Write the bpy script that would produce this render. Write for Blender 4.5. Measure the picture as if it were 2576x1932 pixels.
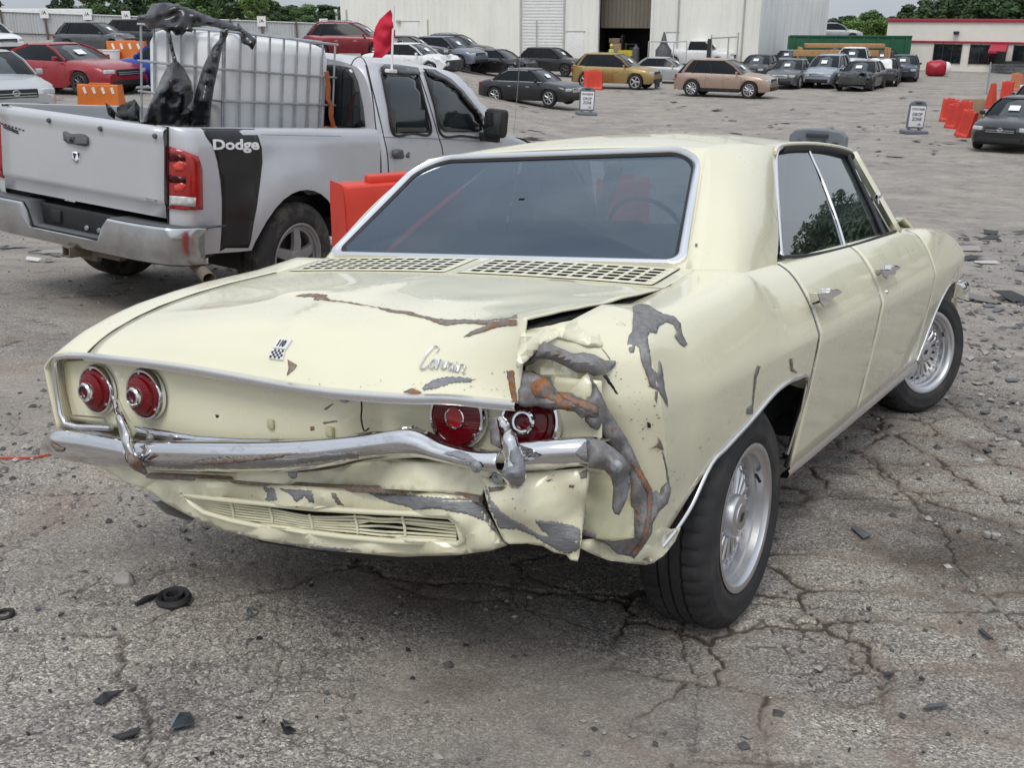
import bpy, bmesh, math, random
import numpy as np
from mathutils import Vector, Matrix, noise
from mathutils.bvhtree import BVHTree
from mathutils.geometry import delaunay_2d_cdt
R = math.radians
random.seed(7)
for o in list(bpy.data.objects): bpy.data.objects.remove(o)
scene = bpy.context.scene
COL = scene.collection
# ------------------------------------------------------------------ camera, sky, sun, exposure
FPX = 2600.0                         # focal length in photo pixels (photo 2576 x 1932)
CAMZ = 4.0
TH = -math.atan(937 / 2600)
cam_d = bpy.data.cameras.new('camera'); cam_d.sensor_width = 36; cam_d.lens = 36 * FPX / 2576
cam_d.clip_start = 0.05; cam_d.clip_end = 3000
cam = bpy.data.objects.new('camera', cam_d); COL.objects.link(cam)
cam.location = (0, 0, CAMZ); cam.rotation_euler = (math.pi / 2 + TH, 0, 0)
scene.camera = cam
SUN_EL, SUN_AZ = R(60), R(200)       # soft overcast sun, high and behind the camera
world = bpy.data.worlds.new('World'); scene.world = world; world.use_nodes = True
nt = world.node_tree; nt.nodes.clear()
wo = nt.nodes.new('ShaderNodeOutputWorld'); bg = nt.nodes.new('ShaderNodeBackground'); bg.inputs[1].default_value = 0.125
sky = nt.nodes.new('ShaderNodeTexSky'); sky.sky_type = 'NISHITA'; sky.sun_disc = False
sky.sun_elevation = SUN_EL; sky.sun_rotation = SUN_AZ; sky.air_density = 1.3; sky.dust_density = 3.0
tcw = nt.nodes.new('ShaderNodeTexCoord')
mpw = nt.nodes.new('ShaderNodeMapping'); mpw.inputs['Scale'].default_value = (1, 1, 2.6)
nzw = nt.nodes.new('ShaderNodeTexNoise'); nzw.inputs['Scale'].default_value = 1.7; nzw.inputs['Detail'].default_value = 3; nzw.inputs['Roughness'].default_value = .55
rmw = nt.nodes.new('ShaderNodeValToRGB'); rmw.color_ramp.elements[0].position = .3; rmw.color_ramp.elements[1].position = .72
rmw.color_ramp.elements[0].color = (5.2, 5.9, 7.0, 1); rmw.color_ramp.elements[1].color = (9.6, 9.9, 10.2, 1)
mxw = nt.nodes.new('ShaderNodeMix'); mxw.data_type = 'RGBA'; mxw.inputs[0].default_value = .82
nt.links.new(tcw.outputs['Generated'], mpw.inputs[0]); nt.links.new(mpw.outputs[0], nzw.inputs['Vector'])
nt.links.new(nzw.outputs[0], rmw.inputs[0]); nt.links.new(sky.outputs[0], mxw.inputs[6]); nt.links.new(rmw.outputs[0], mxw.inputs[7])
szw = nt.nodes.new('ShaderNodeSeparateXYZ'); nt.links.new(tcw.outputs['Generated'], szw.inputs[0])
mrw = nt.nodes.new('ShaderNodeMapRange'); mrw.inputs[1].default_value = 0; mrw.inputs[2].default_value = 1; mrw.inputs[3].default_value = .66; mrw.inputs[4].default_value = 1.16; nt.links.new(szw.outputs[2], mrw.inputs[0])
sclw = nt.nodes.new('ShaderNodeVectorMath'); sclw.operation = 'SCALE'; nt.links.new(mxw.outputs[2], sclw.inputs[0]); nt.links.new(mrw.outputs[0], sclw.inputs['Scale'])   # overcast: brighter overhead than at the horizon
nt.links.new(sclw.outputs[0], bg.inputs[0]); nt.links.new(bg.outputs[0], wo.inputs[0])
sun_d = bpy.data.lights.new('sun', 'SUN'); sun_d.energy = 1.3; sun_d.angle = R(25); sun_d.color = (1, .965, .91)
sun = bpy.data.objects.new('sun', sun_d); COL.objects.link(sun)
sdir = Vector((math.sin(SUN_AZ) * math.cos(SUN_EL), math.cos(SUN_AZ) * math.cos(SUN_EL), math.sin(SUN_EL)))
sun.rotation_euler = sdir.to_track_quat('Z', 'Y').to_euler(); sun.location = sdir * 60
vs = scene.view_settings; vs.view_transform = 'Standard'; vs.look = 'None'; vs.exposure = 0.0; vs.gamma = 1.0; vs.use_curve_mapping = False

# ------------------------------------------------------------------ pixel rays (displayed photo pixels, 2212 wide)
SD = 2576 / 2212
CF = Vector((0, math.cos(TH), math.sin(TH))); CR = Vector((1, 0, 0)); CU = CR.cross(CF)
CPOS = Vector((0, 0, CAMZ))
def wray(px, py):
    return CF + CR * ((px * SD - 1288) / FPX) - CU * ((py * SD - 966) / FPX)
class Frame:
    """rigid local frame of a vehicle; P() meets a sight line with one of the vehicle's own planes"""
    def __init__(s, M, t):
        s.M = Matrix(M); s.t = Vector(t); s.Mi = s.M.transposed(); s.c = s.Mi @ (CPOS - s.t)
    def ray(s, px, py): return s.Mi @ wray(px, py)
    def P(s, px, py, x=None, y=None, z=None):
        d = s.ray(px, py)
        k = 0 if x is not None else 1 if y is not None else 2
        v = (x, y, z)[k]
        return s.c + d * ((v - s.c[k]) / d[k])
    def mat(s):
        m = s.M.to_4x4(); m.translation = s.t; return m
# ------------------------------------------------------------------ object helpers
def link(o): COL.objects.link(o); return o
def empty(name, loc=(0, 0, 0), rz=0.0, mat=None, scale=1.0):
    o = bpy.data.objects.new(name, None); o.empty_display_size = .2; link(o)
    if mat is not None: o.matrix_world = mat
    else: o.location = loc; o.rotation_euler = (0, 0, rz); o.scale = (scale,) * 3
    return o
def tag(o, label, cat, group=None, kind=None):
    if label: o['label'] = label
    if cat: o['category'] = cat
    if group: o['group'] = group
    if kind: o['kind'] = kind
    return o
class MB:
    def __init__(s): s.v = []; s.f = []
    def add(s, vs, fs):
        n = len(s.v); s.v += [Vector(q) for q in vs]; s.f += [tuple(i + n for i in q) for q in fs]; return s
    def grid(s, rows, cu=False, cv=False, flip=False):
        nr, nc = len(rows), len(rows[0]); vs = [p for r in rows for p in r]; fs = []
        for i in range(nr if cv else nr - 1):
            for j in range(nc if cu else nc - 1):
                a, b = i * nc + j, i * nc + (j + 1) % nc
                c, d = ((i + 1) % nr) * nc + (j + 1) % nc, ((i + 1) % nr) * nc + j
                fs.append((a, d, c, b) if flip else (a, b, c, d))
        return s.add(vs, fs)
    def box(s, c, sz, M=None, bev=0.0):
        c = Vector(c); x, y, z = (q / 2 for q in sz)
        if bev <= 0:
            vs = [Vector((i, j, k)) for i in (-x, x) for j in (-y, y) for k in (-z, z)]
            fs = [(0, 1, 3, 2), (4, 6, 7, 5), (0, 4, 5, 1), (2, 3, 7, 6), (0, 2, 6, 4), (1, 5, 7, 3)]
        else:
            b = min(bev, x * .98, y * .98, z * .98); vs = []; fs = []
            def ring(zz, ix):
                rx, ry = x - ix, y - ix; bb = max(b - ix, .0005) if ix else b
                o = []
                for sx, sy, a0 in ((1, 1, 0), (-1, 1, 90), (-1, -1, 180), (1, -1, 270)):
                    for t in (0, 45, 90):
                        a = R(a0 + t); o.append(Vector((sx * (rx - bb) + bb * math.cos(a), sy * (ry - bb) + bb * math.sin(a), zz)))
                return o
            rings = [ring(-z, b * .7), ring(-z + b * .3, b * .2), ring(-z + b, 0), ring(z - b, 0), ring(z - b * .3, b * .2), ring(z, b * .7)]
            for r_ in rings: vs += r_
            n = 12
            for i in range(5):
                for j in range(n): fs.append((i * n + j, i * n + (j + 1) % n, (i + 1) * n + (j + 1) % n, (i + 1) * n + j))
            fs.append(tuple(range(n - 1, -1, -1))); fs.append(tuple(5 * n + j for j in range(n)))
        if M is not None: vs = [M @ q for q in vs]
        return s.add([c + q for q in vs], fs)
    def tube(s, pts, r, n=8, closed=False, cap=True, sq=None):
        pts = [Vector(p) for p in pts]; m = len(pts); rows = []; ref = None
        for i, p in enumerate(pts):
            a = pts[(i - 1) % m] if closed or i > 0 else p; b = pts[(i + 1) % m] if closed or i < m - 1 else p
            t = (b - a); t = t.normalized() if t.length > 1e-9 else Vector((0, 0, 1))
            if ref is None: ref = Vector((0, 0, 1)) if abs(t.z) < .9 else Vector((1, 0, 0))
            u = (ref - t * ref.dot(t)); u = u.normalized() if u.length > 1e-6 else t.orthogonal().normalized()
            w = t.cross(u); ref = u; rr = r[i] if isinstance(r, (list, tuple)) else r
            if sq: rows.append([p + u * (sq[0] * cx) + w * (sq[1] * cy) for cx, cy in ((-1, -1), (1, -1), (1, 1), (-1, 1))])
            else: rows.append([p + (u * math.cos(2 * math.pi * k / n) + w * math.sin(2 * math.pi * k / n)) * rr for k in range(n)])
        n0 = len(s.v); nn = len(rows[0]); s.grid(rows, cu=True, cv=closed, flip=True)
        if cap and not closed:
            s.f.append(tuple(n0 + k for k in range(nn))); s.f.append(tuple(n0 + (m - 1) * nn + k for k in reversed(range(nn))))
        return s
    def lathe(s, prof, n=24, c=(0, 0, 0), ax='X', M=None, a0=0., a1=2 * math.pi):
        """prof: (radius, height along axis)"""
        c = Vector(c); full = a1 - a0 > 6.28; rows = []
        for (r_, h) in prof:
            row = []
            for k in range(n if full else n + 1):
                a = a0 + (a1 - a0) * k / n; q = Vector((h, r_ * math.cos(a), r_ * math.sin(a)))
                if ax == 'Z': q = Vector((q.y, q.z, q.x))
                if ax == 'Y': q = Vector((q.z, q.x, q.y))
                if M is not None: q = M @ q
                row.append(c + q)
            rows.append(row)
        return s.grid(rows, cu=full)
    def prism(s, poly, o, u, v, w):
        """poly (a,b) in plane o+u*a+v*b, extruded by vector w"""
        o, u, v, w = Vector(o), Vector(u), Vector(v), Vector(w); n = len(poly)
        A = [o + u * a + v * b for a, b in poly]; B = [q + w for q in A]
        fs = [tuple(range(n)), tuple(range(2 * n - 1, n - 1, -1))] + [(i, n + i, n + (i + 1) % n, (i + 1) % n) for i in range(n)]
        return s.add(A + B, fs)
    def mirror(s):
        m = MB(); m.v = [Vector((-q.x, q.y, q.z)) for q in s.v]; m.f = [tuple(reversed(q)) for q in s.f]; return m
    def bvh(s): return BVHTree.FromPolygons([tuple(q) for q in s.v], s.f)
    def obj(s, name, mat, parent=None, smooth=35, solid=0.0, off=0.0, weld=False, fixn=False, bevel=0.0):
        me = bpy.data.meshes.new(name); me.from_pydata([tuple(q) for q in s.v], [], s.f)
        if weld or fixn:
            bm = bmesh.new(); bm.from_mesh(me)
            if weld: bmesh.ops.remove_doubles(bm, verts=bm.verts, dist=weld if weld is not True else 1e-4)
            if fixn: bmesh.ops.recalc_face_normals(bm, faces=bm.faces)
            bm.to_mesh(me); bm.free()
        me.validate(); me.update()
        if smooth:
            me.polygons.foreach_set('use_smooth', [True] * len(me.polygons))
            if smooth < 180: me.set_sharp_from_angle(angle=R(smooth))
        me.materials.append(MAT[mat] if isinstance(mat, str) else mat)
        o = bpy.data.objects.new(name, me); link(o)
        if parent is not None: o.parent = parent
        if solid:
            md = o.modifiers.new('solid', 'SOLIDIFY'); md.thickness = solid; md.offset = off
        if bevel:
            md = o.modifiers.new('bevel', 'BEVEL'); md.width = bevel; md.segments = 2; md.limit_method = 'ANGLE'
        return o
def copy_tree(o, parent=None):
    c = o.copy(); link(c); c.parent = parent
    for ch in list(o.children): copy_tree(ch, c)
    return c
def lerp(a, b, t): return a + (b - a) * t
def tab(x, pts):
    if x <= pts[0][0]: return pts[0][1]
    for (a, va), (b, vb) in zip(pts, pts[1:]):
        if x <= b: return lerp(va, vb, (x - a) / (b - a))
    return pts[-1][1]
def stab(x, pts):
    """smooth (monotone-ish catmull) table"""
    n = len(pts)
    if x <= pts[0][0]: return pts[0][1]
    if x >= pts[-1][0]: return pts[-1][1]
    for i in range(n - 1):
        if x <= pts[i + 1][0]:
            x0, y0 = pts[i]; x1, y1 = pts[i + 1]; h = x1 - x0; t = (x - x0) / h
            def sl(j):
                if j <= 0 or j >= n - 1: return 0 if False else ((pts[min(j + 1, n - 1)][1] - pts[max(j - 1, 0)][1]) / max(1e-9, pts[min(j + 1, n - 1)][0] - pts[max(j - 1, 0)][0]))
                return (pts[j + 1][1] - pts[j - 1][1]) / (pts[j + 1][0] - pts[j - 1][0])
            m0, m1 = sl(i) * h, sl(i + 1) * h
            return (2 * t**3 - 3 * t**2 + 1) * y0 + (t**3 - 2 * t**2 + t) * m0 + (-2 * t**3 + 3 * t**2) * y1 + (t**3 - t**2) * m1
def sstep(a, b, x):
    t = max(0., min(1., (x - a) / (b - a))); return t * t * (3 - 2 * t)
def crom(pts, n, lin=False):
    """resample control points to n samples, uniform in control index (catmull-rom)"""
    pts = [Vector(p) for p in pts]; m = len(pts); out = []
    for k in range(n):
        t = k / (n - 1) * (m - 1); i = min(int(t), m - 2); u = t - i
        p1, p2 = pts[i], pts[i + 1]
        if lin or m == 2: out.append(p1.lerp(p2, u)); continue
        p0 = pts[i - 1] if i > 0 else p1 * 2 - p2; p3 = pts[i + 2] if i + 2 < m else p2 * 2 - p1
        out.append(.5 * ((2 * p1) + (p2 - p0) * u + (2 * p0 - 5 * p1 + 4 * p2 - p3) * u**2 + (3 * p1 - p0 - 3 * p2 + p3) * u**3))
    return out
def arcsamp(pts, n):
    """resample a polyline evenly by length"""
    pts = [Vector(p) for p in pts]; d = [0]
    for a, b in zip(pts, pts[1:]): d.append(d[-1] + (b - a).length)
    out = []; j = 0
    for k in range(n):
        t = d[-1] * k / (n - 1)
        while j < len(pts) - 2 and d[j + 1] < t: j += 1
        out.append(pts[j].lerp(pts[j + 1], (t - d[j]) / max(1e-9, d[j + 1] - d[j])))
    return out
def smoothline(pts, n, k=8): return arcsamp(crom(pts, max(len(pts) * k, 3)), n)
def loft(ctrl, nu, nv, lin=False):
    rows = [smoothline(r_, nu) if not lin else arcsamp(r_, nu) for r_ in ctrl]
    cols = [crom([r_[j] for r_ in rows], nv, lin) for j in range(nu)]
    return [[cols[j][i] for j in range(nu)] for i in range(nv)]
def inpoly(x, y, poly):
    c = False; n = len(poly); j = n - 1
    for i in range(n):
        xi, yi = poly[i]; xj, yj = poly[j]
        if (yi > y) != (yj > y) and x < (xj - xi) * (y - yi) / (yj - yi) + xi: c = not c
        j = i
    return c
def jag(poly, amp, step, seed=0, closed=True):
    """roughen an outline"""
    rnd = random.Random(seed); out = []; n = len(poly)
    for i in range(n if closed else n - 1):
        a, b = poly[i], poly[(i + 1) % n]; L = math.hypot(b[0] - a[0], b[1] - a[1]); m = max(1, int(L / step))
        for k in range(m):
            t = k / m; nx, ny = -(b[1] - a[1]) / (L + 1e-9), (b[0] - a[0]) / (L + 1e-9); e = rnd.uniform(-amp, amp) * (0.4 if k == 0 else 1)
            out.append((lerp(a[0], b[0], t) + nx * e, lerp(a[1], b[1], t) + ny * e))
    return out
def sheet2d(poly, step):
    """triangulate a 2-D outline with inner points -> verts, faces"""
    xs = [p[0] for p in poly]; ys = [p[1] for p in poly]; pts = [Vector(p) for p in poly]; n = len(poly)
    x = min(xs) + step / 2
    while x < max(xs):
        y = min(ys) + step / 2
        while y < max(ys):
            if inpoly(x, y, poly) and all((x - q[0])**2 + (y - q[1])**2 > (step * .45)**2 for q in poly): pts.append(Vector((x, y)))
            y += step
        x += step
    r_ = delaunay_2d_cdt(pts, [(i, (i + 1) % n) for i in range(n)], [], 1, 1e-6)
    return [tuple(v) for v in r_[0]], [tuple(f) for f in r_[2]]
def drape(name, frame, bvh, poly, mat, parent, off=.0016, step=8, jg=0, jstep=6, seed=0, solid=.001, maxlen=.12):
    """a thin layer lying on a vehicle's skin: outline given along sight lines, met with the skin itself"""
    poly = jag(poly, jg, jstep, seed) if jg else jag(poly, 0, step)
    vs, fs = sheet2d(poly, step); out = []; lastd = None
    for (px, py) in vs:
        d = frame.ray(px, py); h = bvh.ray_cast(frame.c, d)
        if h[0] is None: out.append(None); continue
        nrm = h[1] if h[1].dot(d) < 0 else -h[1]
        out.append(h[0] + nrm * off)
    ok = [f for f in fs if all(out[i] is not None for i in f)]
    ok = [f for f in ok if max((out[f[i]] - out[f[i - 1]]).length for i in range(3)) < maxlen]
    b = MB(); keep = sorted({i for f in ok for i in f}); mp = {i: k for k, i in enumerate(keep)}
    if not ok: return None
    b.add([out[i] for i in keep], [tuple(mp[i] for i in f) for f in ok])
    return b.obj(name, mat, parent, smooth=180, solid=solid, off=0)
def text2d(body, size=1.0, bold=0.0, shear=0.0, space=1.0):
    cu = bpy.data.curves.new('t', 'FONT'); cu.body = body; cu.size = size; cu.offset = bold; cu.shear = shear; cu.space_character = space; cu.resolution_u = 3
    o = bpy.data.objects.new('t', cu); link(o); bpy.context.view_layer.update()
    me = o.to_mesh(); vs = [(v.co.x, v.co.y) for v in me.vertices]; fs = [tuple(p.vertices) for p in me.polygons]
    o.to_mesh_clear(); bpy.data.objects.remove(o); bpy.data.curves.remove(cu)
    x0, x1 = min(v[0] for v in vs), max(v[0] for v in vs); y0, y1 = min(v[1] for v in vs), max(v[1] for v in vs)
    return [((x - x0) / (x1 - x0), (y - y0) / (y1 - y0)) for x, y in vs], fs, (x1 - x0, y1 - y0)
def text_on(name, body, o, u, v, mat, parent, bold=0.0, thick=.002, shear=0, space=1.0):
    """text filling the parallelogram o, o+u, o+v"""
    vs, fs, _ = text2d(body, 1, bold, shear, space); o, u, v = Vector(o), Vector(u), Vector(v)
    b = MB(); b.add([o + u * x + v * y for x, y in vs], fs)
    return b.obj(name, mat, parent, smooth=0, solid=thick, off=1)
# ------------------------------------------------------------------ materials
MAT = {}
def nodes(name):
    m = bpy.data.materials.new(name); m.use_nodes = True; t = m.node_tree
    return m, t, t.nodes['Principled BSDF']
def nz(t, scale, detail=4, rough=.55, vec=None, dim=None):
    n = t.nodes.new('ShaderNodeTexNoise'); n.inputs['Scale'].default_value = scale; n.inputs['Detail'].default_value = detail; n.inputs['Roughness'].default_value = rough
    if vec: t.links.new(vec, n.inputs['Vector'])
    return n
def ramp(t, src, stops):
    r_ = t.nodes.new('ShaderNodeValToRGB'); el = r_.color_ramp.elements
    while len(el) < len(stops): el.new(.5)
    for e, (p, c) in zip(el, stops): e.position = p; e.color = (*c, 1) if len(c) == 3 else c
    t.links.new(src, r_.inputs[0]); return r_
def mix(t, fac, a, b, mode='MIX'):
    m = t.nodes.new('ShaderNodeMix'); m.data_type = 'RGBA'; m.blend_type = mode
    for i, q in ((0, fac), (6, a), (7, b)):
        if isinstance(q, (int, float)): m.inputs[i].default_value = q
        elif isinstance(q, tuple): m.inputs[i].default_value = (*q, 1)
        else: t.links.new(q, m.inputs[i])
    return m.outputs[2]
def coord(t, scale=None, kind='Object', rot=None):
    c = t.nodes.new('ShaderNodeTexCoord'); o = c.outputs[kind]
    if scale:
        mp = t.nodes.new('ShaderNodeMapping'); mp.inputs['Scale'].default_value = scale
        if rot: mp.inputs['Rotation'].default_value = rot
        t.links.new(o, mp.inputs[0]); o = mp.outputs[0]
    return o
def bump(t, bsdf, src, strength=.3, dist=.01):
    b = t.nodes.new('ShaderNodeBump'); b.inputs['Strength'].default_value = strength; b.inputs['Distance'].default_value = dist
    t.links.new(src, b.inputs['Height']); t.links.new(b.outputs[0], bsdf.inputs['Normal']); return b
def simple(name, col, rough=.5, metal=0., coat=0., var=.12, vscale=6., spec=.5, bmp=0., bscale=60., dirt=None):
    m, t, b = nodes(name); c = coord(t)
    n = nz(t, vscale, 5, .6, c)
    lo = tuple(q * (1 - var) for q in col); hi = tuple(min(1, q * (1 + var)) for q in col)
    r_ = ramp(t, n.outputs[0], [(.3, lo), (.7, hi)]); out = r_.outputs[0]
    if dirt:
        n2 = nz(t, vscale * .6, 8, .7, c); f = ramp(t, n2.outputs[0], [(.5, (0, 0, 0)), (.72, (dirt[3],) * 3)])
        out = mix(t, f.outputs[0], out, dirt[:3])
    t.links.new(out, b.inputs['Base Color'])
    b.inputs['Roughness'].default_value = rough; b.inputs['Metallic'].default_value = metal
    b.inputs['Coat Weight'].default_value = coat; b.inputs['Coat Roughness'].default_value = .06; b.inputs['Specular IOR Level'].default_value = spec
    if bmp: bump(t, b, nz(t, bscale, 6, .65, c).outputs[0], bmp, .004)
    MAT[name] = m; return m
def carpaint(name, col, metal=0., rough=.35, coat=.6, dirt=(.25, .23, .2), damt=.25):
    m, t, b = nodes(name); c = coord(t)
    n = nz(t, 2.3, 6, .6, c); r_ = ramp(t, n.outputs[0], [(.45, (0, 0, 0)), (.8, (damt,) * 3)])
    t.links.new(mix(t, r_.outputs[0], col, dirt), b.inputs['Base Color'])
    n2 = nz(t, 9, 5, .6, c); rr = ramp(t, n2.outputs[0], [(.3, (rough * .8,) * 3), (.7, (min(1, rough * 1.4),) * 3)])
    t.links.new(rr.outputs[0], b.inputs['Roughness']); b.inputs['Metallic'].default_value = metal
    b.inputs['Coat Weight'].default_value = coat; b.inputs['Coat Roughness'].default_value = .08
    MAT[name] = m; return m
def glassmat(name, tint, refl=.06, rough=.0, dust=.0, gcol=(.95, .97, 1)):
    """thin tinted pane: part seen through, part mirror"""
    m, t, b = nodes(name); t.nodes.remove(b); out = t.nodes['Material Output']
    tr = t.nodes.new('ShaderNodeBsdfTransparent'); tr.inputs[0].default_value = (*tint, 1)
    gl = t.nodes.new('ShaderNodeBsdfGlossy'); gl.inputs['Roughness'].default_value = rough; gl.inputs[0].default_value = (*gcol, 1)
    fr = t.nodes.new('ShaderNodeLayerWeight'); fr.inputs[0].default_value = .5
    pw = t.nodes.new('ShaderNodeMath'); pw.operation = 'POWER'; pw.inputs[1].default_value = 4.5; t.links.new(fr.outputs['Facing'], pw.inputs[0])
    ad = t.nodes.new('ShaderNodeMath'); ad.operation = 'ADD'; ad.inputs[1].default_value = .04 + refl; ad.use_clamp = True
    t.links.new(pw.outputs[0], ad.inputs[0]); mx = t.nodes.new('ShaderNodeMixShader')
    t.links.new(ad.outputs[0], mx.inputs[0]); t.links.new(tr.outputs[0], mx.inputs[1]); t.links.new(gl.outputs[0], mx.inputs[2])
    last = mx.outputs[0]
    if dust:
        df = t.nodes.new('ShaderNodeBsdfDiffuse'); df.inputs[0].default_value = (.45, .46, .47, 1)
        n = nz(t, 5, 6, .7, coord(t)); r_ = ramp(t, n.outputs[0], [(.35, (dust * .3,) * 3), (.75, (dust,) * 3)])
        m2 = t.nodes.new('ShaderNodeMixShader'); t.links.new(r_.outputs[0], m2.inputs[0]); t.links.new(last, m2.inputs[1]); t.links.new(df.outputs[0], m2.inputs[2]); last = m2.outputs[0]
    t.links.new(last, out.inputs[0]); MAT[name] = m; return m
# cream paint of the wreck: faint grime, fine chips
def cream(name):
    m, t, b = nodes(name); c = coord(t)
    n = nz(t, 1.6, 7, .65, c); g = ramp(t, n.outputs[0], [(.40, (0, 0, 0)), (.78, (.22,) * 3)])
    base = mix(t, g.outputs[0], (.78, .745, .55), (.62, .575, .40))
    v = t.nodes.new('ShaderNodeTexVoronoi'); v.inputs['Scale'].default_value = 13; t.links.new(c, v.inputs['Vector'])
    ch = ramp(t, v.outputs['Distance'], [(.0, (1, 1, 1)), (.05, (0, 0, 0))]); ch.color_ramp.elements[0].position = .03
    n3 = nz(t, 7, 3, .5, c); msk = ramp(t, n3.outputs[0], [(.66, (0, 0, 0)), (.72, (.8, .8, .8))])
    base = mix(t, mix(t, 1.0, ch.outputs[0], msk.outputs[0], 'MULTIPLY'), base, (.16, .13, .11))
    t.links.new(base, b.inputs['Base Color'])
    n2 = nz(t, 5, 6, .65, c); rr = ramp(t, n2.outputs[0], [(.3, (.22,) * 3), (.75, (.42,) * 3)]); t.links.new(rr.outputs[0], b.inputs['Roughness'])
    b.inputs['Coat Weight'].default_value = .6; b.inputs['Coat Roughness'].default_value = .05
    bump(t, b, nz(t, 2.2, 2, .5, c).outputs[0], .05, .03)
    MAT[name] = m
cream('cream')
def rusty(name, steel, rust, amt, scale=18, stretch=(1, 1, 1), bm_=.5, metal=.25, rough=.5):
    m, t, b = nodes(name); c = coord(t, stretch)
    n = nz(t, scale, 9, .72, c); f = ramp(t, n.outputs[0], [(amt, (0, 0, 0)), (amt + .12, (1, 1, 1))])
    n2 = nz(t, scale * 2.5, 7, .7, c)
    st = ramp(t, n2.outputs[0], [(.3, tuple(q * .62 for q in steel)), (.7, tuple(min(1, q * 1.3) for q in steel))])
    rs = ramp(t, n2.outputs[0], [(.25, tuple(q * .35 for q in rust)), (.5, rust), (.8, (rust[0] * 1.25, rust[1] * 1.5, rust[2] * 1.6))])
    t.links.new(mix(t, f.outputs[0], st.outputs[0], rs.outputs[0]), b.inputs['Base Color'])
    rr = ramp(t, f.outputs[0], [(0, (rough,) * 3), (1, (.85,) * 3)]); t.links.new(rr.outputs[0], b.inputs['Roughness'])
    mm = ramp(t, f.outputs[0], [(0, (metal,) * 3), (1, (0,) * 3)]); t.links.new(mm.outputs[0], b.inputs['Metallic'])
    bump(t, b, n2.outputs[0], bm_, .003); MAT[name] = m
rusty('bare', (.225, .22, .222), (.22, .125, .075), .56, 26)
rusty('scrape', (.27, .275, .29), (.28, .15, .09), .62, 16, (1, 1, 9), .8)
rusty('rust', (.20, .17, .155), (.34, .125, .035), .44, 34, (1, 1, 1), .9, .1, .7)
rusty('brown_rust', (.25, .21, .185), (.25, .125, .06), .50, 34)
def chrome(name, col=.72, rough=.07, worn=.0, wcol=(.20, .14, .10)):
    m, t, b = nodes(name); c = coord(t, (1, 1, 3)); n = nz(t, 11, 8, .7, c)
    f = ramp(t, n.outputs[0], [(.60 - worn * .2, (0, 0, 0)), (.72 - worn * .12, (worn,) * 3)])
    t.links.new(mix(t, f.outputs[0], (col, col, col * 1.02), wcol), b.inputs['Base Color'])
    rr = ramp(t, f.outputs[0], [(0, (rough,) * 3), (1, (.65,) * 3)]); t.links.new(rr.outputs[0], b.inputs['Roughness'])
    b.inputs['Metallic'].default_value = 1; MAT[name] = m
chrome('dull_chrome', .40, .36, .5, (.18, .14, .11)); chrome('chrome', .78, .06); chrome('old_chrome', .70, .075, .38); chrome('alu', .62, .38, .12, (.3, .3, .3)); chrome('bright_trim', .82, .22, .1, (.5, .5, .5))
simple('rubber', (.022, .022, .024), .75, var=.3, vscale=9, bmp=.25, bscale=90, dirt=(.10, .09, .075, .45))
simple('black', (.014, .014, .015), .55, var=.3); simple('black_gloss', (.012, .012, .014), .2, coat=.3, var=.2)
simple('dark_inner', (.02, .019, .018), .9); simple('interior', (.035, .04, .045), .8, var=.25, vscale=4)
simple('grey_plastic', (.09, .095, .10), .6, var=.2, bmp=.2)
simple('cream_inner', (.55, .52, .34), .5, var=.12, vscale=5, dirt=(.18, .14, .09, .55))
m_, t_, b_ = nodes('red_lens'); b_.inputs['Base Color'].default_value = (.15, .002, .006, 1); b_.inputs['Roughness'].default_value = .14; b_.inputs['Coat Weight'].default_value = .25; b_.inputs['Specular IOR Level'].default_value = .3
_n = t_.nodes.new('ShaderNodeTexWave'); _n.inputs['Scale'].default_value = 40; _n.bands_direction = 'Z'; t_.links.new(coord(t_), _n.inputs['Vector']); bump(t_, b_, _n.outputs[0], .12, .002); MAT['red_lens'] = m_
simple('red_deep', (.07, .0015, .005), .15, coat=.2, var=.25, vscale=14, spec=.3)
simple('lens_clear', (.55, .56, .56), .12, coat=.6, var=.3, vscale=25); simple('orange_lens', (.55, .16, .02), .15, coat=.5)
glassmat('rear_glass', (.20, .25, .29), .13, .0, .02, (.62, .74, .88)); glassmat('side_glass', (.16, .19, .20), .12, 0, .03)
glassmat('clear_glass', (.55, .66, .62), .05, 0, .05); glassmat('dark_glass', (.06, .07, .075), .08, 0, .05)
simple('glass_solid', (.012, .016, .018), .05, coat=.6, var=.25, vscale=1.2)
simple('white_plastic', (.78, .79, .79), .42, var=.05, vscale=2, bmp=.05, bscale=8)
simple('white', (.8, .8, .79), .5, var=.05, dirt=(.4, .38, .34, .25)); simple('paper', (.82, .84, .86), .7, var=.03)
simple('steel', (.33, .345, .35), .45, metal=.7, var=.18, vscale=9); simple('galv', (.42, .44, .45), .42, metal=.6, var=.2, vscale=14)
simple('ink', (.03, .03, .035), .6); simple('blue_ink', (.05, .09, .3), .5)
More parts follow.
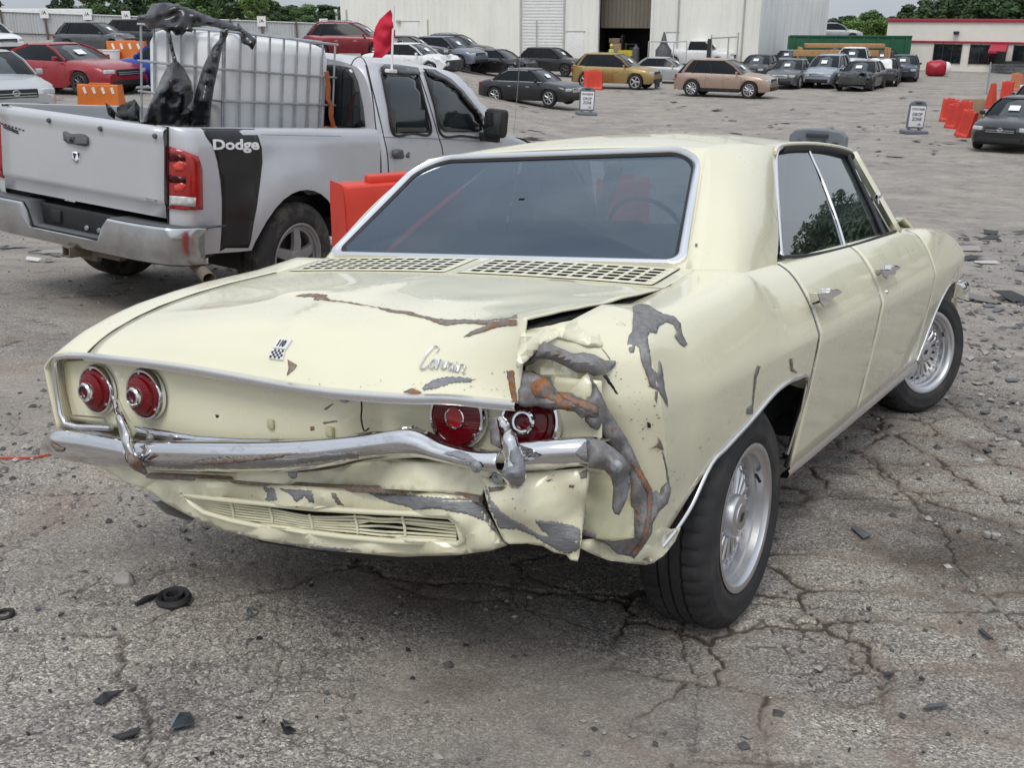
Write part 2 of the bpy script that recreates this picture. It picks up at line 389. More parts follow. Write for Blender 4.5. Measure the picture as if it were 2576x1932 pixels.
# ------------------------------------------------------------------ terrain
CONTACT = [(.633, 2.454, 2.415), (2.076, 4.769, 2.126), (-1.681, 7.623, 1.831), (-3.37, 8.531, 1.931), (-.047, 10.701, 1.502)]
def T0(x, y):
    x = np.asarray(x, float); y = np.asarray(y, float)
    plane = 2.7234 - .0377 * x - .1145 * y
    plane = np.where(y < 0, 2.7234 - .0377 * x - .03 * y, plane)
    t = np.clip((4 - x) / 14, 0, 1); lot = 1.7 * t * t * (3 - 2 * t)
    s = .22; m = np.maximum(plane, lot)
    return m + s * np.log(np.exp((plane - m) / s) + np.exp((lot - m) / s))
_c = np.array(CONTACT); _K = np.exp(-((_c[:, None, :2] - _c[None, :, :2])**2).sum(-1) / 1.6**2)
_w = np.linalg.solve(_K, _c[:, 2] - T0(_c[:, 0], _c[:, 1]))
def T(x, y):
    z = T0(x, y)
    for (cx, cy, cz), w in zip(CONTACT, _w): z = z + w * np.exp(-((np.asarray(x) - cx)**2 + (np.asarray(y) - cy)**2) / 1.6**2)
    return z
def gp(px, py):
    """where a sight line meets the ground"""
    d = wray(px, py); d = d / d.y; lo, hi = .5, .5
    y = .8
    while y < 600:
        p = CPOS + d * y
        if p.z < float(T(p.x, p.y)): break
        lo = y; y *= 1.03
    hi = y
    for _ in range(30):
        m = (lo + hi) / 2; p = CPOS + d * m
        if p.z < float(T(p.x, p.y)): hi = m
        else: lo = m
    p = CPOS + d * hi; p.z = float(T(p.x, p.y)); return p
def fbm2(x, y, sc, seed, oct_=4):
    """cheap vectorised value noise"""
    out = np.zeros_like(x); amp = 1.; tot = 0
    for o in range(oct_):
        X = x * sc + 17.3 * seed + o * 5.1; Y = y * sc - 9.7 * seed + o * 3.3; i = np.floor(X); j = np.floor(Y); fx = X - i; fy = Y - j
        fx = fx * fx * (3 - 2 * fx); fy = fy * fy * (3 - 2 * fy)
        h = lambda a, b: np.modf(np.abs(np.sin(a * 127.1 + b * 311.7 + seed * 7.7) * 43758.5453))[0]
        out += amp * ((h(i, j) * (1 - fx) + h(i + 1, j) * fx) * (1 - fy) + (h(i, j + 1) * (1 - fx) + h(i + 1, j + 1) * fx) * fy)
        tot += amp; amp *= .5; sc *= 2
    return out / tot - .5
def plates(x, y, size):
    """distance to the crack between cracked slabs, and a random number for each slab"""
    wx = x + .06 * fbm2(x, y, 5.0, 1, 3) * 2 + .018 * fbm2(x, y, 26, 51, 2) * 2 + .40 * fbm2(x, y, .8, 2, 2); wy = y + .06 * fbm2(x, y, 5.0, 3, 3) * 2 + .018 * fbm2(x, y, 26, 52, 2) * 2 + .40 * fbm2(x, y, .8, 4, 2)
    X = wx / size; Y = wy / (size * 1.05); i0 = np.floor(X); j0 = np.floor(Y)
    d1 = np.full(x.shape, 9.); d2 = np.full(x.shape, 9.); idd = np.zeros(x.shape)
    h = lambda a, b, k: np.modf(np.abs(np.sin(a * 12.9898 + b * 78.233 + k * 37.719) * 43758.5453))[0]
    for di in (-1, 0, 1):
        for dj in (-1, 0, 1):
            i = i0 + di; j = j0 + dj; cx = i + .12 + .76 * h(i, j, 1); cy = j + .12 + .76 * h(i, j, 2)
            d = np.hypot(X - cx, Y - cy); nw = d < d1
            d2 = np.where(nw, d1, np.minimum(d2, d)); idd = np.where(nw, h(i, j, 5), idd); d1 = np.where(nw, d, d1)
    return (d2 - d1) * size * .5, idd
def axis(segs):
    out = []
    for a, b, st in segs:
        n = max(1, round((b - a) / st)); out += [a + (b - a) * k / n for k in range(n)]
    out.append(segs[-1][1]); return np.array(out)
def geo_axis(a, s0, b, r_):
    out = [a]; s = s0
    while abs(out[-1] - a) < abs(b - a): out.append(out[-1] + (s if b > a else -s)); s *= r_
    return out[1:]
gx = np.concatenate([np.array(geo_axis(-2.4, .02, -420, 1.05))[::-1], axis([(-2.4, -1.7, .0155), (-1.7, 2.4, .0092), (2.4, 3.2, .0155)]), np.array(geo_axis(3.2, .02, 420, 1.05))])
gy = np.concatenate([np.array(geo_axis(1.35, .03, -150, 1.12))[::-1], axis([(1.35, 3.9, .0092), (3.9, 5.6, .0155)]), np.array(geo_axis(5.6, .018, 700, 1.035))])
GX, GY = np.meshgrid(gx, gy); GZ = T(GX, GY)
dist = np.hypot(GX, GY)
near = np.clip((13 - dist) / 5, 0, 1)
ed, sid = plates(GX, GY, .29)
ed2, sid2 = plates(GX + 31.7, GY - 12.1, .92)
wide = .5 + .5 * np.clip(fbm2(GX, GY, .8, 11, 2) * 3 + .4, 0, 1)
right = np.clip((GX + .1 + .35 * fbm2(GX, GY, 1.2, 8, 2) * 2) / .9, 0, 1)
sandy = np.clip(fbm2(GX, GY, .7, 6, 3) * 4 + .30 - .4 * right, 0, 1)
cr = np.clip(1.25 * (1 - ed / (.0048 + .0055 * wide**2)), 0, 1) * np.clip(.45 + right - .4 * sandy, 0, 1) * np.clip(.62 + 3.4 * (fbm2(GX, GY, 1.7, 33, 3) + .10), 0.12, 1)
ed3, _s3 = plates(GX * 1.3 - 7.7, GY * .8 + 3.1, .12); cr = np.maximum(cr, .8 * np.clip(1 - ed3 / .0055, 0, 1) * np.clip(3.5 * fbm2(GX, GY, 1.3, 63, 3) - .1, 0, 1))
cr = np.maximum(cr, np.clip(1 - ed2 / .009, 0, 1) * np.clip(.75 - .4 * sandy, 0, 1))
halo = .8 * np.clip(1 - ed / .05, 0, 1) * right * np.clip(fbm2(GX, GY, 1.1, 21, 2) * 3 + .7, 0, 1)
GZ = GZ + near * (-.011 * cr**.7 + .004 * (sid - .5) * right + .012 * fbm2(GX, GY, 2.1, 5, 3) + .005 * fbm2(GX, GY, 14, 9, 3) + .003 * fbm2(GX, GY, 42, 13, 2))
GZ = GZ + (1 - near) * (.05 * fbm2(GX, GY, .5, 15, 3) + .02 * fbm2(GX, GY, 3, 16, 2)) * np.clip((dist - 8) / 6, 0, 1) * (dist < 250)
for (cx, cy, cz) in CONTACT:    # tyres stand on firm ground
    wgt = np.exp(-((GX - cx)**2 + (GY - cy)**2) / .13**2); GZ = GZ * (1 - wgt) + (T(GX, GY) - .002) * wgt
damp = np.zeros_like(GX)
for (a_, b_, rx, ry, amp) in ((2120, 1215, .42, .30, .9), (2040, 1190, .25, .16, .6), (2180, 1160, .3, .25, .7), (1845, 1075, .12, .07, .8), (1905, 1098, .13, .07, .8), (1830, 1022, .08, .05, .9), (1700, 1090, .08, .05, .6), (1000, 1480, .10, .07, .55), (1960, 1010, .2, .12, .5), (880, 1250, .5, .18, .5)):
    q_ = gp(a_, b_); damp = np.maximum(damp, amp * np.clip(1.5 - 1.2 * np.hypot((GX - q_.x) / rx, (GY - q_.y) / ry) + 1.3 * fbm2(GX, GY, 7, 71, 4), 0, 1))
ny_, nx_ = GX.shape
me = bpy.data.meshes.new('ground')
co = np.stack([GX, GY, GZ], -1).reshape(-1, 3); me.vertices.add(len(co)); me.vertices.foreach_set('co', co.ravel())
ii = (np.arange(ny_ - 1)[:, None] * nx_ + np.arange(nx_ - 1)[None, :]).ravel()
quads = np.stack([ii, ii + 1, ii + nx_ + 1, ii + nx_], -1).astype(np.int32)
me.loops.add(quads.size); me.loops.foreach_set('vertex_index', quads.ravel()); me.polygons.add(len(quads))
me.polygons.foreach_set('loop_start', np.arange(0, quads.size, 4, dtype=np.int32)); me.update(calc_edges=True); me.validate()
me.polygons.foreach_set('use_smooth', np.ones(len(quads), bool))
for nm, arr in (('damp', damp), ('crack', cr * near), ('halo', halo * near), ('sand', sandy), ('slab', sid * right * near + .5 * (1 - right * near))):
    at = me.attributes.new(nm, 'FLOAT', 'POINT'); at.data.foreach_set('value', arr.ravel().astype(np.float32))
m, t, b = nodes('asphalt'); MAT['asphalt'] = m
c = coord(t)
def attr(nm):
    a = t.nodes.new('ShaderNodeAttribute'); a.attribute_name = nm; return a.outputs['Fac']
vor = t.nodes.new('ShaderNodeTexVoronoi'); vor.inputs['Scale'].default_value = 190; t.links.new(c, vor.inputs['Vector'])
sep = t.nodes.new('ShaderNodeSeparateColor'); t.links.new(vor.outputs['Color'], sep.inputs[0])
agg = ramp(t, sep.outputs[0], [(.0, (.10, .10, .10)), (.35, (.215, .212, .21)), (.7, (.33, .325, .32)), (.93, (.46, .45, .44)), (1, (.62, .61, .58))])
fine = nz(t, 260, 3, .6, c)
big = nz(t, .55, 4, .6, c); med = nz(t, 4.5, 5, .65, c)
tone = ramp(t, big.outputs[0], [(.3, (.80, .80, .80)), (.7, (1.12, 1.10, 1.06))])
asph = mix(t, 1.0, agg.outputs[0], tone.outputs[0], 'MULTIPLY')
tone2 = ramp(t, attr('slab'), [(0, (.86, .86, .88)), (1, (1.14, 1.12, 1.08))]); asph = mix(t, 1.0, asph, tone2.outputs[0], 'MULTIPLY')
sandc = ramp(t, fine.outputs[0], [(.25, (.19, .175, .16)), (.5, (.29, .268, .245)), (.78, (.42, .39, .355))])
sm = t.nodes.new('ShaderNodeMath'); sm.operation = 'MULTIPLY_ADD'; t.links.new(med.outputs[0], sm.inputs[0]); sm.inputs[1].default_value = 2.2; sm.inputs[2].default_value = -1.05
sa = t.nodes.new('ShaderNodeMath'); sa.operation = 'ADD'; sa.use_clamp = True; t.links.new(sm.outputs[0], sa.inputs[0]); t.links.new(attr('sand'), sa.inputs[1])
sf = ramp(t, sa.outputs[0], [(.15, (0, 0, 0)), (.85, (.62,) * 3)])
col = mix(t, sf.outputs[0], asph, sandc.outputs[0])
hf = t.nodes.new('ShaderNodeMath'); hf.operation = 'MULTIPLY'; t.links.new(attr('halo'), hf.inputs[0]); t.links.new(ramp(t, med.outputs[0], [(.3, (.3,) * 3), (.65, (1,) * 3)]).outputs[0], hf.inputs[1])
col = mix(t, hf.outputs[0], col, (.20, .155, .125))
col = mix(t, ramp(t, attr('crack'), [(.15, (0, 0, 0)), (.6, (.9,) * 3)]).outputs[0], col, (.06, .05, .042))
oil = nz(t, .9, 5, .6, coord(t, (1, 1.4, 1))); of = ramp(t, oil.outputs[0], [(.63, (0, 0, 0)), (.75, (.5,) * 3)]); col = mix(t, of.outputs[0], col, (.06, .055, .05))
red = nz(t, 1.7, 4, .55, c); rf = ramp(t, red.outputs[0], [(.58, (0, 0, 0)), (.75, (.35,) * 3)]); col = mix(t, rf.outputs[0], col, (.20, .12, .085))
streak = nz(t, .6, 5, .72, coord(t, (1, 1.5, 1), rot=(0, 0, R(-14)))); st = ramp(t, streak.outputs[0], [(.35, (.84, .84, .84)), (.5, (1, 1, 1)), (.68, (1.16, 1.15, 1.13))])
col = mix(t, 1.0, col, st.outputs[0], 'MULTIPLY')
mot = nz(t, 1.9, 8, .78, coord(t, (1, 1.25, 1), rot=(0, 0, R(-10)))); mt_ = ramp(t, mot.outputs[0], [(.32, (.52, .52, .53)), (.45, (.95, .95, .95)), (.6, (1.08, 1.07, 1.05)), (.72, (1.34, 1.33, 1.31))]); col = mix(t, 1.0, col, mt_.outputs[0], 'MULTIPLY')
fcv = t.nodes.new('ShaderNodeTexVoronoi'); fcv.feature = 'DISTANCE_TO_EDGE'; fcv.inputs['Scale'].default_value = 6.5
wn = nz(t, 9, 3, .6, c); wv = t.nodes.new('ShaderNodeVectorMath'); wv.operation = 'MULTIPLY_ADD'; t.links.new(wn.outputs['Color'], wv.inputs[0]); wv.inputs[1].default_value = (.12, .12, 0); t.links.new(c, wv.inputs[2]); t.links.new(wv.outputs[0], fcv.inputs['Vector'])
fcm = ramp(t, fcv.outputs['Distance'], [(.004, (1, 1, 1)), (.016, (0, 0, 0))]); fcp = ramp(t, nz(t, 1.4, 3, .6, coord(t, (1, 1, 1), rot=(0, 0, .7))).outputs[0], [(.48, (0, 0, 0)), (.6, (.8,) * 3)])
fcr = mix(t, 1.0, fcm.outputs[0], fcp.outputs[0], 'MULTIPLY'); col = mix(t, fcr, col, (.085, .072, .062))
col = mix(t, 1.0, col, (1.24, 1.185, 1.12), 'MULTIPLY')
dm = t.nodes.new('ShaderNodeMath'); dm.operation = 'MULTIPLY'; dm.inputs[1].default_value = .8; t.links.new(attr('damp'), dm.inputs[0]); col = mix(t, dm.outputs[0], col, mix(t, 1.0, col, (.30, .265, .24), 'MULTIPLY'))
t.links.new(col, b.inputs['Base Color']); b.inputs['Roughness'].default_value = .88; b.inputs['Specular IOR Level'].default_value = .35
hadd = t.nodes.new('ShaderNodeMath'); hadd.operation = 'MULTIPLY_ADD'; t.links.new(sep.outputs[1], hadd.inputs[0]); hadd.inputs[1].default_value = .6; t.links.new(fine.outputs[0], hadd.inputs[2])
had2 = t.nodes.new('ShaderNodeMath'); had2.operation = 'ADD'; t.links.new(hadd.outputs[0], had2.inputs[0]); t.links.new(nz(t, 30, 4, .7, c).outputs[0], had2.inputs[1])
bump(t, b, had2.outputs[0], .75, .008)
me.materials.append(m)
ground = bpy.data.objects.new('ground', me); link(ground); ground['kind'] = 'structure'
# ------------------------------------------------------------------ buildings, fence, trees
def siding(name, col, scale=3.2, ribs=.25, stain=(.30, .29, .26)):
    m, t, b = nodes(name); c = coord(t, None, 'Object')
    sx = t.nodes.new('ShaderNodeSeparateXYZ'); t.links.new(c, sx.inputs[0])
    w = t.nodes.new('ShaderNodeMath'); w.operation = 'MULTIPLY'; t.links.new(sx.outputs[0], w.inputs[0]); w.inputs[1].default_value = scale
    fr = t.nodes.new('ShaderNodeMath'); fr.operation = 'FRACT'; t.links.new(w.outputs[0], fr.inputs[0])
    rb = ramp(t, fr.outputs[0], [(.0, (1, 1, 1)), (.12, (1, 1, 1)), (.2, (0, 0, 0)), (.92, (0, 0, 0)), (1, (1, 1, 1))])
    n = nz(t, 1.2, 6, .65, coord(t, (1, 1, .18))); n2 = nz(t, .25, 4, .6, c)
    st = ramp(t, n.outputs[0], [(.45, (0, 0, 0)), (.8, (.4,) * 3)]); cc = mix(t, st.outputs[0], col, stain)
    tn = ramp(t, n2.outputs[0], [(.3, (.93, .93, .94)), (.7, (1.04, 1.04, 1.02))]); cc = mix(t, 1.0, cc, tn.outputs[0], 'MULTIPLY')
    t.links.new(cc, b.inputs['Base Color']); b.inputs['Roughness'].default_value = .55
    bump(t, b, rb.outputs[0], ribs, .06); MAT[name] = m
siding('white_siding', (.86, .86, .80), 1.6, .25, (.66, .63, .55)); siding('grey_siding', (.85, .86, .86), 1.6, .12)
siding('fence_sheet', (.52, .54, .55), 4.2, .6, (.3, .28, .26)); siding('brown_sheet', (.20, .18, .14), 3, .8, (.08, .07, .06))
simple('fence_post', (.13, .10, .09), .8, var=.3); simple('stucco', (.82, .79, .72), .85, var=.05, vscale=1.2); simple('red_trim', (.42, .03, .06), .5, var=.1)
simple('pipe', (.45, .45, .43), .6); simple('roof_grey', (.3, .3, .3), .8)
def wallbox(mb, a, b_, z0, z1, th=.25, out=(0, 0)):
    """a straight wall from a to b (x,y)"""
    a, b_ = Vector((*a, 0)), Vector((*b_, 0)); d = (b_ - a).normalized(); n = Vector((d.y, -d.x, 0)) * th
    vs_ = [a, b_, b_ - n, a - n]; mb.add([(v.x, v.y, z) for z in (z0, z1) for v in vs_], [(0, 1, 5, 4), (1, 2, 6, 5), (2, 3, 7, 6), (3, 0, 4, 7), (4, 5, 6, 7), (3, 2, 1, 0)])
class WallFrame:
    """local frame of a facade: x along, y outward, z up; origin a"""
    def __init__(s, a, b):
        s.a = Vector((*a, 0)); s.d = (Vector((*b, 0)) - s.a); s.L = s.d.length; s.d.normalize(); s.n = Vector((s.d.y, -s.d.x, 0))
        s.M = Matrix((s.d, -s.n, Vector((0, 0, 1)))).transposed().to_4x4(); s.M.translation = s.a
    def hit(s, px, py):
        d = wray(px, py); t_ = (s.a - CPOS).dot(s.n) / d.dot(s.n); p = CPOS + d * t_; return (p - s.a).dot(s.d), p.z
# big white metal hall
HA, HB = (-15.3, 98.0), (18.06, 79.7)
WF = WallFrame(HA, HB)
hall = empty('metal_hall', mat=WF.M); tag(hall, 'tall white ribbed metal hall with a roller door and a dark open bay', 'building')
u = lambda px_, py_=60: WF.hit(px_, py_)[0]
rd0, rd1, op0, op1 = u(1127), u(1217), u(1293), u(1406)
ZT = 10.5
def wpanel(x0, x1, z0, z1, name='wall', mat='white_siding', th=.2, y0=0.): b = MB(); b.box(((x0 + x1) / 2, y0 + th / 2, (z0 + z1) / 2), (x1 - x0, th, z1 - z0)); return b.obj(name, mat, hall, 0)
wpanel(0, rd0, -1, ZT); wpanel(rd1, op0, -1, ZT); wpanel(op1, WF.L, -1, ZT); wpanel(rd0, rd1, 6.4, ZT); wpanel(op0, op1, 8.2, ZT)
d_ = wpanel(rd0, rd1, -.5, 6.4, 'roller_door', 'white', .06, .12)
for k in range(26):
    b = MB(); z = .1 + k * .24; b.box(((rd0 + rd1) / 2, .10, z), (rd1 - rd0 - .04, .05, .19), bev=.02); b.obj('door_slat', 'white', d_, 40)
for x in (rd0 - .08, rd1 + .08): b = MB(); b.box((x, -.04, 3), (.14, .1, 7)); b.obj('door_rail', 'pipe', hall, 0)
for x in (op0 - .08, op1 + .08): b = MB(); b.box((x, -.03, 3.6), (.18, .12, 9)); b.obj('bay_frame', 'white', hall, 0)
b = MB(); b.box(((op0 + op1) / 2, 5.2, 3.5), (op1 - op0 + 3, .1, 9)); b.obj('bay_back_wall', 'black', hall, 0)  # black colour stands in for the unlit inside of the bay
b = MB(); b.box(((op0 + op1) / 2, 1.6, 5.6), (op1 - op0 + 1, .1, 5.6)); b.obj('bay_curtain', 'brown_sheet', hall, 0)
for x in (op0 - .6, op1 + .6): b = MB(); b.box((x, 2.7, 3.5), (.1, 5, 9)); b.obj('bay_side_wall', 'black', hall, 0)  # black as the back wall: the bay's darkness is put into the colour
b = MB(); b.box((WF.L / 2, 10.6, ZT + .15), (WF.L + .6, 21.8, .3)); b.obj('roof', 'roof_grey', hall, 0)
b = MB(); b.box((.1, 10.6, ZT / 2 - .5), (.2, 21, ZT + 1)); b.obj('wall', 'grey_siding', hall, 0); b = MB(); b.box((WF.L / 2, 21.3, ZT / 2 - .5), (WF.L, .2, ZT + 1)); b.obj('wall', 'grey_siding', hall, 0)
sidew = MB(); sidew.box((0, 0, 0), (21, .2, ZT + 1)); so = sidew.obj('wall', 'grey_siding', hall, 0); so.location = (WF.L - .1 + .012, 10.7, ZT / 2 - .5); so.rotation_euler = (0, 0, R(90))
for px_, z1_, nm in ((1606, 9, 'downpipe'), (1465, 9, 'downpipe')): b = MB(); b.tube([(u(px_), -.12, -.2), (u(px_), -.12, z1_)], .07, 8); b.obj(nm, 'pipe', hall, 60)
for px0, px1, zt in ((822, 862, 3.0), (1225, 1262, 2.3), (1442, 1466, 2.3)):
    x0, x1 = u(px0 if px0 > 900 else 870), u(px1 if px0 > 900 else 905)
    b = MB(); b.box(((x0 + x1) / 2, -.02, zt / 2 + .2), (x1 - x0, .06, zt), bev=.01); dd = b.obj('door', 'white', hall, 30); b = MB(); b.box(((x0 + x1) / 2, -.03, zt + .25), (x1 - x0 + .16, .08, .08)); b.obj('door_frame', 'pipe', hall, 0)
rib = MB()
for k in range(64):
    x = .3 + k * .6
    if x > WF.L - .2 or rd0 - .2 < x < rd1 + .2 or op0 - .25 < x < op1 + .25: continue
    rib.box((x, -.012, ZT / 2 - .5), (.07, .03, ZT + .9))
rib.obj('wall_ribs', 'white_siding', hall, 0)['kind'] = 'stuff'
b = MB(); b.box((u(863), -.15, WF.hit(863, 45)[1]), (.4, .3, .25), bev=.08); b.obj('wall_lamp', 'pipe', hall, 40)
for k in range(3):
    b = MB(); b.box((WF.L + .14, 8.6, 6.6 + .28 * k), (.1, 1.2, .16), Matrix.Rotation(R(30), 3, 'Y')); b.obj('vent_slat', 'pipe', hall, 0)
for px_ in (925, 1160): b = MB(); b.tube([(u(px_), -.08, 0), (u(px_), -.08, 3.4)], .05, 6); b.obj('conduit', 'pipe', hall, 60)
# white office with red trim on the right
OA, OB = gp(1903, 139), gp(2330, 139)
OA, OB = Vector((OA.x, 80.5, 0)), Vector((37.0, 73.5, 0)); OA.x = (1903 * SD - 1288) / FPX * 80.5 * .962
OF = WallFrame((OA.x, OA.y), (OB.x, OB.y)); office = empty('office_building', mat=OF.M); tag(office, 'low cream office building with red roof band and dark windows', 'building')
OH = 3.45
b = MB(); b.box((OF.L / 2, 6, OH / 2 - .2), (OF.L, 12, OH + .4)); b.obj('wall', 'stucco', office, 0)
for z, h_ in ((OH - .02, .22), (1.98, .13)): b = MB(); b.box((OF.L / 2, -.05, z), (OF.L + .12, .14, h_), bev=.02); b.obj('red_band', 'red_trim', office, 30)
ou = lambda px_: OF.hit(px_, 110)[0]
for a, c_ in ((2018, 2077), (2096, 2160), (2190, 2260)):
    x0, x1 = ou(a), ou(c_); b = MB(); b.box(((x0 + x1) / 2, -.03, 1.18), (x1 - x0, .08, 1.3)); wn = b.obj('window', 'glass_solid', office, 0)
    for k in range(4): b = MB(); b.box((lerp(x0, x1, k / 3), -.08, 1.18), (.05, .05, 1.36)); b.obj('mullion', 'ink', wn, 0)
x0, x1 = ou(2148), ou(2172); b = MB(); b.box(((x0 + x1) / 2, -.06, .72), (x1 - x0, .1, 1.45)); dr = b.obj('door', 'glass_solid', office, 0); b = MB(); b.box(((x0 + x1) / 2, -.13, .72), (.05, .05, 1.4)); b.obj('door_bar', 'galv', dr, 0)
b = MB(); aw0, aw1 = ou(2140), ou(2176); b.add([(aw0, 0, 1.95), (aw1, 0, 1.95), (aw1, -.7, 1.45), (aw0, -.7, 1.45), (aw0, -.7, 1.3), (aw1, -.7, 1.3), (aw0, 0, 1.4), (aw1, 0, 1.4)], [(0, 1, 2, 3), (3, 2, 5, 4), (0, 3, 4, 6), (1, 7, 5, 2)]); b.obj('awning', 'red_trim', office, 0, solid=.02)
b = MB(); b.box((ou(2062), -.2, 2.6), (.35, .3, .22), bev=.05); b.obj('wall_lamp', 'ink', office, 30)
# corrugated fence on the left
def fence_pt(px_, top): d = wray(px_, top); y = 96 + .004 * (px_ - 300) * 1.0; return CPOS + d * (y / d.y)
fence = empty('metal_fence', fence_pt(0, 100)); tag(fence, 'long grey corrugated metal fence with dark posts along the left', 'fence')
f0 = fence.location.copy()
fxs = [-140, -45, 2, 97, 190, 274, 350, 430, 498, 566, 640, 700, 762]
def ftop(px_): return lerp(24, 53, (px_) / 762)
for i, (a, c_) in enumerate(zip(fxs, fxs[1:])):
    A_, B_ = fence_pt(a, ftop(a)) - f0, fence_pt(c_, ftop(c_)) - f0; b = MB(); n_ = 26; pts = []
    for k in range(n_ + 1):
        p = A_.lerp(B_, k / n_); pts.append(p + Vector((0, .05 * (k % 2), 0)))
    b.grid([[p - Vector((0, 0, 3.2)) for p in pts], pts]); b.obj('panel', 'fence_sheet', fence, 0, solid=.01)
    b = MB(); b.box(A_ + Vector((0, -.12, -1.5)), (.14, .12, 3.3)); b.obj('post', 'fence_post', fence, 0)
    b = MB(); b.tube([A_ + Vector((0, -.07, -1.75)), B_ + Vector((0, -.07, -1.75))], .05, 4); b.obj('rail', 'fence_post', fence, 0)
    b = MB(); b.tube([A_ + Vector((0, -.03, 0)), B_ + Vector((0, -.03, 0))], .06, 4); b.obj('cap', 'galv', fence, 0)
    if i in (3, 4, 5, 9, 11):
        b = MB(); b.box(A_ + Vector((0, -.2, .02)), (.75, .03, .85)); sg = b.obj('sign', 'white', fence, 0)
        text_on('sign_mark', '/A', A_ + Vector((-.22, -.216, -.1)), (.44, 0, 0), (0, 0, .3), 'ink', sg, .02, .004)
for i, (px_, top, dpt) in enumerate(((727, 33, 92), (748, 20, 93))):
    d = wray(px_, top); p = CPOS + d * (dpt / d.y); pole = MB(); pole.tube([(0, 0, 0), (0, 0, p.z - 1.0)], .09, 8); po = pole.obj('fence_pole', 'pipe', None, 60); po.location = (p.x, p.y, 1.0); tag(po, ('grey steel pole standing by the end of the corrugated fence', 'taller white pole between the fence end and the metal hall')[i], 'pole')
# trees: crowns of leaf-sized faces in clumps on limbed trunks
def leafmat(name, a, b_):
    m, t, bs = nodes(name); g = t.nodes.new('ShaderNodeObjectInfo'); n = nz(t, .9, 4, .6, coord(t)); r_ = ramp(t, n.outputs[0], [(.3, a), (.7, b_)])
    hs = t.nodes.new('ShaderNodeHueSaturation'); t.links.new(r_.outputs[0], hs.inputs['Color']); mr_ = t.nodes.new('ShaderNodeMapRange'); t.links.new(g.outputs['Random'], mr_.inputs[0]); mr_.inputs[3].default_value = .75; mr_.inputs[4].default_value = 1.25; t.links.new(mr_.outputs[0], hs.inputs['Value'])
    t.links.new(hs.outputs[0], bs.inputs['Base Color']); bs.inputs['Roughness'].default_value = .6; MAT[name] = m
leafmat('leaf_dark', (.035, .07, .03), (.075, .13, .05)); leafmat('leaf_mid', (.06, .115, .035), (.11, .19, .06)); leafmat('leaf_light', (.10, .18, .03), (.17, .28, .07))
simple('bark', (.10, .085, .07), .9, var=.3, vscale=3)
def crown_mesh(name, seed, h, r_, pine=False, n=2600, leaf=.026):
    rnd = np.random.RandomState(seed); nb = 26; cs = []
    for i in range(nb):
        if pine: z = h * (.35 + .65 * rnd.rand()); rad = r_ * (1.15 - z / h) * 1.25; 
        else: z = h * (.30 + .62 * rnd.rand()); rad = r_ * math.sqrt(max(.05, 1 - ((z / h - .6) / .45)**2))
        a = rnd.rand() * 6.283; q = rad * math.sqrt(rnd.rand()) * .8; cs.append((q * math.cos(a), q * math.sin(a), z, r_ * (.22 + .22 * rnd.rand())))
    cs = np.array(cs); k = rnd.randint(0, nb, n); dirs = rnd.normal(size=(n, 3)); dirs /= np.linalg.norm(dirs, axis=1)[:, None]
    rr_ = cs[k, 3] * (.55 + .5 * rnd.rand(n)); p = cs[k, :3] + dirs * rr_[:, None] * np.array([1, 1, .75])
    s = h * leaf * (.6 + .9 * rnd.rand(n)); u_ = rnd.normal(size=(n, 3)); u_ /= np.linalg.norm(u_, axis=1)[:, None]; w_ = np.cross(u_, dirs + .3 * rnd.normal(size=(n, 3))); w_ /= np.linalg.norm(w_, axis=1)[:, None] + 1e-9
    V_ = np.stack([p - u_ * s[:, None], p + w_ * s[:, None] * .6, p + u_ * s[:, None] * 1.2, p - w_ * s[:, None] * .6], 1).reshape(-1, 3)
    me_ = bpy.data.meshes.new(name); me_.from_pydata(V_.tolist(), [], np.arange(4 * n).reshape(-1, 4).tolist()); return me_
def trunk_mesh(name, seed, h, r_):
    rnd = random.Random(seed); b = MB(); b.tube([(0, 0, -.4), (.05, 0, h * .3), (rnd.uniform(-.3, .3), rnd.uniform(-.3, .3), h * .6), (rnd.uniform(-.5, .5), 0, h * .9)], [h * .026, h * .02, h * .013, h * .004], 8)
    for i in range(7):
        a = rnd.uniform(0, 6.28); z = h * rnd.uniform(.3, .7); q = r_ * rnd.uniform(.5, .9); b.tube([(0, 0, z), (q * .5 * math.cos(a), q * .5 * math.sin(a), z + h * .08), (q * math.cos(a), q * math.sin(a), z + h * .18)], [h * .009, h * .006, h * .002], 5)
    me_ = bpy.data.meshes.new(name); me_.from_pydata([tuple(v) for v in b.v], [], b.f); me_.materials.append(MAT['bark']); return me_
TREES = []
for kd, (h, r_, pine, mt) in enumerate(((10, 4.0, False, 'leaf_mid'), (11, 3.6, False, 'leaf_dark'), (8, 3.2, False, 'leaf_light'), (15, 4.4, True, 'leaf_dark'))):
    cm = crown_mesh('crown', 11 + kd, h, r_, pine, 5600 if kd != 2 else 4200); cm.materials.append(MAT[mt]); TREES.append((h, r_, cm, trunk_mesh('trunk', 31 + kd, h, r_)))
def tree(px_, top, depth, kd, label, group, zg=None, wide=1.0, nm='tree'):
    d = wray(px_, top); p = CPOS + d * (depth / d.y); zg = float(T(p.x, p.y)) if zg is None else zg; h, r_, cm, tm = TREES[kd]; s = max(.3, (p.z - zg) / h)
    root = empty(nm, (p.x, p.y, zg), random.uniform(0, 6.28)); root.scale = (s * wide, s * wide, s); tag(root, ('mid-green ', 'dark green ', 'light green ', 'tall dark pine ')[kd] + label, 'tree', group)
    for n_, me_ in (('crown', cm), ('trunk', tm)): o = bpy.data.objects.new(n_, me_); link(o); o.parent = root
    return root
LF = 'broadleaf tree in the green row behind the corrugated fence'; GF = 'trees behind the fence'
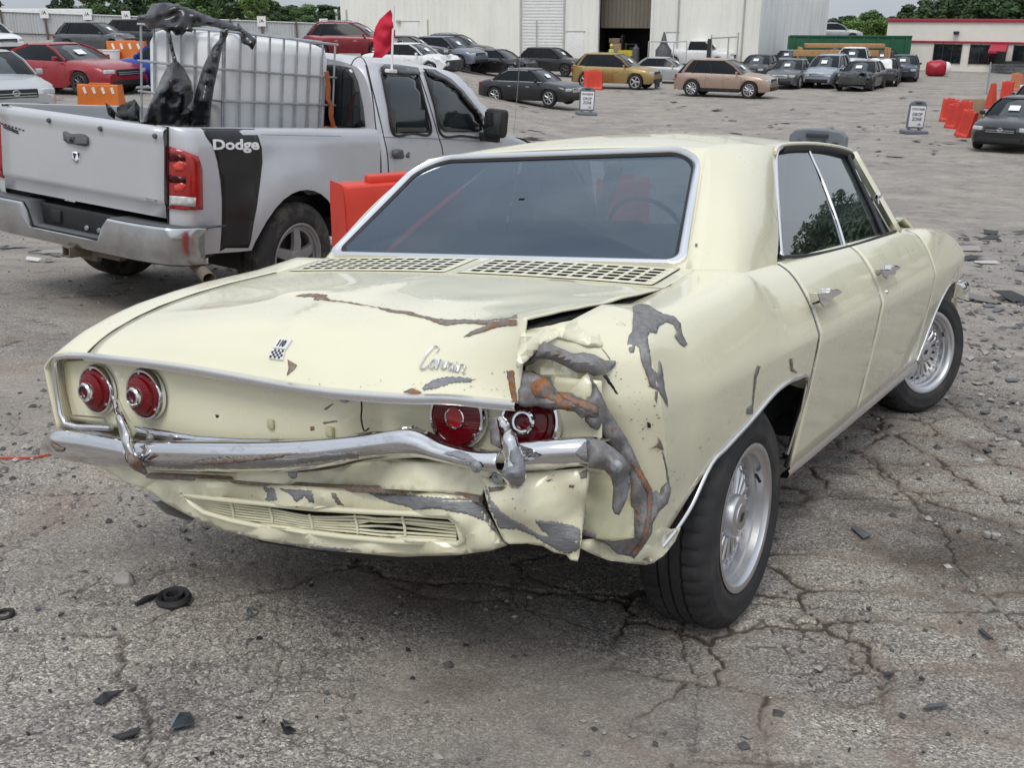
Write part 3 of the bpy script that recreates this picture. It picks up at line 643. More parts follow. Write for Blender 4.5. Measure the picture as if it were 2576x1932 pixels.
for px_, top, dp, kd, w_ in ((-60, -60, 130, 1, 1.2), (128, -25, 128, 1, .8), (205, -30, 132, 0, 1.), (268, -40, 126, 1, 1.1), (335, -25, 140, 0, 1.2), (372, -60, 128, 1, 1.), (425, -50, 122, 0, 1.1), (492, -42, 130, 1, 1.2), (545, -18, 126, 2, 1.0), (574, -8, 140, 0, 1.), (628, 22, 150, 1, 1.3), (668, 8, 140, 2, .8), (700, 30, 160, 0, 1.3), (745, 34, 165, 1, 1.4), (770, 32, 170, 0, 1.4), (600, 14, 165, 1, 1.4), (460, -10, 150, 0, 1.3), (305, -5, 150, 0, 1.4)):
    tree(px_, top, dp, kd, LF, GF, wide=w_ * 1.1)
for k in range(15):
    tree(118 + 45 * k, (6, 14, 2, 18, 10)[k % 5] + (14 if k > 9 else 0), 138 + 4 * (k % 3), (1, 0, 0, 1, 2)[k % 5], LF, GF, wide=1.7)
RF = 'tree in the dark wood behind the office and silver car'; RG = 'trees behind the office'
for px_, top, dp, kd, w_ in ((1770, 48, 118, 1, 1.3), (1800, 36, 125, 1, 1.2), (1850, 42, 112, 2, 1.2), (1835, 30, 135, 1, 1.3), (1880, 22, 118, 0, 1.1), (1905, 40, 108, 2, 1.1), (1895, 24, 130, 1, 1.2), (1932, 32, 140, 1, 1.2), (1965, 12, 125, 3, 1.3), (2000, 0, 118, 3, 1.3), (2040, -20, 112, 3, 1.2), (2080, -10, 120, 3, 1.4), (2120, -25, 108, 3, 1.3), (2165, -35, 112, 3, 1.4), (2205, -30, 106, 3, 1.4), (2250, -30, 112, 3, 1.4), (2020, 18, 135, 1, 1.6), (2100, 12, 135, 1, 1.7), (2180, 10, 135, 1, 1.7)):
    tree(px_, top, dp, kd, RF, RG, zg=-.5, wide=w_, nm='pine_tree' if kd == 3 else 'tree')
# the wood off to the right that the car's side glass mirrors
MF = 'dark tree of the wood mirrored in the cream sedan side glass'
fcm_ = crown_mesh('crown', 77, 11, 3.8, False, 13000, .011); fcm_.materials.append(MAT['leaf_dark'])
for k in range(16):
    a = R(14 + k * 2.9); dd = 64 + 6 * (k % 3); h, r_, cm, tm = TREES[1]; cm = fcm_; s = (.98, .88, 1.04, .92)[k % 4]
    x, y = dd * math.cos(a), dd * math.sin(a); root = empty('tree', (x, y, float(T(x, y))), k * 1.3, scale=1); root.scale = (s * 1.5, s * 1.5, s); tag(root, MF, 'tree', 'trees mirrored in the side glass')
    for n_, me_ in (('crown', cm), ('trunk', tm)): o = bpy.data.objects.new(n_, me_); link(o); o.parent = root
# power lines
for i, (ya, yb) in enumerate(((8, 14), (24, 30))):
    A_ = CPOS + wray(560, ya) * 110; B_ = CPOS + wray(900, yb) * 112; b = MB(); b.tube([A_.lerp(B_, k / 10) - Vector((0, 0, .8 * (1 - (k / 5 - 1)**2))) for k in range(11)], .03, 5); w_ = b.obj('power_line', 'ink', None, 60); tag(w_, ('upper thin power line above the trees by the hall', 'lower thin power line above the trees by the hall')[i], 'cable')
# ------------------------------------------------------------------ vehicle frames
def frame_from(cx, cy, cz, yaw, pit, rol):
    f = Vector((-math.sin(yaw) * math.cos(pit), math.cos(yaw) * math.cos(pit), math.sin(pit)))
    r_ = Vector((math.cos(yaw), math.sin(yaw), 0)); u = r_.cross(f)
    r2 = r_ * math.cos(rol) + u * math.sin(rol); u2 = u * math.cos(rol) - r_ * math.sin(rol)
    Wm = Matrix((CR, CU, CF)).transposed(); A = Matrix((r2, u2, f)); M = Wm @ A
    return Frame(M, CPOS - M @ Vector((cx, cy, cz)))
CV = frame_from(1.718, -2.645, 1.16, .56, -.202, -.025)
def crop(ox, oy, sc): return lambda x, y: ((ox + x / sc) / SD, (oy + y / sc) / SD)
qa, qb, qc, q2, q6, qw, ql, q1 = (crop(1250, 780, 4.424), crop(1150, 1050, 3.687), crop(380, 1180, 2.458), crop(700, 600, 2.765),
                                  crop(1700, 300, 2.2123), crop(1860, 340, 3.687), crop(120, 860, 4.1475), crop(100, 680, 2.304))
def fpp(fr, px, py, n, d):
    n = Vector(n); r_ = fr.ray(px, py); return fr.c + r_ * ((d - n.dot(fr.c)) / n.dot(r_))
def sheet2dh(poly, step, hole):
    xs = [p[0] for p in poly]; ys = [p[1] for p in poly]; pts = [Vector(p) for p in poly] + [Vector(p) for p in hole]; n, m_ = len(poly), len(hole)
    ed = [(i, (i + 1) % n) for i in range(n)] + [(n + i, n + (i + 1) % m_) for i in range(m_)]
    x = min(xs) + step / 2
    while x < max(xs):
        y = min(ys) + step / 2
        while y < max(ys):
            if inpoly(x, y, poly) and not inpoly(x, y, hole) and all((x - q.x)**2 + (y - q.y)**2 > (step * .45)**2 for q in pts[:n + m_]): pts.append(Vector((x, y)))
            y += step
        x += step
    r_ = delaunay_2d_cdt(pts, ed, [], 1, 1e-6); v = [tuple(q) for q in r_[0]]
    fs = []
    for f in r_[2]:
        cx = sum(v[i][0] for i in f) / len(f); cy = sum(v[i][1] for i in f) / len(f)
        if inpoly(cx, cy, poly) and not inpoly(cx, cy, hole): fs.append(tuple(f))
    return v, fs
def plate(name, fr, poly, ctrl, mat, parent, bulge=0., step=9, jg=0., jstep=7, seed=0, rough=.0, solid=.003, hole=None, bw=None, smooth=40, power=3, ret=False):
    """a bent sheet: outline seen along sight lines, its own depth from known points on the car (ctrl: px,py,axis,value)"""
    poly = jag(poly, jg, jstep, seed) if jg else jag(poly, 0, step * 1.5)
    vs, fs = (sheet2dh(poly, step, hole) if hole else sheet2d(poly, step))
    cs = []
    for px, py, ax, val in ctrl:
        p = fr.P(px, py, **{ax: val}); cs.append((px, py, (p - fr.c).length / fr.ray(px, py).length))
    bw = bw or (max(p[1] for p in poly) - min(p[1] for p in poly)) * .4
    out = []
    for (px, py) in vs:
        ws = [(1 / ((px - a)**2 + (py - b)**2 + 4)**(power / 2), d) for a, b, d in cs]; t = sum(w * d for w, d in ws) / sum(w for w, d in ws)
        if bulge:
            e = min(segd(px, py, poly[i - 1], poly[i]) for i in range(len(poly))); t -= bulge * (1 - (1 - min(1, e / bw))**2)
        if rough: t += rough * noise.noise(Vector((px * .045, py * .045, seed)))
        out.append(fr.c + fr.ray(px, py) * t)
    b = MB(); b.add(out, [tuple(reversed(f)) for f in fs])
    o = b.obj(name, mat, parent, smooth=smooth, solid=solid, off=0)
    return (o, b) if ret else o
def segd(x, y, a, b):
    dx, dy = b[0] - a[0], b[1] - a[1]; L = dx * dx + dy * dy + 1e-9; t = max(0, min(1, ((x - a[0]) * dx + (y - a[1]) * dy) / L))
    return math.hypot(x - a[0] - t * dx, y - a[1] - t * dy)
# ------------------------------------------------------------------ the wrecked cream sedan
sedan = empty('wrecked_sedan', mat=CV.mat())
tag(sedan, 'cream four-door hardtop sedan with its right rear corner crushed and rusting', 'car')
XK = [(-.96, .853), (-.6, .872), (0, .882), (1.2, .882), (2.4, .876), (3.0, .862), (3.4, .83), (3.56, .78)]
ZS = [(-.96, .713), (-.918, .741), (-.866, .766), (-.784, .793), (-.70, .814), (-.57, .835), (-.44, .85), (-.2, .868), (-.03, .893), (.06, .880), (.12, .873), (2.2, .868), (2.6, .85), (3.0, .815), (3.3, .77), (3.56, .70)]
XS = [(-.96, .67), (-.2, .67), (-.03, .64), (.06, .735), (.12, .752), (2.2, .752), (2.32, .70), (3.5, .66), (3.56, .64)]
ZB = [(-.96, .34), (-.72, .30), (-.64, .30), (-.55, .345), (-.47, .40), (-.36, .455), (-.10, .515), (.05, .554), (.17, .563), (.33, .552), (.375, .535), (.398, .50), (.403, .245), (2.33, .245), (2.40, .245), (2.46, .33), (2.55, .44), (2.66, .51), (2.80, .555), (2.95, .562), (3.08, .55), (3.13, .52), (3.16, .46), (3.165, .33), (3.56, .33)]
def side(y, z):
    xk = stab(y, XK); return xk - .078 * (max(0, .665 - z) / .42)**1.15
def section(y, nl=11, nu=13, left=False):
    xk = stab(y, XK); zb = tab(y, ZB) if not (left and y < -.36) else tab(y, [(-.96, .50), (-.9, .47), (-.75, .40), (-.62, .33), (-.5, .40), (-.36, .455)]); zs = tab(y, ZS); xs = tab(y, XS); h = zs - .665
    lo = [Vector((side(y, lerp(zb, .665, k / (nl - 1))), y, lerp(zb, .665, k / (nl - 1)))) for k in range(nl)]
    A = [(xk, .665), (xk - .015, .665 + .35 * h), (xk - .039, .665 + .7 * h), (xk - .066, .665 + .93 * h), (xk - .105, zs + .001), (xs, zs)]
    B = [(xk, .665), (xk - .017, .665 + .25 * h), (xk - .040, .665 + .5 * h), (xk - .070, .665 + .74 * h), (xk - .099, .665 + .9 * h), (xs, zs)]
    w = sstep(-.03, .15, y) if y < 1 else 1 - sstep(2.2, 2.5, y)
    up = smoothline([Vector((lerp(a[0], b[0], w), y, lerp(a[1], b[1], w))) for a, b in zip(A, B)], nu)
    return lo + up[1:]
def mirx(rows): return [[Vector((-p.x, p.y, p.z)) for p in r_] for r_ in rows]
P = CV.P
def traced(low, up, nl=11, nu=13):
    lo = smoothline([P(a, b, x=c_) for a, b, c_ in low], nl); uu = smoothline([P(a, b, x=c_) for a, b, c_ in up], nu); return lo + uu[1:]
ysR = [.403, .40, .38, .35, .30, .24, .18, .12, .09, .06, .03, 0, -.03, -.07, -.12, -.2, -.28, -.36, -.44]
ysL = ysR + [-.50, -.56, -.62, -.68, -.74, -.79, -.83, -.866, -.90, -.93, -.945, -.96]
colsL = [section(y, left=True) for y in ysL]; colsR = [section(y) for y in ysR]
ridge = traced([(1400, 1213, .80), (1436, 1090, .84), (1440, 980, .86), (1428, 870, .868)], [(1428, 870, .868), (1404, 765, .84), (1380, 700, .79), (1345, 670, .745), (1300, 658, .70)])
endc = traced([(1368, 1195, .79), (1385, 1080, .815), (1360, 985, .808), (1292, 872, .772)], [(1292, 872, .772), (1272, 802, .75), (1235, 765, .72), (1195, 748, .69), (1150, 735, .665)])
base = colsR[-1]
mid1 = [base[i].lerp(ridge[i], .5) + Vector((-.012 * math.sin(math.pi * i / 22), 0, 0)) for i in range(len(base))]
mid2 = [ridge[i].lerp(endc[i], .5) + Vector((-.010, .012, 0)) * math.sin(math.pi * i / 22) for i in range(len(base))]
for i, p in enumerate(ridge): ridge[i] = p + Vector((.004 * noise.noise(Vector((i * .6, 1, 0))), 0, 0))
colsR = colsR + [[base[i].lerp(mid1[i], .5) for i in range(len(base))]] + [mid1, [mid1[i].lerp(ridge[i], .55) for i in range(len(base))], ridge, mid2, endc]
shell = MB(); shell.grid(colsR); sL = MB(); sL.grid(colsL, flip=False); shell.v, shell.f = shell.v, shell.f
mm = sL.mirror(); shell.add(mm.v, mm.f)
# sail panels and roof, one skin with the quarters
gl0, gl1 = Vector((.645, -.025, .893)), Vector((.52, .40, 1.214))
def gl_edge(b): return gl0.lerp(gl1, b) + Vector((.012, -.01, .012)) * math.sin(math.pi * b)
w0, w1, w2 = Vector((.752, .403, .873)), P(1678, 440, x=.672), P(1677, 342, x=.588)
wtop = Vector((.566, max(.9, w2.y + .06), 1.222))
def win_edge(b): return crom([w0, w0.lerp(w1, .5) + Vector((.008, -.006, 0)), w1, w2, wtop], 101)[int(round(b * 100))]
ySail = [y for y in reversed(ysR) if y >= -.0301]            # -.03 ... .403
def sail_bottom(y): return section(y)[-1]
NB = 14; rows = []
for k, y in enumerate(ySail):
    a = (y + .03) / .433; B_ = sail_bottom(y); T_ = gl1.lerp(wtop, a) + Vector((.018, 0, .012)) * math.sin(math.pi * a); row = []
    for j in range(NB + 1):
        b = j / NB; p = (1 - b) * B_ + b * T_ + (1 - a) * gl_edge(b) + a * win_edge(b) - ((1 - a) * (1 - b) * gl0 + a * (1 - b) * w0 + (1 - a) * b * gl1 + a * b * wtop)
        p = p + Vector((.018, 0, 0)) * math.sin(math.pi * a) * math.sin(math.pi * b)
        if j == 0: p = B_
        row.append(p)
    rows.append(row)
sail = MB(); sail.grid(rows, flip=True); shell.add(sail.v, sail.f); q = sail.mirror(); shell.add(q.v, q.f)
sail_top = [r_[-1] for r_ in rows]
edge = sail_top + [Vector((.575, y, 1.226 - .02 * max(0, y - 1.6))) for y in (1.15, 1.3, 1.45, 1.6, 1.75, 1.86)]
rr = []
for e in edge:
    zc = stab(e.y, [(.40, 1.232), (.6, 1.262), (.9, 1.287), (1.25, 1.293), (1.6, 1.275), (1.86, 1.238)]); row = []
    for k in range(25):
        s = -1 + 2 * k / 24; row.append(Vector((e.x * s, e.y + .03 * (1 - s * s) * (1 if e.y < .6 else -1.0 if e.y > 1.7 else 0), e.z + (zc - e.z) * (1 - abs(s)**2.5))))
    rr.append(row)
shell.grid(rr)
body_shell = shell.obj('body_shell', 'cream', sedan, smooth=36, weld=3e-4, fixn=True, solid=.004, off=-1)
# rear window: rounded opening with bright trim and tinted pane
def glass_pt(a, b, push=0.0):
    """a -1..1 across, b 0..1 up"""
    e = gl_edge(b); s = abs(a)**2.2
    yc = e.y + lerp(-.035, .035, b) * (1 - s) * 1.0; zc = e.z + lerp(.012, .016, b) * (1 - s)
    return Vector((e.x * a, yc - push * .6, zc + push * .8))
def rloop(ins, r_, n=10):
    pts = []; w, h = 1 - ins, .5 - ins * .9; rx = r_; ry = r_ * .95
    for cx, cy, a0 in ((w - rx, h - ry, 0), (-(w - rx), h - ry, 90), (-(w - rx), -(h - ry), 180), (w - rx, -(h - ry), 270)):
        kk = 1.0 if cy > 0 else .35
        for t_ in range(n + 1):
            a = R(a0 + 90 * t_ / n); sx = math.copysign(1, cx); sy = math.copysign(1, cy)
            pts.append((sx * (w - rx * kk) + rx * kk * math.cos(a), .5 + sy * (h - ry * kk) + ry * kk * math.sin(a)))
    return pts
def rectloop(m_):
    out = []
    for (a, b) in m_:
        a_, b_ = a, (b - .5) * 2; s = 1 / max(abs(a_), abs(b_), 1e-6); out.append((a_ * s, .5 + b_ * s / 2))
    return out
lo_ = rloop(.012, .20); li_ = rloop(.058, .17); lr_ = rectloop(lo_)
sur = MB(); sur.grid([[glass_pt(*q, push=.0) for q in lr_], [glass_pt(*q, push=.001) for q in lo_]], cu=True); sur.obj('window_surround', 'cream', sedan, 40)
trm = MB(); trm.grid([[glass_pt(*q, push=p_) for q in L_] for L_, p_ in ((lo_, .000), (lo_, .012), (rloop(.03, .19), .016), (rloop(.052, .172), .008), (li_, -.004))], cu=True); trm.obj('window_trim', 'bright_trim', sedan, 50)
rub = MB(); lq = rloop(.056, .17); rub.grid([[glass_pt(*q, push=.004) for q in lq], [glass_pt(*q, push=-.003) for q in rloop(.072, .16)]], cu=True); rub.obj('window_seal', 'black', sedan, 50)
pane = MB(); ctr = (0, .5); pane.grid([[glass_pt(lerp(0, q[0], t_), lerp(.5, q[1], t_), push=-.004) for q in li_] for t_ in (.02, .25, .5, .75, 1.0)], cu=True)
pane.obj('rear_window', 'rear_glass', sedan, 180)
# deck: louvre panel, engine lid
def deckz(x, y): return tab(y, ZS) + .016 * (1 - (x / .67)**2)
lv = MB()
for x0, x1 in ((-.605, -.045), (.045, .605)):
    nc, nr = 12, 5; xs_ = [x0 - .03 if x0 > 0 else -.66]; xs_ = [x0 - .022]; cw = (x1 - x0) / nc
    for i in range(nc): xs_ += [x0 + cw * (i + .12), x0 + cw * (i + .88)]
    xs_.append(x1 + .022); y0, y1 = -.205, -.058; rh = (y1 - y0) / nr; ys_ = [y0 - .02]
    for j in range(nr): ys_ += [y0 + rh * (j + .14), y0 + rh * (j + .84)]
    ys_.append(y1 + .02)
    vs_ = [Vector((x, y, deckz(x, y) + .004)) for y in ys_ for x in xs_]; nx = len(xs_); fs_ = []
    for j in range(len(ys_) - 1):
        for i in range(nx - 1):
            if i % 2 == 1 and j % 2 == 1: continue
            fs_.append((j * nx + i, j * nx + i + 1, (j + 1) * nx + i + 1, (j + 1) * nx + i))
    lo2 = MB(); lo2.add(vs_, fs_); lo2.obj('louvre_grille', 'cream', sedan, 30, solid=.0015, off=-1)
pl = MB()
xe = [-.665, -.63, -.024, .024, .63, .665]; ye = [-.232, -.226, -.037, -.015]
for j in range(3):
    for i in range(5):
        if j == 1 and i in (1, 3): continue
        n_ = 6; pl.grid([[Vector((lerp(xe[i], xe[i + 1], u / n_), lerp(ye[j], ye[j + 1], v / 3), deckz(lerp(xe[i], xe[i + 1], u / n_), lerp(ye[j], ye[j + 1], v / 3)) + .0005)) for u in range(n_ + 1)] for v in range(4)])
pl.obj('cowl_panel', 'cream', sedan, 40, weld=True, solid=.004, off=-1)
bay = MB(); bay.box((0, -.46, .60), (1.22, .74, .34)); bay.box((0, -.13, .80), (1.24, .19, .06)); bay.obj('bay_shade_box', 'dark_inner', sedan, 0)  # solid dark boxes; their colour stands in for shade under lid and louvres
c0 = P(650, 637, z=.858)
rowsF = [[(-.665, -.238, None), (-.33, -.238, None), (-.03, -.238, None), (.2, -.238, None), (.36, -.238, None), (.5, -.238, None), (.665, -.238, None)],
         [(-.665, -.45, None), (-.33, -.45, None), (-.03, -.46, .872), (.2, -.47, .868), (.36, -.48, .866), (.5, -.49, .866), (.664, -.50, .868)],
         [(-.665, -.64, None), (-.33, -.62, None), (c0.x, -.61, .868), (.2, -.62, .860), (.35, -.63, .856), (.48, -.66, .858), (.66, -.74, .871)],
         [(-.665, -.77, None), (-.35, -.75, .832), (c0.x, c0.y, c0.z), (.2, -.742, .848), (.347, -.76, .836), (.47, -.785, .843), (.655, -.892, .872)]]
rowsB = [rowsF[-1],
         [(-.665, -.84, None), (-.35, -.84, .808), (-.02, -.835, .822), (.2, -.83, .808), (.35, -.84, .798), (.47, -.855, .802), (.657, -.908, .822)],
         [(-.665, -.905, None), (-.34, -.915, .768), (.03, -.92, .763), (.22, -.91, .752), (.38, -.905, .745), (.49, -.905, .748), (.656, -.918, .76)],
         [(-.661, -.957, .715), (-.275, -.968, .716), (.094, -.972, .701), (.274, -.962, .698), (.417, -.952, .703), (.529, -.942, .710), (.652, -.924, .706)]]
def ctl(rows): return [[Vector((x, y, deckz(x, y) if z is None else z)) for x, y, z in r_] for r_ in rows]
def crows(ctrl, nu, nv):
    rws = [crom(r_, nu) for r_ in ctrl]; cols = [crom([r_[j] for r_ in rws], nv) for j in range(nu)]
    return [[cols[j][i] for j in range(nu)] for i in range(nv)]
lid = MB(); gF = crows(ctl(rowsF), 61, 25); gB = crows(ctl(rowsB), 61, 25)
for i, r_ in enumerate(gF + gB):
    for j, p in enumerate(r_):
        s = sstep(20, 50, j); p.z += s * .004 * noise.noise(Vector((p.x * 7, p.y * 9, 2)))
        p.z += .010 * max(0, 1 - abs(p.x + .02) / .05) * sstep(-.25, -.5, p.y) * sstep(-.95, -.8, p.y)
lid.grid(gF, flip=True); lid.grid(gB, flip=True)
lid_o = lid.obj('engine_lid', 'cream', sedan, 24, weld=3e-4, solid=.005, off=-1)
lidb = lid.bvh()
lip = [r_ for r_ in gB[-1]]
lt = MB(); lt.grid([[p + Vector((0, .002, .006)) for p in lip], [p + Vector((0, -.012, .004)) for p in lip], [p + Vector((0, -.015, -.005)) for p in lip], [p + Vector((0, -.011, -.014)) for p in lip], [p + Vector((0, .004, -.016)) for p in lip]])
lt.obj('lid_trim', 'bright_trim', lid_o, 50)
# dents, scars and bare metal on the lid
def px(fn, pts): return [fn(*p) for p in pts]
drape('bare_metal_patch', CV, lidb, px(q2, [(120, 402), (180, 388), (262, 385), (345, 394), (325, 408), (365, 428), (430, 437), (560, 455), (690, 480), (560, 461), (430, 443), (330, 432), (245, 428), (262, 405), (200, 407)]), 'brown_rust', lid_o, jg=1.0, jstep=5, seed=3, step=5)
drape('bare_metal_patch', CV, lidb, px(q2, [(690, 480), (730, 489), (850, 505), (940, 518), (1000, 540), (1100, 560), (1200, 570), (1300, 565), (1450, 575), (1600, 555), (1660, 534), (1662, 605), (1560, 610), (1480, 630), (1400, 660), (1290, 690), (1340, 650), (1440, 615), (1455, 600), (1350, 592), (1250, 592), (1180, 606), (1120, 597), (1050, 567), (960, 542), (850, 520), (760, 508)]), 'brown_rust', lid_o, jg=1.0, jstep=5, seed=4, step=5)
drape('bare_metal_patch', CV, lidb, px(q2, [(66, 842), (105, 865), (132, 880), (112, 915), (62, 955), (76, 900)]), 'brown_rust', lid_o, jg=.6, jstep=4, seed=5, step=5)
drape('scrape_mark', CV, lidb, px(q2, [(1000, 1042), (1080, 985), (1180, 963), (1290, 968), (1380, 980), (1330, 1000), (1220, 1002), (1100, 1042), (1010, 1060)]), 'scrape', lid_o, jg=2.0, jstep=3, seed=6, step=5)
drape('rust_patch', CV, lidb, px(q2, [(872, 1072), (930, 1044), (1000, 1072), (960, 1086)]), 'rust', lid_o, jg=.8, jstep=4, seed=7, step=4)
drape('rust_patch', CV, lidb, px(q2, [(1590, 920), (1640, 918), (1652, 1030), (1662, 1140), (1636, 1150), (1612, 1050)]), 'rust', lid_o, jg=1.2, jstep=4, seed=8, step=4)
# script lettering and enamel badges
def drapeline(pts, fn, bv, fr=CV, off=.004, n=6):
    out = []
    for p in crom([Vector((*fn(*q_), 0)) for q_ in pts], (len(pts) - 1) * n + 1):
        d = fr.ray(p.x, p.y); h = bv.ray_cast(fr.c, d)
        if h[0] is not None: out.append(h[0] + (h[1] if h[1].dot(d) < 0 else -h[1]) * off)
    return out
sc = MB()
for st in ([(1105, 800), (1122, 768), (1092, 762), (1050, 802), (1012, 860), (992, 902), (1012, 918), (1052, 892), (1078, 858)],
           [(1090, 850), (1066, 876), (1060, 902), (1078, 912), (1100, 888), (1098, 858), (1090, 850), (1112, 862)],
           [(1112, 858), (1106, 915), (1126, 864), (1146, 858), (1140, 905), (1158, 914)], [(1158, 914), (1160, 866), (1164, 912), (1186, 870), (1198, 872)],
           [(1226, 878), (1200, 880), (1188, 908), (1204, 920), (1226, 882), (1218, 924), (1236, 918)], [(1248, 884), (1240, 926), (1256, 920)],
           [(1262, 890), (1254, 934), (1274, 892), (1296, 884), (1308, 898), (1290, 934), (1306, 940)], [(1250, 868), (1254, 866)]):
    L_ = drapeline(st, q2, lidb, off=.005, n=7)
    if len(L_) > 2: sc.tube(L_, .0021, 6)
sc.obj('script_lettering', 'chrome', lid_o, 60)
def draped_quad(corners, off):
    out = []
    for c_ in corners:
        d = CV.ray(*q2(*c_)); h = lidb.ray_cast(CV.c, d); out.append(h[0] + (h[1] if h[1].dot(d) < 0 else -h[1]) * off)
    return out
bd = MB(); A_ = draped_quad([(10, 702), (102, 712), (58, 778), (-30, 768)], .003); bd.grid([[A_[3], A_[2]], [A_[0], A_[1]]])
badge = bd.obj('number_badge', 'white', lid_o, 0, solid=.006, off=0)
A_ = draped_quad([(14, 708), (96, 716), (60, 768), (-20, 760)], .0072); text_on('badge_number', '110', A_[3] * .8 + A_[2] * .2, (A_[2] - A_[3]) * .62, (A_[0] - A_[3]) * .9 + (A_[2] - A_[3]) * .0, 'ink', badge, bold=.03, thick=.0008)
bd = MB(); Q_ = draped_quad([(-30, 776), (54, 784), (40, 852), (-58, 842)], .003); bd.grid([[Q_[3], Q_[2]], [Q_[0], Q_[1]]]); chk = bd.obj('checker_badge', 'white', lid_o, 0, solid=.006, off=0)
ck = MB(); Q_ = draped_quad([(-27, 780), (50, 788), (37, 848), (-52, 838)], .0075)
for i in range(6):
    for j in range(4):
        if (i + j) % 2 == 0:
            f_ = lambda u, v: Q_[3].lerp(Q_[2], u).lerp(Q_[0].lerp(Q_[1], u), v)
            ck.add([f_(i / 6, j / 4), f_((i + 1) / 6, j / 4), f_((i + 1) / 6, (j + 1) / 4), f_(i / 6, (j + 1) / 4)], [(0, 1, 2, 3)])
ck.obj('checker_pattern', 'ink', chk, 0)
# rubber seal and dark gap beneath the lifted lid edge
seal = MB()
for k, (dy, r_) in enumerate(((0, .011), (12, .012), (22, .009))):
    seal.tube([P(a, b + dy * w_, x=.645 - .008 * k) - Vector((0, 0, .006)) for a, b, w_ in ((1428, 632, .25), (1380, 645, .5), (1330, 657, .8), (1270, 672, 1), (1210, 688, 1.05), (1165, 701, 1.1), (1136, 712, 1.15))], r_, 8)
seal.obj('rubber_seal', 'black', sedan, 60)
# tail panel with its lamps
tp = MB(); rws = []
for k in range(15):
    row = []
    for i in range(70):
        x = lerp(-.835, .80, i / 69); z = lerp(.512, .705, k / 14)
        up = .045 * sstep(.1, .6, x); y = -.926 + .012 * (x / .83)**2 + .048 * sstep(.30, .48, x) + .02 * sstep(.5, .7, x)
        dent = math.exp(-((x - .24) / .055)**2) * (1 - sstep(.55, .70, z) * .5); y += .045 * dent + .02 * math.exp(-((x - .36) / .03)**2)
        y += .004 * sstep(.1, .25, x) * noise.noise(Vector((x * 11, z * 11, 4)))
        row.append(Vector((x, y, z + up)))
    rws.append(row)
tp.grid(rws); tail = tp.obj('tail_panel', 'cream', sedan, 40, solid=.003); tailb = tp.bvh()
tf = MB()   # bright frame of the cove, left end
tf.tube([P(192, 769, y=-.957), P(150, 768, y=-.957), P(124, 771, y=-.955), P(117, 782, y=-.953), P(119, 810, y=-.951), P(125, 860, y=-.95), P(131, 895, y=-.95), P(142, 916, y=-.95), P(165, 922, y=-.952), P(240, 925, y=-.955)], .0085, 8)
tf.obj('cove_trim', 'bright_trim', sedan, 60)
tf = MB(); tf.tube([P(285, 927, y=-.965), P(340, 937, y=-.97), P(430, 950, y=-.975), P(520, 956, y=-.98), P(620, 958, y=-.98), P(740, 957, y=-.98)], .012, 8); tf.obj('lower_cove_trim', 'old_chrome', sedan, 60)
lf = MB(); lf.tube([P(*q1(300, 517), y=-.938), P(*q1(160, 522), y=-.936), P(*q1(132, 545), y=-.935), P(*q1(150, 700), y=-.935), P(*q1(185, 840), y=-.935), P(*q1(370, 856), y=-.937), P(*q1(385, 880), y=-.938)], .0025, 6); lf.obj('panel_seam', 'brown_rust', tail, 60)
for (a, b) in ((1342, 890), (1682, 935)): clipm = MB(); clipm.box(P(*q1(a, b), y=-.93), (.02, .012, .022), bev=.003); clipm.obj('trim_clip', 'cream_inner', tail, 40)
bolt = MB(); bolt.lathe([(.0, -.012), (.010, -.012), (.012, -.004), (.012, .0)], 8, P(*q1(1775, 737), y=-.925), 'Y'); bolt.obj('bolt', 'steel', tail, 40)
def lamp(c, Mrot, dark=False, proud=True):
    c = Vector(c); M_ = Mrot
    def L(prof, mat, nm, par): b = MB(); b.lathe([(r_, h) for r_, h in prof], 32, c, 'Y', M_); return b.obj(nm, mat, par, 30)
    lens = L([(.0585, -.002), (.0585, -.012), (.055, -.017), (.047, -.019), (.046, -.026), (.028, -.034), (.0, -.034)] if proud else [(.0585, -.002), (.0585, -.010), (.050, -.013), (.030, -.016), (.0, -.016)], 'red_deep' if dark else 'red_lens', 'tail_lamp', sedan)
    L([(.069, .004), (.069, -.006), (.065, -.013), (.060, -.013), (.0585, -.006)], 'chrome', 'chrome_ring', lens)
    if proud:
        L([(.026, -.030), (.0255, -.044), (.022, -.048), (.0175, -.048), (.017, -.040)], 'chrome', 'inner_ring', lens); L([(.0172, -.041), (.010, -.043), (0, -.043)], 'red_deep', 'reflector', lens)
    else: L([(.0235, -.014), (.0235, -.020), (.0215, -.021), (.020, -.019)], 'chrome', 'inner_ring', lens); L([(.0205, -.018), (.01, -.0185), (0, -.0185)], 'red_reflector', 'reflector', lens)
    s = MB()
    for a in (92, 215, 325): s.box(c + M_ @ Vector((.057 * math.cos(R(a)), -.016, .057 * math.sin(R(a)))), (.006, .006, .006), bev=.001)
    s.obj('lens_screw', 'chrome', lens, 40); return lens
simple('red_reflector', (.42, .004, .01), .2, coat=.6)  # brighter red plastic of the flat lamp reflector
I3 = Matrix.Identity(3)
lamp(P(213, 841, y=-.93), I3); lamp(P(317, 851, y=-.935), I3)
lamp(P(991, 900, y=-.888), Matrix.Rotation(R(5), 3, 'Z') @ Matrix.Rotation(R(-4), 3, 'X'), proud=False)
lamp(P(1148, 914, y=-.862), Matrix.Rotation(R(-16), 3, 'X') @ Matrix.Rotation(R(6), 3, 'Z'), dark=True)
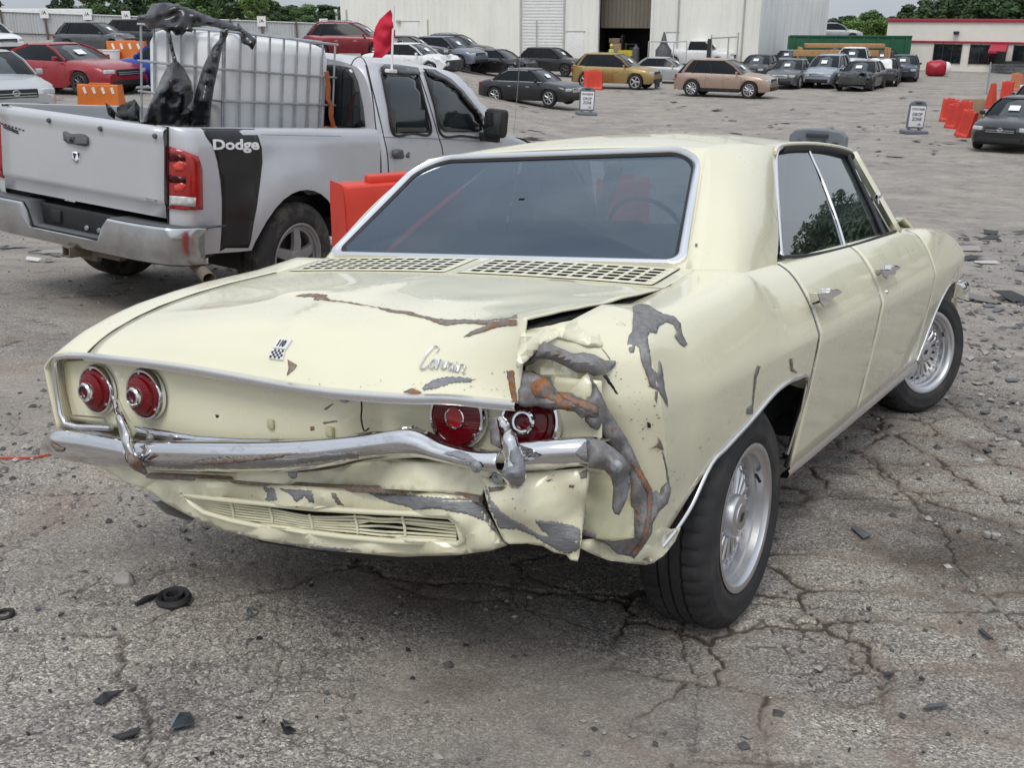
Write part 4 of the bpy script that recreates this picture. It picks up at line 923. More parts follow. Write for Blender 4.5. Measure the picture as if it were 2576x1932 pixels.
# crushed metal round the right rear corner
bk = MB(); bk.grid([[P(a, b, y=-.66) for i, a in enumerate((1110, 1200, 1260, 1300))] for b in (790, 850, 900, 1000, 1100, 1190)]); bk.obj('corner_shade_backing', 'dark_inner', sedan, 0, solid=.003)  # dark sheet added as the shade seen through the crumpled corner
plate('fender_top', CV, px(qa, [(262, 245), (420, 205), (620, 165), (860, 105), (980, 45), (1150, 60), (1300, 80), (1430, 160), (1440, 300), (1300, 420), (1000, 400), (680, 300), (560, 365), (450, 440), (330, 570), (222, 650), (215, 560), (240, 380)]), [(*qa(250, 400), 'x', .655), (*qa(620, 170), 'x', .672), (*qa(1100, 80), 'x', .70), (*qa(1400, 240), 'x', .765), (*qa(1000, 380), 'x', .735), (*qa(560, 400), 'x', .69), (*qa(230, 640), 'x', .66)], 'cream', sedan, bulge=.0, jg=.6, seed=2, rough=.010, step=14, smooth=20)
ctA = [(*qa(230, 640), 'y', -.89), (*qa(600, 470), 'y', -.87), (*qa(1010, 680), 'y', -.845), (*qa(1320, 580), 'x', .785), (*qa(700, 880), 'y', -.865), (*qa(250, 900), 'y', -.885), (*qa(1100, 1100), 'x', .79), (*qa(1050, 850), 'x', .782)]
plate('inner_panel', CV, px(qa, [(325, 600), (450, 532), (620, 548), (900, 690), (1010, 690), (890, 800), (770, 925), (650, 915), (620, 830), (560, 770), (420, 690), (310, 685)]), [(a, b, ax, v + .02 if ax == 'y' else v - .015) for a, b, ax, v in ctA], 'cream', sedan, bulge=.004, rough=.016, seed=5, step=14, smooth=20)
plate('bent_facet', CV, px(qa, [(1008, 695), (1040, 760), (1062, 840), (1062, 935), (1030, 985), (975, 1020), (880, 975), (780, 925), (900, 800)]), ctA, 'cream', sedan, bulge=.0, seed=6, jg=.6)
o_, pb = plate('rolled_metal', CV, px(qa, [(230, 645), (330, 565), (430, 470), (520, 352), (580, 380), (700, 430), (850, 490), (960, 476), (1080, 500), (1200, 565), (1320, 570), (1318, 605), (1285, 645), (1200, 712), (1080, 730), (1010, 690), (900, 690), (800, 640), (700, 590), (600, 545), (450, 530), (400, 590), (320, 612)]), ctA, 'bare', sedan, bulge=.024, bw=28, jg=.5, seed=7, step=6, rough=.003, smooth=60, ret=True)
plate('fold_edge', CV, px(qa, [(1175, 725), (1215, 715), (1260, 790), (1305, 855), (1352, 940), (1325, 935), (1280, 870), (1235, 815)]), [(*qa(1200, 730), 'x', .80), (*qa(1340, 930), 'x', .815)], 'black', sedan, bulge=.003, jg=.8, jstep=4, step=5)
ctB = [(*qa(230, 700), 'y', -.91), (*qa(250, 1050), 'y', -.925), (*qa(560, 800), 'y', -.90), (*qa(830, 1100), 'y', -.895), (*qa(1120, 1130), 'x', .80), (*qa(760, 920), 'y', -.885)]
o2, pb2 = plate('torn_flange', CV, px(qa, [(218, 655), (340, 690), (460, 722), (560, 770), (630, 850), (660, 918), (760, 922), (900, 980), (1050, 1040), (1118, 1100), (1135, 1185), (1080, 1195), (1000, 1180), (940, 1200), (870, 1130), (830, 1120), (700, 1100), (560, 1092), (430, 1062), (330, 1075), (250, 1062), (236, 850)]), ctB, 'bare', sedan, bulge=.014, bw=20, jg=.8, seed=8, rough=.009, step=7, smooth=40, ret=True)
b2 = pb2.bvh()
drape('rust_patch', CV, b2, px(qa, [(380, 810), (440, 775), (530, 758), (585, 850), (650, 940), (740, 1000), (835, 1065), (815, 1110), (700, 1082), (640, 1010), (540, 980), (430, 960), (388, 880)]), 'rust', o2, jg=1.0, jstep=4, step=5, off=.003)
drape('rust_patch', CV, b2, px(qa, [(668, 922), (765, 930), (900, 990), (1060, 1050), (1112, 1110), (1118, 1172), (1060, 1130), (960, 1100), (860, 1050), (740, 985)]), 'rust', o2, jg=1.0, jstep=4, step=5, off=.003, seed=3)
ctC = [(*qb(1240, 40), 'x', .785), (*qb(1400, 120), 'x', .80), (*qb(1560, 330), 'x', .822), (*qb(1640, 600), 'x', .835), (*qb(1900, 700), 'x', .862), (*qb(1700, 1000), 'x', .84), (*qb(1640, 1280), 'x', .815), (*qb(1400, 1140), 'y', -.80), (*qb(1180, 1060), 'y', -.86), (*qa(1040, 740), 'x', .785), (*qa(1060, 950), 'x', .785)]
strip = px(qa, [(1012, 692), (1060, 770), (1120, 862), (1180, 990), (1240, 1120)]) + px(qb, [(1500, 90), (1570, 200), (1640, 340), (1690, 450), (1740, 560), (1790, 640), (1812, 700), (1840, 678), (1880, 712), (1900, 648), (1950, 602), (1930, 460), (1903, 330), (1914, 320), (1938, 430), (1966, 560), (1978, 680), (1952, 800), (1880, 862), (1812, 980), (1800, 1080), (1725, 1200), (1640, 1312), (1618, 1292), (1480, 1262), (1400, 1182), (1290, 1122), (1166, 1092), (1178, 1040), (1300, 1098), (1450, 1126), (1600, 1110), (1622, 1000), (1616, 800), (1614, 600), (1600, 475), (1540, 385), (1430, 262), (1330, 132), (1240, 90), (1190, 30)]) + px(qa, [(990, 1010), (1060, 950), (1062, 840)])
o3, pb3 = plate('torn_strip', CV, strip, ctC, 'bare', sedan, bulge=.010, bw=14, jg=.7, jstep=6, seed=9, rough=.003, step=7, smooth=60, ret=True)
drape('rust_patch', CV, pb3.bvh(), px(qb, [(1600, 380), (1660, 440), (1720, 540), (1786, 650), (1808, 760), (1798, 860), (1778, 1000), (1750, 1120), (1700, 1190), (1640, 1290), (1608, 1265), (1655, 1200), (1712, 1120), (1742, 1000), (1762, 850), (1752, 700), (1700, 600), (1640, 480)]), 'rust', o3, jg=1.2, jstep=4, step=5, off=.003)
drape('rust_patch', CV, pb3.bvh(), px(qb, [(1650, 820), (1700, 860), (1690, 900), (1720, 980), (1690, 1010), (1665, 930)]), 'brown_rust', o3, jg=1.2, jstep=4, step=5, off=.003)
plate('lower_corner', CV, px(qb, [(1148, 1140), (1290, 1125), (1400, 1185), (1480, 1265), (1620, 1285), (1720, 1200), (1800, 1085), (1830, 1000), (1990, 1040), (2070, 1030), (2020, 1150), (1930, 1268), (1820, 1348), (1740, 1368), (1600, 1352), (1400, 1325), (1250, 1268), (1145, 1212)]), [(*qb(1150, 1180), 'y', -.87), (*qb(1400, 1280), 'x', .77), (*qb(1740, 1360), 'x', .79), (*qb(2000, 1120), 'x', .812), (*qb(1830, 1040), 'x', .815), (*qb(1640, 1300), 'x', .80)], 'cream', sedan, bulge=.008, bw=30)
plate('inner_quarter', CV, px(qb, [(1180, 480), (1440, 470), (1640, 560), (1640, 1120), (1450, 1150), (1290, 1125), (1150, 1060), (1180, 760)]), [(*qb(1200, 600), 'y', -.80), (*qb(1600, 800), 'y', -.76), (*qb(1300, 1100), 'y', -.83)], 'cream_inner', sedan, bulge=.006, rough=.004)
# scars on the quarter panel
qbv = shell.bvh()
drape('bare_metal_patch', CV, qbv, px(qa, [(1510, -30), (1580, -60), (1680, -50), (1760, 0), (1850, 52), (1960, 70), (2040, 150), (2048, 230), (2062, 290), (2112, 380), (2080, 410), (2030, 372), (1970, 290), (2002, 240), (1960, 162), (1880, 132), (1805, 178), (1772, 262), (1700, 245), (1665, 300), (1682, 400), (1712, 520), (1722, 640), (1790, 722), (1800, 560), (1832, 640), (1842, 760), (1862, 900), (1882, 972), (1898, 1080), (1850, 985), (1790, 892), (1705, 852), (1655, 700), (1602, 560), (1582, 420), (1540, 402), (1520, 482), (1482, 480), (1450, 390), (1462, 300), (1502, 250), (1512, 100)]), 'bare', body_shell, jg=.7, jstep=6, seed=11, step=7, off=.002)
for i, (pg, mt) in enumerate(([(px(q6, [(450, 1370), (468, 1374), (446, 1440), (432, 1550), (424, 1640), (392, 1640), (396, 1608), (424, 1590), (436, 1430)])), 'bare'], [px(q6, [(632, 1332), (645, 1330), (650, 1385), (674, 1412), (640, 1402)]), 'brown_rust'], [px(qb, [(1760, 40), (1790, 50), (1796, 90), (1768, 92)]), 'black'],
        [px(qb, [(1860, 170), (1895, 230), (1915, 300), (1880, 290), (1850, 270), (1780, 292), (1840, 262), (1870, 225)]), 'brown_rust'], [px(qb, [(2105, 900), (2125, 905), (2128, 945), (2100, 930)]), 'bare'], [px(qa, [(1160, 430), (1185, 450), (1240, 520), (1260, 560), (1215, 500)]), 'bare'], [px(qa, [(1760, 900), (1790, 900), (1780, 1040), (1755, 990)]), 'bare'], [px(q6, [(105, 695), (118, 692), (120, 708), (108, 712)]), 'bare'])):
    drape('paint_chip', CV, qbv, pg, mt, body_shell, jg=.6, jstep=4, seed=20 + i, step=4, off=.002)
# bumper: left end, long bent middle, right end torn off its mount
def bumper(name, st, mat, n=40):
    A_ = crom([P(a, t_, y=y) for a, t_, b, y in st], n); B_ = crom([P(a, b, y=y) for a, t_, b, y in st], n); rws = []
    for k in range(9):
        s = k / 8; row = []
        for a, b in zip(A_, B_): row.append(a.lerp(b, lerp(.0, 1, s)) + Vector((0, -.035 * (1 - abs(2 * s - .75)**2.0 * .8) * 1.0, 0)))
        rws.append(row)
    top = [p + Vector((0, .032, -.003)) for p in rws[0]]; bot = [p + Vector((0, .03, -.004)) for p in rws[-1]]
    b = MB(); b.grid([top] + rws + [bot]); return b.obj(name, mat, sedan, 60, solid=.003, off=-1), b
bump_l, _b1 = bumper('bumper_end', [(112, 957, 972, -.90), (116, 938, 984, -.945), (135, 930, 994, -.975), (190, 934, 1003, -.99), (250, 944, 1010, -1.0), (296, 953, 1016, -1.005)], 'old_chrome')
bump_m, _b2 = bumper('bumper_bar', [(300, 952, 1016, -1.01), (420, 953, 1020, -1.02), (560, 954, 1023, -1.02), (680, 950, 1017, -1.015), (780, 941, 998, -1.0), (890, 928, 992, -.985), (960, 955, 1000, -.98), (1030, 973, 1016, -.98), (1092, 975, 1028, -.975)], 'old_chrome', 70)
bump_r, _b3 = bumper('bumper_end', [(1124, 957, 1020, -.965), (1180, 950, 1016, -.955), (1230, 947, 1012, -.94), (1268, 946, 1010, -.925), (1310, 952, 1012, -.905)], 'old_chrome')
drape('rust_patch', CV, _b1.bvh(), px(ql, [(35, 1020), (60, 1040), (120, 1080), (190, 1100), (180, 1140), (110, 1130), (60, 1080)]), 'brown_rust', bump_l, jg=1, jstep=4, step=5, off=.006)
drape('rust_patch', CV, _b2.bvh(), px(q1, [(880, 1110), (1000, 1085), (1150, 1082), (1400, 1060), (1540, 1062), (1330, 1090), (1120, 1110), (960, 1122)]), 'brown_rust', bump_m, jg=1.6, jstep=3, step=5, off=.006)
drape('scrape_mark', CV, _b2.bvh(), px(q1, [(600, 1098), (760, 1105), (900, 1112), (1150, 1105), (1300, 1090), (1500, 1080), (1640, 1062), (1780, 1052), (1860, 1050), (1850, 1080), (1600, 1100), (1440, 1128), (1100, 1143), (800, 1140), (620, 1125)]), 'dull_chrome', bump_m, jg=1.6, jstep=4, step=6, off=.0045)
drape('scrape_mark', CV, _b2.bvh(), px(q2, [(1150, 1500), (1250, 1490), (1330, 1510), (1400, 1560), (1410, 1600), (1340, 1560), (1240, 1525)]), 'scrape', bump_m, jg=1.2, jstep=3, step=5, off=.006)
drape('scrape_mark', CV, _b3.bvh(), px(qb, [(1090, 330), (1180, 240), (1300, 225), (1400, 290), (1420, 380), (1330, 430), (1230, 400), (1150, 370)]), 'scrape', bump_r, jg=1.2, jstep=3, step=5, off=.006)
upl = MB()   # buckled upper lip of the bumper
plate('buckled_lip', CV, px(q2, [(400, 1390), (600, 1345), (760, 1345), (860, 1320), (935, 1300), (1010, 1330), (1120, 1390), (1290, 1450), (1450, 1490), (1300, 1490), (1100, 1440), (900, 1420), (650, 1420)]), [(*q2(400, 1390), 'y', -.985), (*q2(900, 1300), 'y', -.945), (*q2(900, 1420), 'y', -.985), (*q2(1450, 1490), 'y', -.975), (*q2(1100, 1390), 'y', -.95)], 'old_chrome', sedan, bulge=.0, rough=.01, seed=4)
plate('bumper_hook', CV, px(qb, [(1200, 195), (1340, 215), (1450, 290), (1540, 370), (1598, 450), (1602, 620), (1570, 760), (1500, 905), (1462, 892), (1442, 840), (1450, 650), (1422, 545), (1370, 485), (1225, 466)]), [(*qb(1220, 330), 'y', -.955), (*qb(1500, 450), 'y', -.925), (*qb(1590, 560), 'x', .845), (*qb(1480, 880), 'y', -.89)], 'bare', sedan, bulge=.020, bw=30, step=6, seed=3, smooth=60)
bl = MB()
for (fn, a, b, y) in ((qb, 1475, 455, -.965), (qb, 175, 460, -1.02), (qb, 370, 570, -.98), (q1, 1465, 1180, -1.0), (ql, 1070, 1008, -.985), (ql, 1000, 1225, -1.02)):
    bq = MB(); bq.lathe([(.0, -.009), (.006, -.009), (.008, -.004), (.012, -.002), (.013, .002)], 12, P(*fn(a, b), y=y), 'Y'); bq.obj('bumper_bolt', 'steel', sedan, 40)
plate('bumper_guard', CV, px(ql, [(668, 570), (682, 560), (704, 572), (745, 660), (800, 800), (860, 930), (885, 1010), (880, 1050), (910, 1140), (985, 1250), (1048, 1382), (1010, 1386), (905, 1335), (852, 1295), (838, 1200), (790, 1085), (740, 900), (695, 720)]), [(*ql(685, 570), 'y', -.99), (*ql(800, 900), 'y', -1.045), (*ql(830, 1150), 'y', -1.07), (*ql(1030, 1380), 'y', -1.03)], 'old_chrome', sedan, bulge=.016, bw=9, step=3.5, smooth=70)
plate('guard_mount', CV, px(ql, [(735, 590), (790, 700), (880, 850), (940, 935), (890, 1000), (860, 930), (800, 800), (740, 660)]), [(*ql(740, 600), 'y', -.955), (*ql(900, 950), 'y', -1.0)], 'cream_inner', sedan, bulge=.004)
plate('guard_rust', CV, px(ql, [(838, 1150), (900, 1180), (985, 1262), (1040, 1375), (1010, 1384), (905, 1333), (852, 1293)]), [(*ql(850, 1200), 'y', -1.086), (*ql(1030, 1380), 'y', -1.046)], 'brown_rust', sedan, bulge=.012, bw=16, step=5, jg=.6)
plate('bumper_guard', CV, px(qb, [(372, 0), (420, -10), (470, 20), (560, 200), (585, 290), (620, 420), (641, 520), (622, 620), (570, 660), (500, 655), (430, 562), (395, 545), (440, 462), (452, 380), (432, 335), (400, 200)]), [(*qb(400, 0), 'y', -.965), (*qb(520, 250), 'y', -1.03), (*qb(560, 500), 'y', -1.05), (*qb(560, 650), 'y', -1.02)], 'old_chrome', sedan, bulge=.018, bw=14, step=4, smooth=70)
plate('guard_blade', CV, px(qb, [(292, 0), (372, 0), (405, 200), (425, 300), (315, 245), (305, 120)]), [(*qb(300, 100), 'y', -.935), (*qb(400, 200), 'y', -.985)], 'bare', sedan, bulge=.005)
plate('guard_scrape', CV, px(qb, [(500, 310), (560, 270), (600, 350), (630, 480), (632, 580), (580, 640), (490, 610), (430, 540), (470, 470), (525, 450), (490, 400)]), [(*qb(540, 300), 'y', -1.045), (*qb(560, 500), 'y', -1.066), (*qb(560, 640), 'y', -1.036)], 'scrape', sedan, bulge=.015, bw=14, step=6, jg=.8, smooth=30)
# valance: upper strip, lower panel with its grille, torn right flap
plate('valance_strip', CV, [(250, 990), (330, 1000), (500, 1010), (640, 1010), (800, 995), (960, 1000), (1070, 1018)] + px(qc, [(2080, 60), (2060, 110), (2040, 182), (1800, 146), (1500, 126), (1100, 112), (800, 92), (400, 58), (120, 44), (-20, 36)]) + [(255, 1010)], [(250, 1000, 'y', -.93), (330, 1020, 'y', -.955), (640, 1030, 'y', -.955), (1000, 1040, 'y', -.945), (1080, 1060, 'y', -.94)], 'cream', sedan, rough=.007, seed=2, step=12)
gap = MB(); gap.tube([P(*qc(a, b), y=-.957) for a, b in ((-20, 40), (200, 50), (400, 60), (800, 96), (1100, 116), (1500, 130), (1800, 150), (2040, 188))], .009, 6); gap.obj('valance_seam', 'brown_rust', sedan, 60)
hole = px(qc, [(215, 165), (400, 185), (700, 215), (1000, 245), (1300, 262), (1600, 276), (1840, 292), (1895, 330), (1925, 440), (1900, 462), (1700, 455), (1500, 448), (1200, 420), (1000, 395), (720, 365), (500, 320), (330, 270), (250, 215)])
ctV = [(*qc(-30, 90), 'y', -.95), (*qc(400, 80), 'y', -.985), (*qc(1100, 140), 'y', -.985), (*qc(1900, 180), 'y', -.97), (*qc(2060, 400), 'y', -.955), (*qc(1500, 530), 'y', -.94), (*qc(900, 470), 'y', -.945), (*qc(400, 350), 'y', -.94), (*qc(100, 200), 'y', -.935), (*qc(1000, 300), 'y', -.985), (*qc(1950, 300), 'y', -.97), (*qc(200, 130), 'y', -.96), (*qc(1000, 410), 'y', -.962), (*qc(1900, 480), 'y', -.95)]
valp = px(qc, [(-20, 42), (200, 52), (400, 64), (800, 98), (1100, 118), (1500, 133), (1800, 154), (2000, 180), (2040, 205), (2110, 330), (2170, 440), (2200, 470), (2100, 502), (1900, 530), (1550, 541), (1250, 516), (1000, 492), (700, 442), (430, 372), (240, 290), (100, 215), (-40, 120)])
ov, pv = plate('valance', CV, valp, ctV, 'cream', sedan, bulge=.012, bw=12, step=10, hole=hole, ret=True, smooth=30, rough=.002)
fr_ = MB(); fr_.tube([p for p in [fpp(CV, a, b, (0, 1, 0), -.982 + .02 * ((b - 1080) / 100)) for a, b in hole]], .007, 8, closed=True); fr_.obj('grille_frame', 'cream', ov, 60)
plate('grille_backing', CV, px(qc, [(215, 160), (1000, 240), (1840, 285), (1930, 440), (1500, 455), (1000, 400), (500, 330), (330, 280)]), [(*qc(a_, b_), 'y', -.905) for a_, b_ in ((300, 200), (600, 270), (900, 330), (1200, 350), (1500, 380), (1700, 390), (1900, 400))], 'dark_inner', ov, step=14)  # dark sheet stands in for the shade behind the slats
GXs = [235, 500, 740, 1000, 1270, 1420, 1560, 1890]; top_ = [188, 220, 250, 292, 296, 300, 306, 338]; bot_ = [232, 300, 330, 366, 392, 402, 412, 436]
for k in range(6):
    s = k / 5; bow = [0, 0, 0, 2, 0, (10, 6, -34, -8, 6, 6)[k], (4, 2, -14, -4, 4, 4)[k], 0]
    sl = MB(); sl.tube(crom([P(*qc(a, lerp(t_, b, s) + bw_), y=-.955 + (.012 if 4 < i < 7 and k in (2, 3) else 0)) for i, (a, t_, b, bw_) in enumerate(zip(GXs, top_, bot_, bow))], 40), .0030, 6); sl.obj('slat', 'cream', ov, 60)
for a, t_, b in ((500, 205, 310), (740, 240, 345), (985, 280, 370), (1265, 285, 400), (1560, 295, 425)): rb0 = MB(); rb0.tube([P(*qc(a - 8, t_), y=-.960), P(*qc(a + 8, (t_ + b) / 2), y=-.960), P(*qc(a + 14, b), y=-.958)], .0032, 6); rb0.obj('grille_rib', 'cream', ov, 60)
plate('grille_tray', CV, px(qc, [(240, 228), (330, 262), (500, 305), (740, 340), (1000, 374), (1270, 400), (1560, 422), (1900, 442), (1905, 458), (1700, 456), (1500, 449), (1200, 421), (1000, 396), (720, 366), (500, 322), (330, 272)]), [(*qc(300, 255), 'y', -.935), (*qc(1000, 385), 'y', -.945), (*qc(1900, 450), 'y', -.94)], 'cream', ov, step=8)
pvb = pv.bvh()
for i, (pg, mt) in enumerate((([(690, 112), (765, 122), (785, 190), (740, 200), (712, 195), (725, 150)], 'scrape'), ([(800, 122), (1000, 138), (1012, 210), (985, 205), (955, 165), (905, 205), (872, 165)], 'scrape'), ([(1110, 150), (1145, 150), (1160, 190), (1190, 225), (1150, 215)], 'brown_rust'),
        ([(1340, 150), (1600, 162), (1800, 180), (1990, 196), (2060, 235), (2125, 350), (2170, 420), (2120, 390), (2060, 320), (1960, 280), (1860, 262), (1780, 244), (1640, 252), (1560, 225), (1440, 195)], 'scrape'), ([(700, 205), (850, 225), (1000, 240), (1060, 255), (960, 262), (820, 240)], 'brown_rust'), ([(800, 450), (950, 468), (1100, 480), (1250, 495), (1200, 506), (1000, 488), (860, 468)], 'scrape'))):
    drape('scrape_mark', CV, pvb, px(qc, pg), mt, ov, jg=1.6, jstep=3, seed=40 + i, step=6, off=.002)
of_, pf = plate('torn_flap', CV, px(qb, [(235, 545), (420, 600), (500, 600), (640, 515), (900, 492), (1212, 476), (1226, 560), (1200, 700), (1176, 900), (1156, 1100), (1140, 1240), (1118, 1335), (1050, 1322), (1012, 1272), (900, 1252), (800, 1192), (650, 1168), (480, 1175), (440, 1150), (375, 1020), (300, 850), (245, 650)]), [(*qb(240, 560), 'y', -.965), (*qb(1210, 500), 'y', -.925), (*qb(700, 800), 'y', -.975), (*qb(1150, 1100), 'y', -.91), (*qb(480, 1160), 'y', -.945), (*qb(1080, 1320), 'y', -.90)], 'cream', sedan, bulge=.008, bw=40, rough=.004, seed=12, jg=.4, ret=True)
drape('scrape_mark', CV, pf.bvh(), px(qb, [(235, 560), (290, 680), (330, 780), (430, 880), (560, 960), (720, 1060), (850, 1100), (760, 1010), (720, 950), (900, 962), (1080, 1002), (1145, 1050), (1135, 1210), (1040, 1260), (960, 1240), (830, 1170), (700, 1090), (560, 1030), (400, 1030), (330, 950), (280, 800), (240, 680)]), 'scrape', of_, jg=2.2, jstep=3, seed=51, step=6, off=.002)
drape('rust_patch', CV, pf.bvh(), px(qb, [(290, 650), (460, 650), (420, 680), (300, 700)]), 'brown_rust', of_, jg=1.5, jstep=3, seed=52, step=6, off=.002)
for pg in ([(820, 585), (890, 572), (850, 600)], [(1045, 620), (1090, 625), (1080, 650), (1042, 645)], [(1130, 520), (1210, 480), (1200, 560), (1140, 570)]): drape('paint_chip', CV, pf.bvh(), px(qb, pg), 'bare', of_, step=4, off=.002, jg=.8, jstep=3)
ub = MB(); ub.box((0, .25, .36), (1.3, 1.3, .14)); ub.box((0, 1.6, .31), (1.4, 1.6, .14)); ub.box((.0, -.55, .42), (1.0, .5, .12)); ub.obj('underbody', 'dark_inner', sedan, 0)
sh = MB(); sh.box((.26, -.80, .315), (.36, .2, .05), Matrix.Rotation(R(-8), 3, 'Y'), .012); sh.box((-.02, -.83, .275), (.3, .1, .03), Matrix.Rotation(R(-3), 3, 'Y'), .01); sh.obj('engine_shroud', 'black', sedan, 40)
ex = MB(); ex.tube([P(342, 1062, y=-.80), P(372, 1092, y=-.72), P(410, 1105, y=-.62)], .03, 10); ex.obj('exhaust_pipe', 'steel', sedan, 60)
# doors, wings, glasshouse on the right; mirrored plain skins on the left
def skin(name, ya, yb, n, parent=sedan, gapf=None, mir=False, mat='cream'):
    cols = []
    for k in range(n + 1):
        y = lerp(ya, yb, k / n); cols.append(section(y))
    if gapf:
        for j, p in enumerate(cols[0]): cols[0][j] = Vector((side(p.y + gapf(p.z), p.z) if p.z < .665 else p.x, p.y + gapf(p.z), p.z))
    last = [[p + Vector((-.03, 0, .004)) if i == len(c_) - 1 else p for i, p in enumerate(c_)] for c_ in cols]
    for c_, l_ in zip(cols, last): c_.append(c_[-1] + Vector((-.035, 0, .003)))
    b = MB(); b.grid(cols, flip=True)
    if mir: b = b.mirror()
    return b.obj(name, mat, parent, 26, solid=.005, off=0 if mir else 0), b
d1, d1b = skin('rear_door', .412, 1.222, 26); d2, d2b = skin('front_door', 1.23, 2.285, 26); fw, fwb = skin('front_fender', 2.293, 3.56, 60)
for a, b_, n_ in ((.412, 1.222, 8), (1.23, 2.285, 8)): skin('door', a, b_, n_, mir=True)
skin('front_fender', 2.293, 3.56, 30, mir=True)
for y in (.407, 1.226, 2.289): gp_ = MB(); gp_.tube([p + Vector((-.012, 0, 0)) for p in section(y + .004)], .006, 5); gp_.obj('door_gap', 'black', sedan, 60)
et = MB(); et.tube([p + Vector((.001, 0, 0)) for p in section(.414)][6:], .0028, 6); et.obj('door_edge_trim', 'bright_trim', d1, 60)
for nm, pts, xx, par in (('door_handle', [(745, 965), (815, 962), (815, 940), (870, 944), (890, 960), (850, 985), (815, 1005), (822, 1020), (800, 1026), (780, 1046), (762, 1020)], .868, d1), ('door_handle', [(1105, 830), (1160, 830), (1165, 810), (1210, 812), (1228, 825), (1190, 850), (1185, 870), (1150, 872), (1140, 893), (1120, 870)], .868, d2)):
    pp = [P(*q_, x=xx) for q_ in px(q6, pts)]; hb_ = MB(); hb_.prism([(q_.y, q_.z) for q_ in pp], (xx - .006, 0, 0), (0, 1, 0), (0, 0, 1), (.030, 0, 0)); hb_.obj(nm, 'chrome', par, 30, bevel=.006, fixn=True)
kh = MB(); kh.lathe([(.0, .008), (.008, .008), (.010, .0)], 12, P(*q6(1168, 960), x=.872), 'X'); kh.obj('door_lock', 'chrome', d2, 40)
for pg in ([(1445, 1040), (1450, 1048), (1437, 1110), (1420, 1140), (1430, 1100)], [(1408, 1128), (1440, 1118), (1412, 1142)]): drape('paint_chip', CV, d2b.bvh(), px(q6, pg), 'brown_rust', d2, step=4, off=.002)
for a in ((2010, 540, .80),): pass
sm_ = MB(); sm_.grid([[Vector((x, y, z)) for y in (.415, .9, 1.4, 1.9, 2.36)] for x, z in ((.765, .205), (.800, .208), (.806, .222), (.802, .234), (.808, .238), (.806, .254), (.802, .258), (.806, .264), (.802, .282), (.792, .286))]); sm_.obj('sill_moulding', 'bright_trim', sedan, 50)
at_ = MB()
rear_arch = [Vector((side(y, tab(y, ZB)) + .002, y, tab(y, ZB) + .003)) for y in (.398, .39, .375, .33, .25, .17, .05, -.1, -.2, -.28, -.36)] + [P(1497, 1085, x=.832), P(1470, 1130, x=.822), P(1440, 1170, x=.812), P(1402, 1214, x=.802)]
at_.tube([Vector((.80, .402, .29)), Vector((.835, .402, .42))] + crom(rear_arch, 50), .0065, 8); at_.obj('arch_trim', 'bright_trim', sedan, 60); at_ = MB()
at_.tube(crom([Vector((side(y, tab(y, ZB)) + .002, y, tab(y, ZB) + .002)) for y in (2.40, 2.46, 2.55, 2.66, 2.8, 2.95, 3.08, 3.13, 3.16)], 50), .006, 8); at_.obj('arch_trim', 'bright_trim', sedan, 60)
for nm, ylist in (('rear_wheel_well', (.398, .39, .375, .33, .25, .17, .05, -.1, -.25, -.36, -.45, -.56, -.64)), ('front_wheel_well', (2.40, 2.46, 2.55, 2.66, 2.8, 2.95, 3.08, 3.14, 3.164))):
    for sg in (1, -1):
        ed_ = [Vector((sg * side(y, tab(y, ZB)), y, tab(y, ZB))) for y in ylist]; w_ = MB(); w_.grid([[p - Vector((sg * dx, 0, -dz)) for p in ed_] for dx, dz in ((.0, 0), (.03, .003), (.09, .02), (.34, .03))], flip=True)
        wl = w_.obj(nm, 'well', sedan, 60) if 'well' in MAT else w_.obj(nm, simple('well', (.34, .31, .24), .75, var=.35, vscale=5, dirt=(.12, .10, .08, .6)), sedan, 60)
    wi = MB(); y0, y1 = min(ylist), max(ylist); wi.box((.50, (y0 + y1) / 2, .53), (.02, (y1 - y0), .34)); wi.box((-.50, (y0 + y1) / 2, .53), (.02, (y1 - y0), .34)); wi.obj('well_wall', 'dark_inner', sedan, 0)
# side glass
LN, LD = (1, 0, .525), .752 + .525 * .873
def lean(a, b, dx=0.): return fpp(CV, a, b, LN, LD + dx)
def pane_poly(name, pts, mat, par, dx=-.012, solid=.0):
    b = MB(); vs_, fs_ = sheet2d(px(qw, pts), 12); b.add([lean(*p, dx=dx) for p in vs_], [tuple(reversed(f)) for f in fs_]); return b.obj(name, mat, par, 180, solid=solid)
pane_poly('rear_side_window', [(340, 150), (640, 140), (985, 1045), (395, 1140)], 'side_glass', d1); pane_poly('front_side_window', [(652, 140), (1010, 190), (1340, 930), (992, 1045)], 'side_glass', d2)
pane_poly('vent_window', [(1030, 215), (1380, 845), (1440, 890), (1345, 925)], 'side_glass', d2)
def bar(name, pts, r_, mat, par, dx=0., n=24): b = MB(); b.tube(crom([lean(*qw(*p), dx=dx) for p in pts], n), r_, 8); return b.obj(name, mat, par, 60)
bar('window_divider', [(645, 150), (780, 450), (900, 780), (978, 1040)], .007, 'chrome', d1, -.010)
bar('vent_bar', [(1000, 185), (1120, 440), (1240, 700), (1340, 925)], .012, 'black_gloss', d2, -.002)
bar('vent_bar_trim', [(1025, 215), (1140, 460), (1255, 700), (1350, 920)], .004, 'chrome', d2, .004)
bar('quarter_trim', [(420, 100), (360, 135), (340, 200), (338, 300), (352, 600), (372, 900), (388, 1100), (398, 1108)], .008, 'chrome', sedan, .004)
bar('roof_seal', [(380, 125), (500, 108), (640, 108), (820, 128), (1000, 175), (1040, 200)], .016, 'black', sedan, -.004)
bar('drip_rail', [(330, 160), (350, 115), (400, 88), (520, 76), (680, 76), (840, 92), (960, 115), (1045, 145)], .007, 'cream', sedan, .012)
